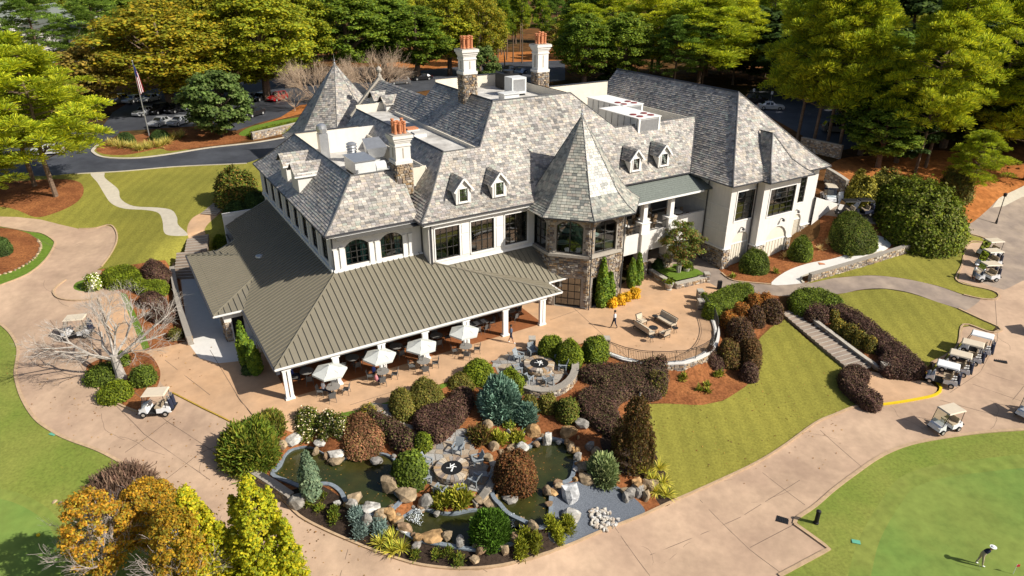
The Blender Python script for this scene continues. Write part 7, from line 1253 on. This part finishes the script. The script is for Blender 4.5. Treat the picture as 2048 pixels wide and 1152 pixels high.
def lounge(name, w_, loc, rz, label, cat):
    o = empty(name, loc, rz); m = MB(); m.box(-w_/2, w_/2, -.36, .36, .26, .31); m.build('seat_frame', MAT['black_metal'], o); n = max(1, round(w_/.75)); cw_ = w_/n
    for k in range(n): m = MB(); x = -w_/2+cw_*(k+.5); m.box(x-cw_/2+.02, x+cw_/2-.02, -.35, .3, .31, .46); m.build('seat_cushion', MAT['cushion'], o); m = MB(); m.hexa([(x-cw_/2+.02, .2, .46), (x+cw_/2-.02, .2, .46), (x+cw_/2-.02, .34, .46), (x-cw_/2+.02, .34, .46), (x-cw_/2+.03, .32, .9), (x+cw_/2-.03, .32, .9), (x+cw_/2-.03, .44, .9), (x-cw_/2+.03, .44, .9)]); m.build('back_cushion', MAT['cushion'], o)
    m = MB(); m.bar((-w_/2, .44, .92), (w_/2, .44, .92), .04); m.build('back_frame', MAT['black_metal'], o)
    for sx in (-1, 1):
        m = MB(); m.tube([(sx*w_/2, -.36, 0), (sx*w_/2, -.36, .6), (sx*w_/2, .3, .63), (sx*w_/2, .45, .9)], .022, 5); m.build('armrest', MAT['black_metal'], o)
        for y in (-.34, .36): m = MB(); m.box(sx*(w_/2-.03)-.02, sx*(w_/2-.03)+.02, y-.02, y+.02, 0, .3); m.build('leg', MAT['black_metal'], o)
    return T(o, label, cat)
lounge('outdoor_sofa', 2.1, flat0((1288,665)), R(120), 'beige cushioned outdoor sofa facing away from the camera on the terrace', 'sofa'); lounge('outdoor_sofa', 2.1, flat0((1331,648)), R(-58), 'beige cushioned outdoor sofa on the right of the terrace group', 'sofa'); lounge('lounge_armchair', .75, flat0((1282,648)), R(35), 'cream cushioned armchair at the back of the terrace group', 'armchair'); lounge('lounge_armchair', .75, flat0((1328,674)), R(215), 'cushioned armchair at the front of the terrace group', 'armchair')
def side_table(px, r, h, label):
    o = empty('side_table', flat0(px)); m = MB(); m.cyl((0, 0, h-.03), (0, 0, h), r, n=14); m.build('tabletop', MAT['black_metal'], o)
    for k in range(3): a = k*2.1; m = MB(); m.bar((0, 0, h-.03), (r*.8*math.cos(a), r*.8*math.sin(a), 0), .025); m.build('leg', MAT['black_metal'], o)
    T(o, label, 'side table')
side_table((1309,642), .28, .55, 'small black round table behind the terrace sofas'); side_table((1349,666), .28, .55, 'small black round table right of the terrace group'); side_table((1302,684), .28, .55, 'small black round table in front of the near terrace sofa'); side_table((1306,663), .42, .42, 'low dark coffee table between the terrace sofas')
# ------------------------------------------------------------------ golf carts
def make_cart(roof, bags=True, body='cart_white'):
    o = empty('golf_cart'); L = 1.15
    m = MB(); m.hexa([(-1.2, -.55, .3), (-.55, -.58, .3), (-.55, .58, .3), (-1.2, .55, .3), (-1.08, -.5, .62), (-.62, -.55, .86), (-.62, .55, .86), (-1.08, .5, .62)]); m.build('front_cowl', MAT[body], o)
    m = MB(); m.box(-.62, .25, -.56, .56, .24, .3); m.build('floor', MAT['tyre'], o); m = MB(); m.hexa([(.1, -.58, .3), (1.15, -.55, .32), (1.15, .55, .32), (.1, .58, .3), (.12, -.56, .66), (1.05, -.5, .74), (1.05, .5, .74), (.12, .56, .66)]); m.build('rear_body', MAT[body], o)
    m = MB(); m.box(.0, .52, -.52, .52, .66, .78); m.build('seat', MAT['cart_seat'], o); m = MB(); m.hexa([(.5, -.52, .78), (.58, -.52, .78), (.58, .52, .78), (.5, .52, .78), (.6, -.5, 1.15), (.68, -.5, 1.15), (.68, .5, 1.15), (.6, .5, 1.15)]); m.build('seat_back', MAT['cart_seat'], o)
    m = MB(); m.hexa([(-.72, -.6, 1.8), (.95, -.6, 1.8), (.95, .6, 1.8), (-.72, .6, 1.8), (-.64, -.54, 1.88), (.88, -.54, 1.9), (.88, .54, 1.9), (-.64, .54, 1.88)]); m.build('roof', MAT[roof], o)
    for sy in (-1, 1): m = MB(); m.bar((-.95, sy*.5, .68), (-.62, sy*.55, 1.8), .035); m.build('post', MAT['black_metal'], o); m = MB(); m.bar((.82, sy*.5, .7), (.82, sy*.54, 1.8), .035); m.build('post', MAT['black_metal'], o)
    m = MB(); m.add([(-.92, -.5, .72), (-.92, .5, .72), (-.64, .54, 1.78), (-.64, -.54, 1.78)], [(0, 1, 2, 3)]); m.build('windshield', MAT['windshield'], o)
    m = MB(); m.tube([(-.38+.05*math.sin(a), -.25+.17*math.cos(a), .98+.16*math.sin(a)) for a in np.linspace(0, 6.28, 13)[:-1]], .018, 5, closed=True); m.bar((-.6, -.25, .75), (-.38, -.25, .98), .03); m.build('steering_wheel', MAT['tyre'], o)
    for sx in (-.85, .72):
        for sy in (-1, 1): m = MB(); m.cyl((sx, sy*.5, .22), (sx, sy*.64, .22), .22, n=12); wh = m.build('wheel', MAT['tyre'], o); m = MB(); m.cyl((sx, sy*.64, .22), (sx, sy*.65, .22), .12, n=10); m.build('rim', MAT['rim'], wh)
    for sy in (-1, 1): m = MB(); m.box(-1.17, -1.12, sy*.38-.09, sy*.38+.09, .5, .6); m.build('headlight', MAT['lamp_lens'], o)
    m = MB(); m.box(1.0, 1.3, -.5, .5, .42, .5); m.build('bag_well', MAT['tyre'], o)
    if bags:
        for sy in (-.25, .25):
            m = MB(); m.cyl((1.15, sy, .5), (1.08, sy, 1.3), .14, .16, 9); b = m.build('golf_bag', MAT['navy'], o); m = MB()
            for k in range(5): m.cyl((1.08+random.uniform(-.08, .08), sy+random.uniform(-.08, .08), 1.25), (1.05+random.uniform(-.12, .12), sy+random.uniform(-.12, .12), 1.55), .02, .035, 5)
            m.build('club_heads', MAT['steel'], b)
    return o
CT, CW, CB = make_cart('cart_tan'), make_cart('cart_white'), make_cart('cart_tan', False)
def cart(p, px, head, label, grp=None): c = g1(*px); return inst(p, c+[0, 0, .02], R(head), label, 'golf cart', grp)   # head: local -x is the front
cart(CT, (318,825), 5, 'white golf cart with tan roof and bags beside the sycamore bed'); cart(CB, (1888,858), 18, 'white golf cart with tan roof driving on the road by the yellow kerb')
cart(CW, (1882,766), -35, 'white roofed golf cart parked nearest the yellow kerb'); cart(CT, (1907,744), -36, 'tan roofed golf cart parked second from the yellow kerb'); cart(CT, (1931,722), -37, 'tan roofed golf cart parked third from the yellow kerb'); cart(CW, (1950,705), -38, 'white roofed golf cart parked farthest from the yellow kerb')
cart(CT, (1970,560), 5, 'tan roofed golf cart beside the standing person on the right lot'); cart(CT, (1975,533), 6, 'tan roofed golf cart in the middle of the right lot row'); cart(CB, (1977,512), 6, 'farthest tan roofed golf cart on the right lot'); cart(CT, (158,672), 12, 'golf cart parked behind the leafless sycamore'); cart(CW, (2060,832), 25, 'golf cart cut off by the right edge of the picture'); cart(CB, (2086,668), 10, 'golf cart just beyond the right edge, casting its shadow in'); cart(CT, (1657,402), 80, 'golf cart on the upper lane beside the right wing'); cart(make_cart('dark', False, 'dark'), (1692,432), 0, 'black golf cart behind the oval hedge'); cart(make_cart('dark', True, 'navy'), (1722,430), 0, 'dark blue golf cart behind the oval hedge')
# ------------------------------------------------------------------ parked cars
def make_car(col, suv=False, name='parked_car'):
    o = empty(name); paint = M('car_paint', col, .25, .02, 3, spec=.6, metal=.3); L_ = 2.35; rf = 1.72 if suv else 1.42; bl = 1.0 if suv else .9
    st = [(-2.3, .35, .62, .62, .72, .6), (-2.15, .25, .78, .78, .84, .7), (-1.1, .22, bl, bl, .9, .78), (-.95, .22, bl, bl+.02, .9, .74), (-.3, .22, bl, rf-.04, .9, .66), (.3, .22, bl, rf, .9, .64), (1.1 if not suv else 1.7, .22, bl, rf-.06, .9, .64), (1.75 if not suv else 2.1, .22, bl, bl+.05, .89, .7), (2.15, .25, bl-.03, bl-.02, .85, .75), (2.3, .36, bl-.2, bl-.2, .75, .66)]
    vs = []; fs = []
    for x, zl, zb, zr, w_, wt in st: vs += [(x, -w_, zl), (x, -w_, zb), (x, -wt, zr), (x, wt, zr), (x, w_, zb), (x, w_, zl)]
    for i in range(len(st)-1): fs += [(6*i+k, 6*i+k+1, 6*i+7+k, 6*i+6+k) for k in range(5)]+[(6*i+5, 6*i, 6*i+6, 6*i+11)]
    fs += [(0, 5, 4, 3, 2, 1), tuple(6*(len(st)-1)+k for k in range(6))]; mesh_obj('body', vs, fs, paint, o)
    def P6(i, k, d=.012): v = Vector(vs[6*i+k]); return v+Vector((0, (-d if v.y < 0 else d), d*.5))
    for sg, (kb, kt) in ((-1, (1, 2)), (1, (4, 3))):
        for i in (4, 5): a, b, c, d = P6(i, kb), P6(i+1, kb), P6(i+1, kt), P6(i, kt); cen = (a+b+c+d)/4; m = MB(); m.add([cen+(q-cen)*.86 for q in (a, b, c, d)], [(0, 1, 2, 3)]); m.build('side_window', MAT['car_glass'], o)
    for i, nm in ((3, 'windscreen'), (6, 'rear_window')):
        a, b, c, d = [Vector(vs[6*i+2]), Vector(vs[6*i+3]), Vector(vs[6*i+9]), Vector(vs[6*i+8])]; cen = (a+b+c+d)/4+Vector((0, 0, .02)); m = MB(); m.add([cen+(q-(a+b+c+d)/4)*.9 for q in (a, b, c, d)], [(0, 1, 2, 3)]); m.build(nm, MAT['car_glass'], o)
    for sx in (-1.45, 1.4):
        for sy in (-1, 1): m = MB(); m.cyl((sx, sy*.7, .33), (sx, sy*.92, .33), .33, n=12); wh = m.build('wheel', MAT['tyre'], o); m = MB(); m.cyl((sx, sy*.92, .33), (sx, sy*.93, .33), .2, n=10); m.build('rim', MAT['rim'], wh)
    for sy in (-1, 1): m = MB(); m.box(-2.31, -2.2, sy*.5-.14, sy*.5+.14, .58, .7); m.build('headlight', MAT['lamp_lens'], o); m = MB(); m.box(2.22, 2.3, sy*.6-.12, sy*.6+.12, bl-.18, bl-.04); m.build('tail_light', MAT['tail'], o)
    return o
SLV, BLK, WHC, GRC, REDC, BLC = (.42,.43,.44), (.02,.02,.022), (.75,.75,.75), (.15,.155,.16), (.45,.012,.015), (.03,.05,.1)
CARS = {k: make_car(c, s) for k, (c, s) in dict(silver=(SLV, 0), silver_suv=(SLV, 1), black=(BLK, 0), black_suv=(BLK, 1), white=(WHC, 0), grey_suv=(GRC, 1), red_suv=(REDC, 1), blue=(BLC, 0)).items()}
for k, px, hd, lb in (('silver_suv',(238,207),72,'silver car at the far left of the shaded car park'),('white',(268,205),75,'pale car second from the left in the far row'),('white',(302,203),78,'white saloon in the far row behind the flagpole'),('silver',(290,230),75,'silver saloon directly behind the flagpole'),('black_suv',(320,226),75,'black estate in the middle row of the left car park'),('black_suv',(353,224),75,'black car in the middle row beside the magnolia'),('silver',(380,219),75,'silver car half hidden by the magnolia'),('silver',(322,251),78,'silver saloon nearest the flag bed'),('silver',(360,249),76,'silver saloon nearest the magnolia, front row'),('black_suv',(490,206),70,'black car right of the magnolia, back row'),('black',(522,200),70,'black car left of the red car'),('black',(508,232),70,'black saloon right of the magnolia, front row'),('red_suv',(556,201),70,'bright red car under the yellow-green tree'),('black',(845,160),20,'dark car seen behind the main roof'),('grey_suv',(800,168),20,'grey car behind the rear gable'),('black_suv',(1015,146),60,'dark car between the chimneys, left'),('blue',(1040,148),60,'dark blue car between the chimneys, right'),('white',(1541,219),170,'white saloon beside the right wing roof'),('black_suv',(1512,206),165,'black car behind the white saloon'),('grey_suv',(1672,264),170,'grey pickup-like car under the bright pines'),('white',(98,308),20,'white car behind the left pine')): inst(CARS[k], g1(*px)+[0, 0, .02], R(hd), lb, 'car')
# ------------------------------------------------------------------ people
def person(px, rz, bones, cols, label, z=None, hat=None):
    """bones: (a, b, ra, rb, colour key) in metres; one skinned body mesh"""
    joints = []; idx = {}; ed = []; rad = []
    def J(p, r):
        k = tuple(round(v, 3) for v in p)
        if k not in idx: idx[k] = len(joints); joints.append(k); rad.append(r)
        return idx[k]
    segs = []
    for a, b, ra, rb, ck in bones: ed.append((J(a, ra), J(b, rb))); segs.append((np.array(a), np.array(b), ck))
    me = bpy.data.meshes.new('tmp'); me.from_pydata(joints, ed, []); ob = bpy.data.objects.new('tmp', me); COL.objects.link(ob); sk = ob.modifiers.new('s', 'SKIN'); sk.use_smooth_shade = True
    for i, v in enumerate(me.skin_vertices[0].data): v.radius = (rad[i], rad[i]); v.use_root = (i == 0)
    ss = ob.modifiers.new('d', 'SUBSURF'); ss.levels = 1; ss.render_levels = 1; dg = bpy.context.evaluated_depsgraph_get(); dg.update(); m2 = bpy.data.meshes.new_from_object(ob.evaluated_get(dg)); bpy.data.objects.remove(ob)
    keys = list(dict.fromkeys([s[2] for s in segs])); m2.materials.clear()
    for k in keys: m2.materials.append(MAT[k])
    for f in m2.polygons:
        c = np.array(f.center); best = (9, 0)
        for a, b, ck in segs: t = np.clip((c-a)@(b-a)/max((b-a)@(b-a), 1e-6), 0, 1); d = np.linalg.norm(c-a-t*(b-a)); best = min(best, (d, keys.index(ck)))
        f.material_index = best[1]; f.use_smooth = True
    o = bpy.data.objects.new('person', m2); COL.objects.link(o); c = g1(*px); o.location = (c[0], c[1], c[2] if z is None else z); o.rotation_euler.z = rz
    hd = np.array([s for s in segs if s[2] == 'skin'][0][1]); m = MB(); m.lathe([(.02, .13), (.085, .10), (.112, .04), (.112, -.02), (.09, -.06)], 10, tuple(hd+[0, .015, .03])); m.build('hair', MAT['hair' if hat is None else hat], o)
    if hat: m = MB(); m.lathe([(.19, 0), (.19, .015), (.11, .02)], 12, tuple(hd+[0, 0, .07])); m.build('hat_brim', MAT[hat], o)
    return T(o, label, 'person')
def arm(sx, sh, el, ha, sl, sk='skin'):
    f = [(ha, tuple(np.array(ha)+d), .022, .012, sk) for d in ((.02, -.06, -.07), (0, -.04, -.09), (-.02, -.02, -.09), (-.035, 0, -.075), (.045, -.03, -.03))]
    return [((0, 0, sh[2]), sh, .1, .065, sl), (sh, el, .065, .045, sl), (el, ha, .042, .032, sk)]+f
def standing(shirt, legs, shoe, stride=.18, bend=0.0, sleeve_long=False, hands=None, shorts=False):
    hip = (0, 0, .92); ch = (0, -bend*.75, 1.38-bend*.35); nk = (0, -bend*.95, 1.5-bend*.42); hd = (0, -bend*1.2-.02, 1.68-bend*.55); b = [(hip, (0, -bend*.3, 1.12), .15, .14, legs), ((0, -bend*.3, 1.12), ch, .14, .165, shirt), (ch, nk, .165, .06, shirt), (nk, hd, .055, .105, 'skin'), (hd, (0, hd[1]-.09, hd[2]-.02), .105, .03, 'skin')]
    for sx, st in ((-1, stride), (1, -stride)):
        kn = (sx*.1, -st*.6-.03, .5); an = (sx*.1, -st*1.5, .09); b += [(hip, (sx*.1, 0, .88), .15, .1, legs), ((sx*.1, 0, .88), kn, .1, .065, legs), (kn, an, .06, .042, 'skin' if shorts else legs), (an, (sx*.11, an[1]-.16, .045), .045, .035, shoe)]
        sh = (sx*.2, ch[1], ch[2]+.05); ha = hands[0 if sx < 0 else 1] if hands else (sx*.28, st*1.2-.12, .84); el = hands and ((sh[0]*.6+ha[0]*.4)*1.15, (sh[1]+ha[1])/2+.05, (sh[2]+ha[2])/2) or (sx*.27, st*.5, 1.1); b += arm(sx, sh, el, ha, shirt)
    return b
def sitting(shirt, legs, shoe):
    hip = (0, .1, .52); ch = (0, .16, .98); nk = (0, .15, 1.1); hd = (0, .1, 1.28); b = [(hip, ch, .15, .165, shirt), (ch, nk, .165, .06, shirt), (nk, hd, .055, .105, 'skin'), (hd, (0, .01, 1.26), .105, .03, 'skin')]
    for sx in (-1, 1): kn = (sx*.12, -.38, .52); an = (sx*.12, -.36, .1); b += [(hip, (sx*.1, .08, .52), .15, .1, legs), ((sx*.1, .08, .52), kn, .095, .065, legs), (kn, an, .06, .042, legs), (an, (sx*.12, -.52, .05), .045, .035, shoe)]; b += arm(sx, (sx*.2, .16, 1.02), (sx*.27, 0, .8), (sx*.16, -.3, .8), shirt)
    return b
person((1228,656), R(-75), standing('white_cloth', 'navy', 'dark'), None, 'person in white shirt and dark trousers walking across the terrace'); person((1022,686), R(80), standing('slate_cloth', 'navy', 'white_cloth', shorts=True), None, 'person in blue grey shirt and dark shorts walking past the porch')
person((1957,1130), R(75), standing('navy', 'khaki', 'white_cloth', .1, .3, hands=((-.06, -.4, .76), (.06, -.4, .74))), None, 'golfer in navy top, khaki trousers and white hat putting on the green', hat='white_cloth'); person((1944,560), R(95), standing('white_cloth', 'slate_cloth', 'white_cloth', .06, shorts=True), None, 'person in white shirt standing beside the cart on the right lot', hat='white_cloth')
for px, rz, sh, lb in (((652,790),R(75),'white_cloth','seated diner in white at the first umbrella table'),((752,757),R(60),'blue_cloth','seated diner in blue at the second umbrella table'),((757,772),R(140),'pink_cloth','seated diner in pink at the second umbrella table')): p = flat0(px); person(px, rz, sitting(sh, 'navy', 'dark'), None, lb, 0.01)
q = BW(1.05, 2.6, .01); person(tuple(PROJ([q])[0]), R(100), sitting('blue_cloth', 'navy', 'dark'), None, 'seated diner in bright blue in the first porch bay', .01); q = BW(12.3, 2.5, .01); person(tuple(PROJ([q])[0]), R(100), sitting('white_cloth', 'navy', 'dark'), None, 'seated diner in white in the fourth porch bay', .01)
c = g1(1950, 1133); m = MB(); m.cyl((0, 0, 0), (0.1, .32, .75), .012, n=5); o = m.build('putter', MAT['steel']); o.location = c+np.array([.15, -.3, .02]); o.rotation_euler.z = R(75); T(o, 'thin putter held by the golfer on the green', 'putter')
# ------------------------------------------------------------------ small fixtures
def flagpole():
    b = g1(300, 278); h = top_h(b, 122); o = empty('flagpole', b); m = MB(); m.cyl((0, 0, 0), (0, 0, h), .1, .05, 8); m.build('pole', MAT['steel'], o); m = MB(); m.lathe([(.02, -.12), (.12, 0), (.02, .12)], 8, (0, 0, h)); m.build('ball', MAT['cap'], o); m = MB(); m.lathe([(.35, 0), (.35, .25), (.15, .3)], 10); m.build('base', MAT['dark'], o); T(o, 'tall grey flagpole in the round bed by the rear drive', 'flagpole')
    f = empty('flag', b+[0, 0, h*.72])
    for k in range(9):   # limp folded cloth: striped folds hanging down
        m = MB(); x0 = .06+k*.075; top = h*.21-k*.12; wob = .06*math.sin(k*1.7); m.hexa([(x0, wob-.05, -h*.14+k*.05), (x0+.075, -wob-.05, -h*.14+k*.1), (x0+.075, -wob+.05, -h*.14+k*.1), (x0, wob+.05, -h*.14+k*.05), (x0*.6, wob*.5-.03, top), (x0*.6+.06, -.03, top-.1), (x0*.6+.06, .03, top-.1), (x0*.6, wob*.5+.03, top)]); m.build('stripe', MAT['flag_red' if k % 2 == 0 else 'white_cloth'], f)
    m = MB(); m.hexa([(.03, -.08, h*.1), (.38, -.1, h*.08), (.38, .1, h*.08), (.03, .08, h*.1), (.03, -.05, h*.24), (.22, -.06, h*.2), (.22, .06, h*.2), (.03, .05, h*.24)]); m.build('canton', MAT['flag_blue'], f); T(f, 'limp red and white striped flag on the flagpole', 'flag')
flagpole()
def lamp_post(px, ty, label):
    b = g1(*px); h = top_h(b, ty); o = empty('lamp_post', b); m = MB(); m.lathe([(.14, 0), (.1, .5), (.055, .7), (.045, h-.5)], 8); m.build('pole', MAT['black_metal'], o); m = MB(); m.lathe([(.05, h-.5), (.16, h-.42), (.2, h-.12), (.24, h-.1), (.05, h)], 8); m.build('lantern', MAT['dark'], o); T(o, label, 'lamp post')
lamp_post((1992,447), 386, 'black lamp post at the foot of the straw bank'); lamp_post((1226,598), 566, 'short black lantern among the turret shrubs'); lamp_post((478,402), 350, 'black lamp post left of the clubhouse near the lawn')
def bollard(px, h, r, label, mat='dark'):
    o = empty('bollard_light', g1(*px)); m = MB(); m.lathe([(r*1.3, 0), (r*1.3, .08), (r, .12), (r, h*.75)], 10); m.build('post', MAT[mat], o); m = MB(); m.lathe([(r*.8, h*.75), (r*1.1, h*.82), (r*1.1, h*.95), (r*.3, h)], 10); m.build('head', MAT[mat], o); T(o, label, 'light')
bollard((1632,1046), 1.1, .14, 'squat black post light on the lawn by the kerb corner'); bollard((1210,862), .6, .12, 'small grey garden light below the serpentine hedge', 'steel')
def post_sign(px, h, w_, hh, mat, label, diamond=False):
    b = g1(*px); o = empty('sign', b); m = MB(); m.cyl((0, .03, 0), (0, .03, h), .03, n=6); m.build('post', MAT['steel'], o); m = MB(); p = [(0, h-w_), (w_, h), (0, h+w_), (-w_, h)] if diamond else [(-w_/2, h-hh/2), (w_/2, h-hh/2), (w_/2, h+hh/2), (-w_/2, h+hh/2)]; m.add([(x, -.02, z) for x, z in p]+[(x, .02, z) for x, z in p], [(0, 1, 2, 3), (7, 6, 5, 4)]+[(i, (i+1) % 4, 4+(i+1) % 4, 4+i) for i in range(4)]); m.build('panel', MAT[mat], o); T(o, label, 'sign')
post_sign((195,243), 1.9, .45, .45, 'yellow', 'yellow diamond sign at the shaded car park', True); post_sign((1505,200), 1.9, .4, .6, 'sign_white', 'small white sign left behind the right wing ridge'); post_sign((1541,206), 1.9, .4, .6, 'sign_white', 'small white sign above the white saloon')
o = empty('sandwich_board', g1(1678, 405), .3); m = MB(); m.hexa([(-.35, -.3, 0), (.35, -.3, 0), (.35, -.26, 0), (-.35, -.26, 0), (-.33, -.03, 1.3), (.33, -.03, 1.3), (.33, .01, 1.3), (-.33, .01, 1.3)]); m.build('panel', MAT['sign_white'], o); m = MB(); m.hexa([(-.35, .26, 0), (.35, .26, 0), (.35, .3, 0), (-.35, .3, 0), (-.33, 0.02, 1.3), (.33, 0.02, 1.3), (.33, .05, 1.3), (-.33, .05, 1.3)]); m.build('rear_panel', MAT['sign_white'], o); T(o, 'white sandwich board on the upper lane', 'sign board')
def urn(px, r, label, z=None):
    b = g1(*px); o = empty('stone_urn', b if z is None else (b[0], b[1], z)); m = MB(); m.lathe([(r*.8, 0), (r*.8, .08), (r*.55, .14), (r*.9, .4), (r*1.05, .65), (r*1.15, .7), (r*.9, .7)], 14); m.build('pot', MAT['cap'], o); V = leaf_quads(np.column_stack([rng.normal(size=(140, 2))*r*.5, .75+rng.random(140)*.4]), unit(140), .16); quads_obj('foliage', V, MAT['leaf_still'], o, pal(LIME, 140)); T(o, label, 'planter')
urn((1337,579), .42, 'big pale urn at the planter corner'); urn((1407,607), .3, 'pale urn between the two terrace piers'); urn((1372,548), .35, 'pot inside the stone planter')
for px, lb in (((106,868),'green irrigation box cover on the left lawn'),((1712,1084),'green irrigation box cover near the putting green')): m = MB(); m.box(-.25, .25, -.16, .16, 0, .04); o = m.build('valve_box', M('valve_green', (.12, .38, .26), .6, .1)); o.location = g1(*px); o.rotation_euler.z = -.3; T(o, lb, 'box cover')
m = MB(); m.lathe([(.07, 0), (.11, .07), (.1, .15), (.03, .18)], 8); o = m.build('tee_marker', MAT['yellow']); o.location = g1(77, 1072); T(o, 'small yellow marker ball on the practice green', 'marker')
o = empty('hole_flag', g1(2026, 1148)); m = MB(); m.cyl((0, 0, 0), (0, 0, .8), .015, n=5); m.build('stick', MAT['sign_white'], o); m = MB(); m.box(0, .2, -.01, .01, .6, .78); m.build('pennant', MAT['flag_red'], o); T(o, 'small pink pennant stick on the putting green', 'flag')
m = MB(); m.box(-.3, .3, -.3, .3, .004, .02); o = m.build('manhole_cover', MAT['terracotta']); o.location = g1(1643,527); T(o, 'rusty round cover in the white path', 'cover')
m = MB(); m.box(-.2, .2, -.15, .15, 0, .9); o = m.build('speaker_box', MAT['dark']); o.location = g1(1438,578); T(o, 'small black box on the kerb of the lane', 'box')
def edging(px, label):
    g = resample(G(smooth_poly(px, False, 4)), .45); o = empty('stone_edging', g[0])
    for k, p in enumerate(g): v, fs = ROCKS[k % 12]; b = mesh_obj('edging_stone', v*[.2, .14, .12], fs, MAT['rock'], o, np.repeat(np.array([TAN])*random.uniform(.8, 1.3), len(fs), 0)); b.location = tuple(p-g[0]); b.rotation_euler.z = random.uniform(0, 3)
    return T(o, label, 'edging')
edging([(-20,551),(0,550),(36,538),(69,516),(82,494),(76,480)], 'row of pale stones edging the left island bed'); edging([(110,1003),(130,1010),(150,1022),(166,1030)], 'short row of tan stones beside the twiggy thicket')
# distant houses seen through the trees
def house(px, w_, d_, h, rz, label, roof='slate_base'):
    b = g1(*px); o = empty('house', b, rz); m = MB(); m.box(-w_/2, w_/2, -d_/2, d_/2, -1, h); m.build('wall', MAT['white'], o); m = MB(); rh = w_*.45; m.add([(-w_/2-.4, -d_/2-.4, h), (w_/2+.4, -d_/2-.4, h), (w_/2+.4, d_/2+.4, h), (-w_/2-.4, d_/2+.4, h), (0, -d_/2-.4, h+rh), (0, d_/2+.4, h+rh)], [(0, 3, 5, 4), (1, 4, 5, 2), (0, 4, 1), (2, 5, 3)]); m.build('roof', MAT['shingle'], o)
    for x in (-w_*.28, w_*.28):
        for z in (h*.2, h*.62): m = MB(); m.box(x-.55, x+.55, -d_/2-.06, -d_/2, z, z+1.5); wd = m.build('window', MAT['window_frame'], o); m = MB(); m.box(x-.45, x+.45, -d_/2-.08, -d_/2-.06, z+.1, z+1.4); m.build('pane', MAT['car_glass'], wd)
    T(o, label, 'house')
house((5,108), 12, 16, 9, R(-20), 'white house with grey gable roof in the far left corner'); house((125,120), 14, 12, 8, R(15), 'white house half hidden behind the left pines'); house((175,62), 14, 12, 7, R(10), 'white house roof far beyond the left wood')

# ------------------------------------------------------------------ cracks in the concrete and fallen leaves
random.seed(33)
for (x, y) in ((250,880),(330,910),(420,960),(120,700),(90,560),(1480,1000),(1560,960),(1700,880),(1850,860),(1400,1080),(1250,1090),(980,1148),(1980,800),(2020,700)):
    pts = [(x, y)]; a = random.uniform(0, 6.28)
    for k in range(9): a += random.uniform(-.5, .5); pts.append((pts[-1][0]+math.cos(a)*13, pts[-1][1]+math.sin(a)*7))
    g = resample(G(pts), .3); kind(strip('concrete_crack', g, .018, .004, MAT['dark_joint'], 0, base=.02), 'structure')
def litter(name, centres, n, spread, cols, label):
    c = G(centres)[rng.integers(0, len(centres), n)]; p = c[:, :2]+rng.normal(size=(n, 2))*spread; z = TZ(p)+.02; N_ = unit(n)*.5+[0, 0, 1]; N_ /= np.linalg.norm(N_, axis=1)[:, None]; o = quads_obj(name, leaf_quads(np.column_stack([p, z+.02]), N_, rng.uniform(.05, .1, n), 1.2), MAT['leaf_still'], None, pal(cols, n)); kind(o, 'stuff'); return T(o, label, 'leaves')
LIT = [(.12,.06,.02),(.16,.09,.03),(.08,.045,.02),(.2,.12,.03)]
litter('fallen_leaves', [(200,800),(240,830),(300,860),(170,760),(280,700),(340,720),(120,740)], 260, 2.4, LIT, 'dry leaves scattered on the drive round the sycamore')
litter('fallen_leaves', [(480,1000),(600,1060),(430,950),(350,950),(700,1100),(560,1030)], 220, 1.8, LIT, 'dry leaves scattered on the road near the ginkgos')
litter('fallen_leaves', [(1450,720),(1500,780),(1350,830),(1600,850),(1420,900),(1560,700),(1300,760)], 300, 2.6, LIT, 'dry leaves scattered over the slope lawn')
for px_, lv, lb in ((PX_POND_A, -1.87, 'brown leaves floating on the left pond'), (PX_POND_B, -1.87, 'brown leaves floating on the right pond')):
    po = G(smooth_poly(px_, True, 3))[:, :2]; p = po.min(0)+(po.max(0)-po.min(0))*rng.random((160, 2)); p = p[pip(p, po)]; n = len(p); N_ = unit(n)*.05+[0, 0, 1]; o = quads_obj('floating_leaves', leaf_quads(np.column_stack([p, np.full(n, lv+.008)]), N_, rng.uniform(.04, .09, n), 1.2), MAT['leaf_still'], None, pal(LIT, n)); kind(o, 'stuff'); T(o, lb, 'leaves')
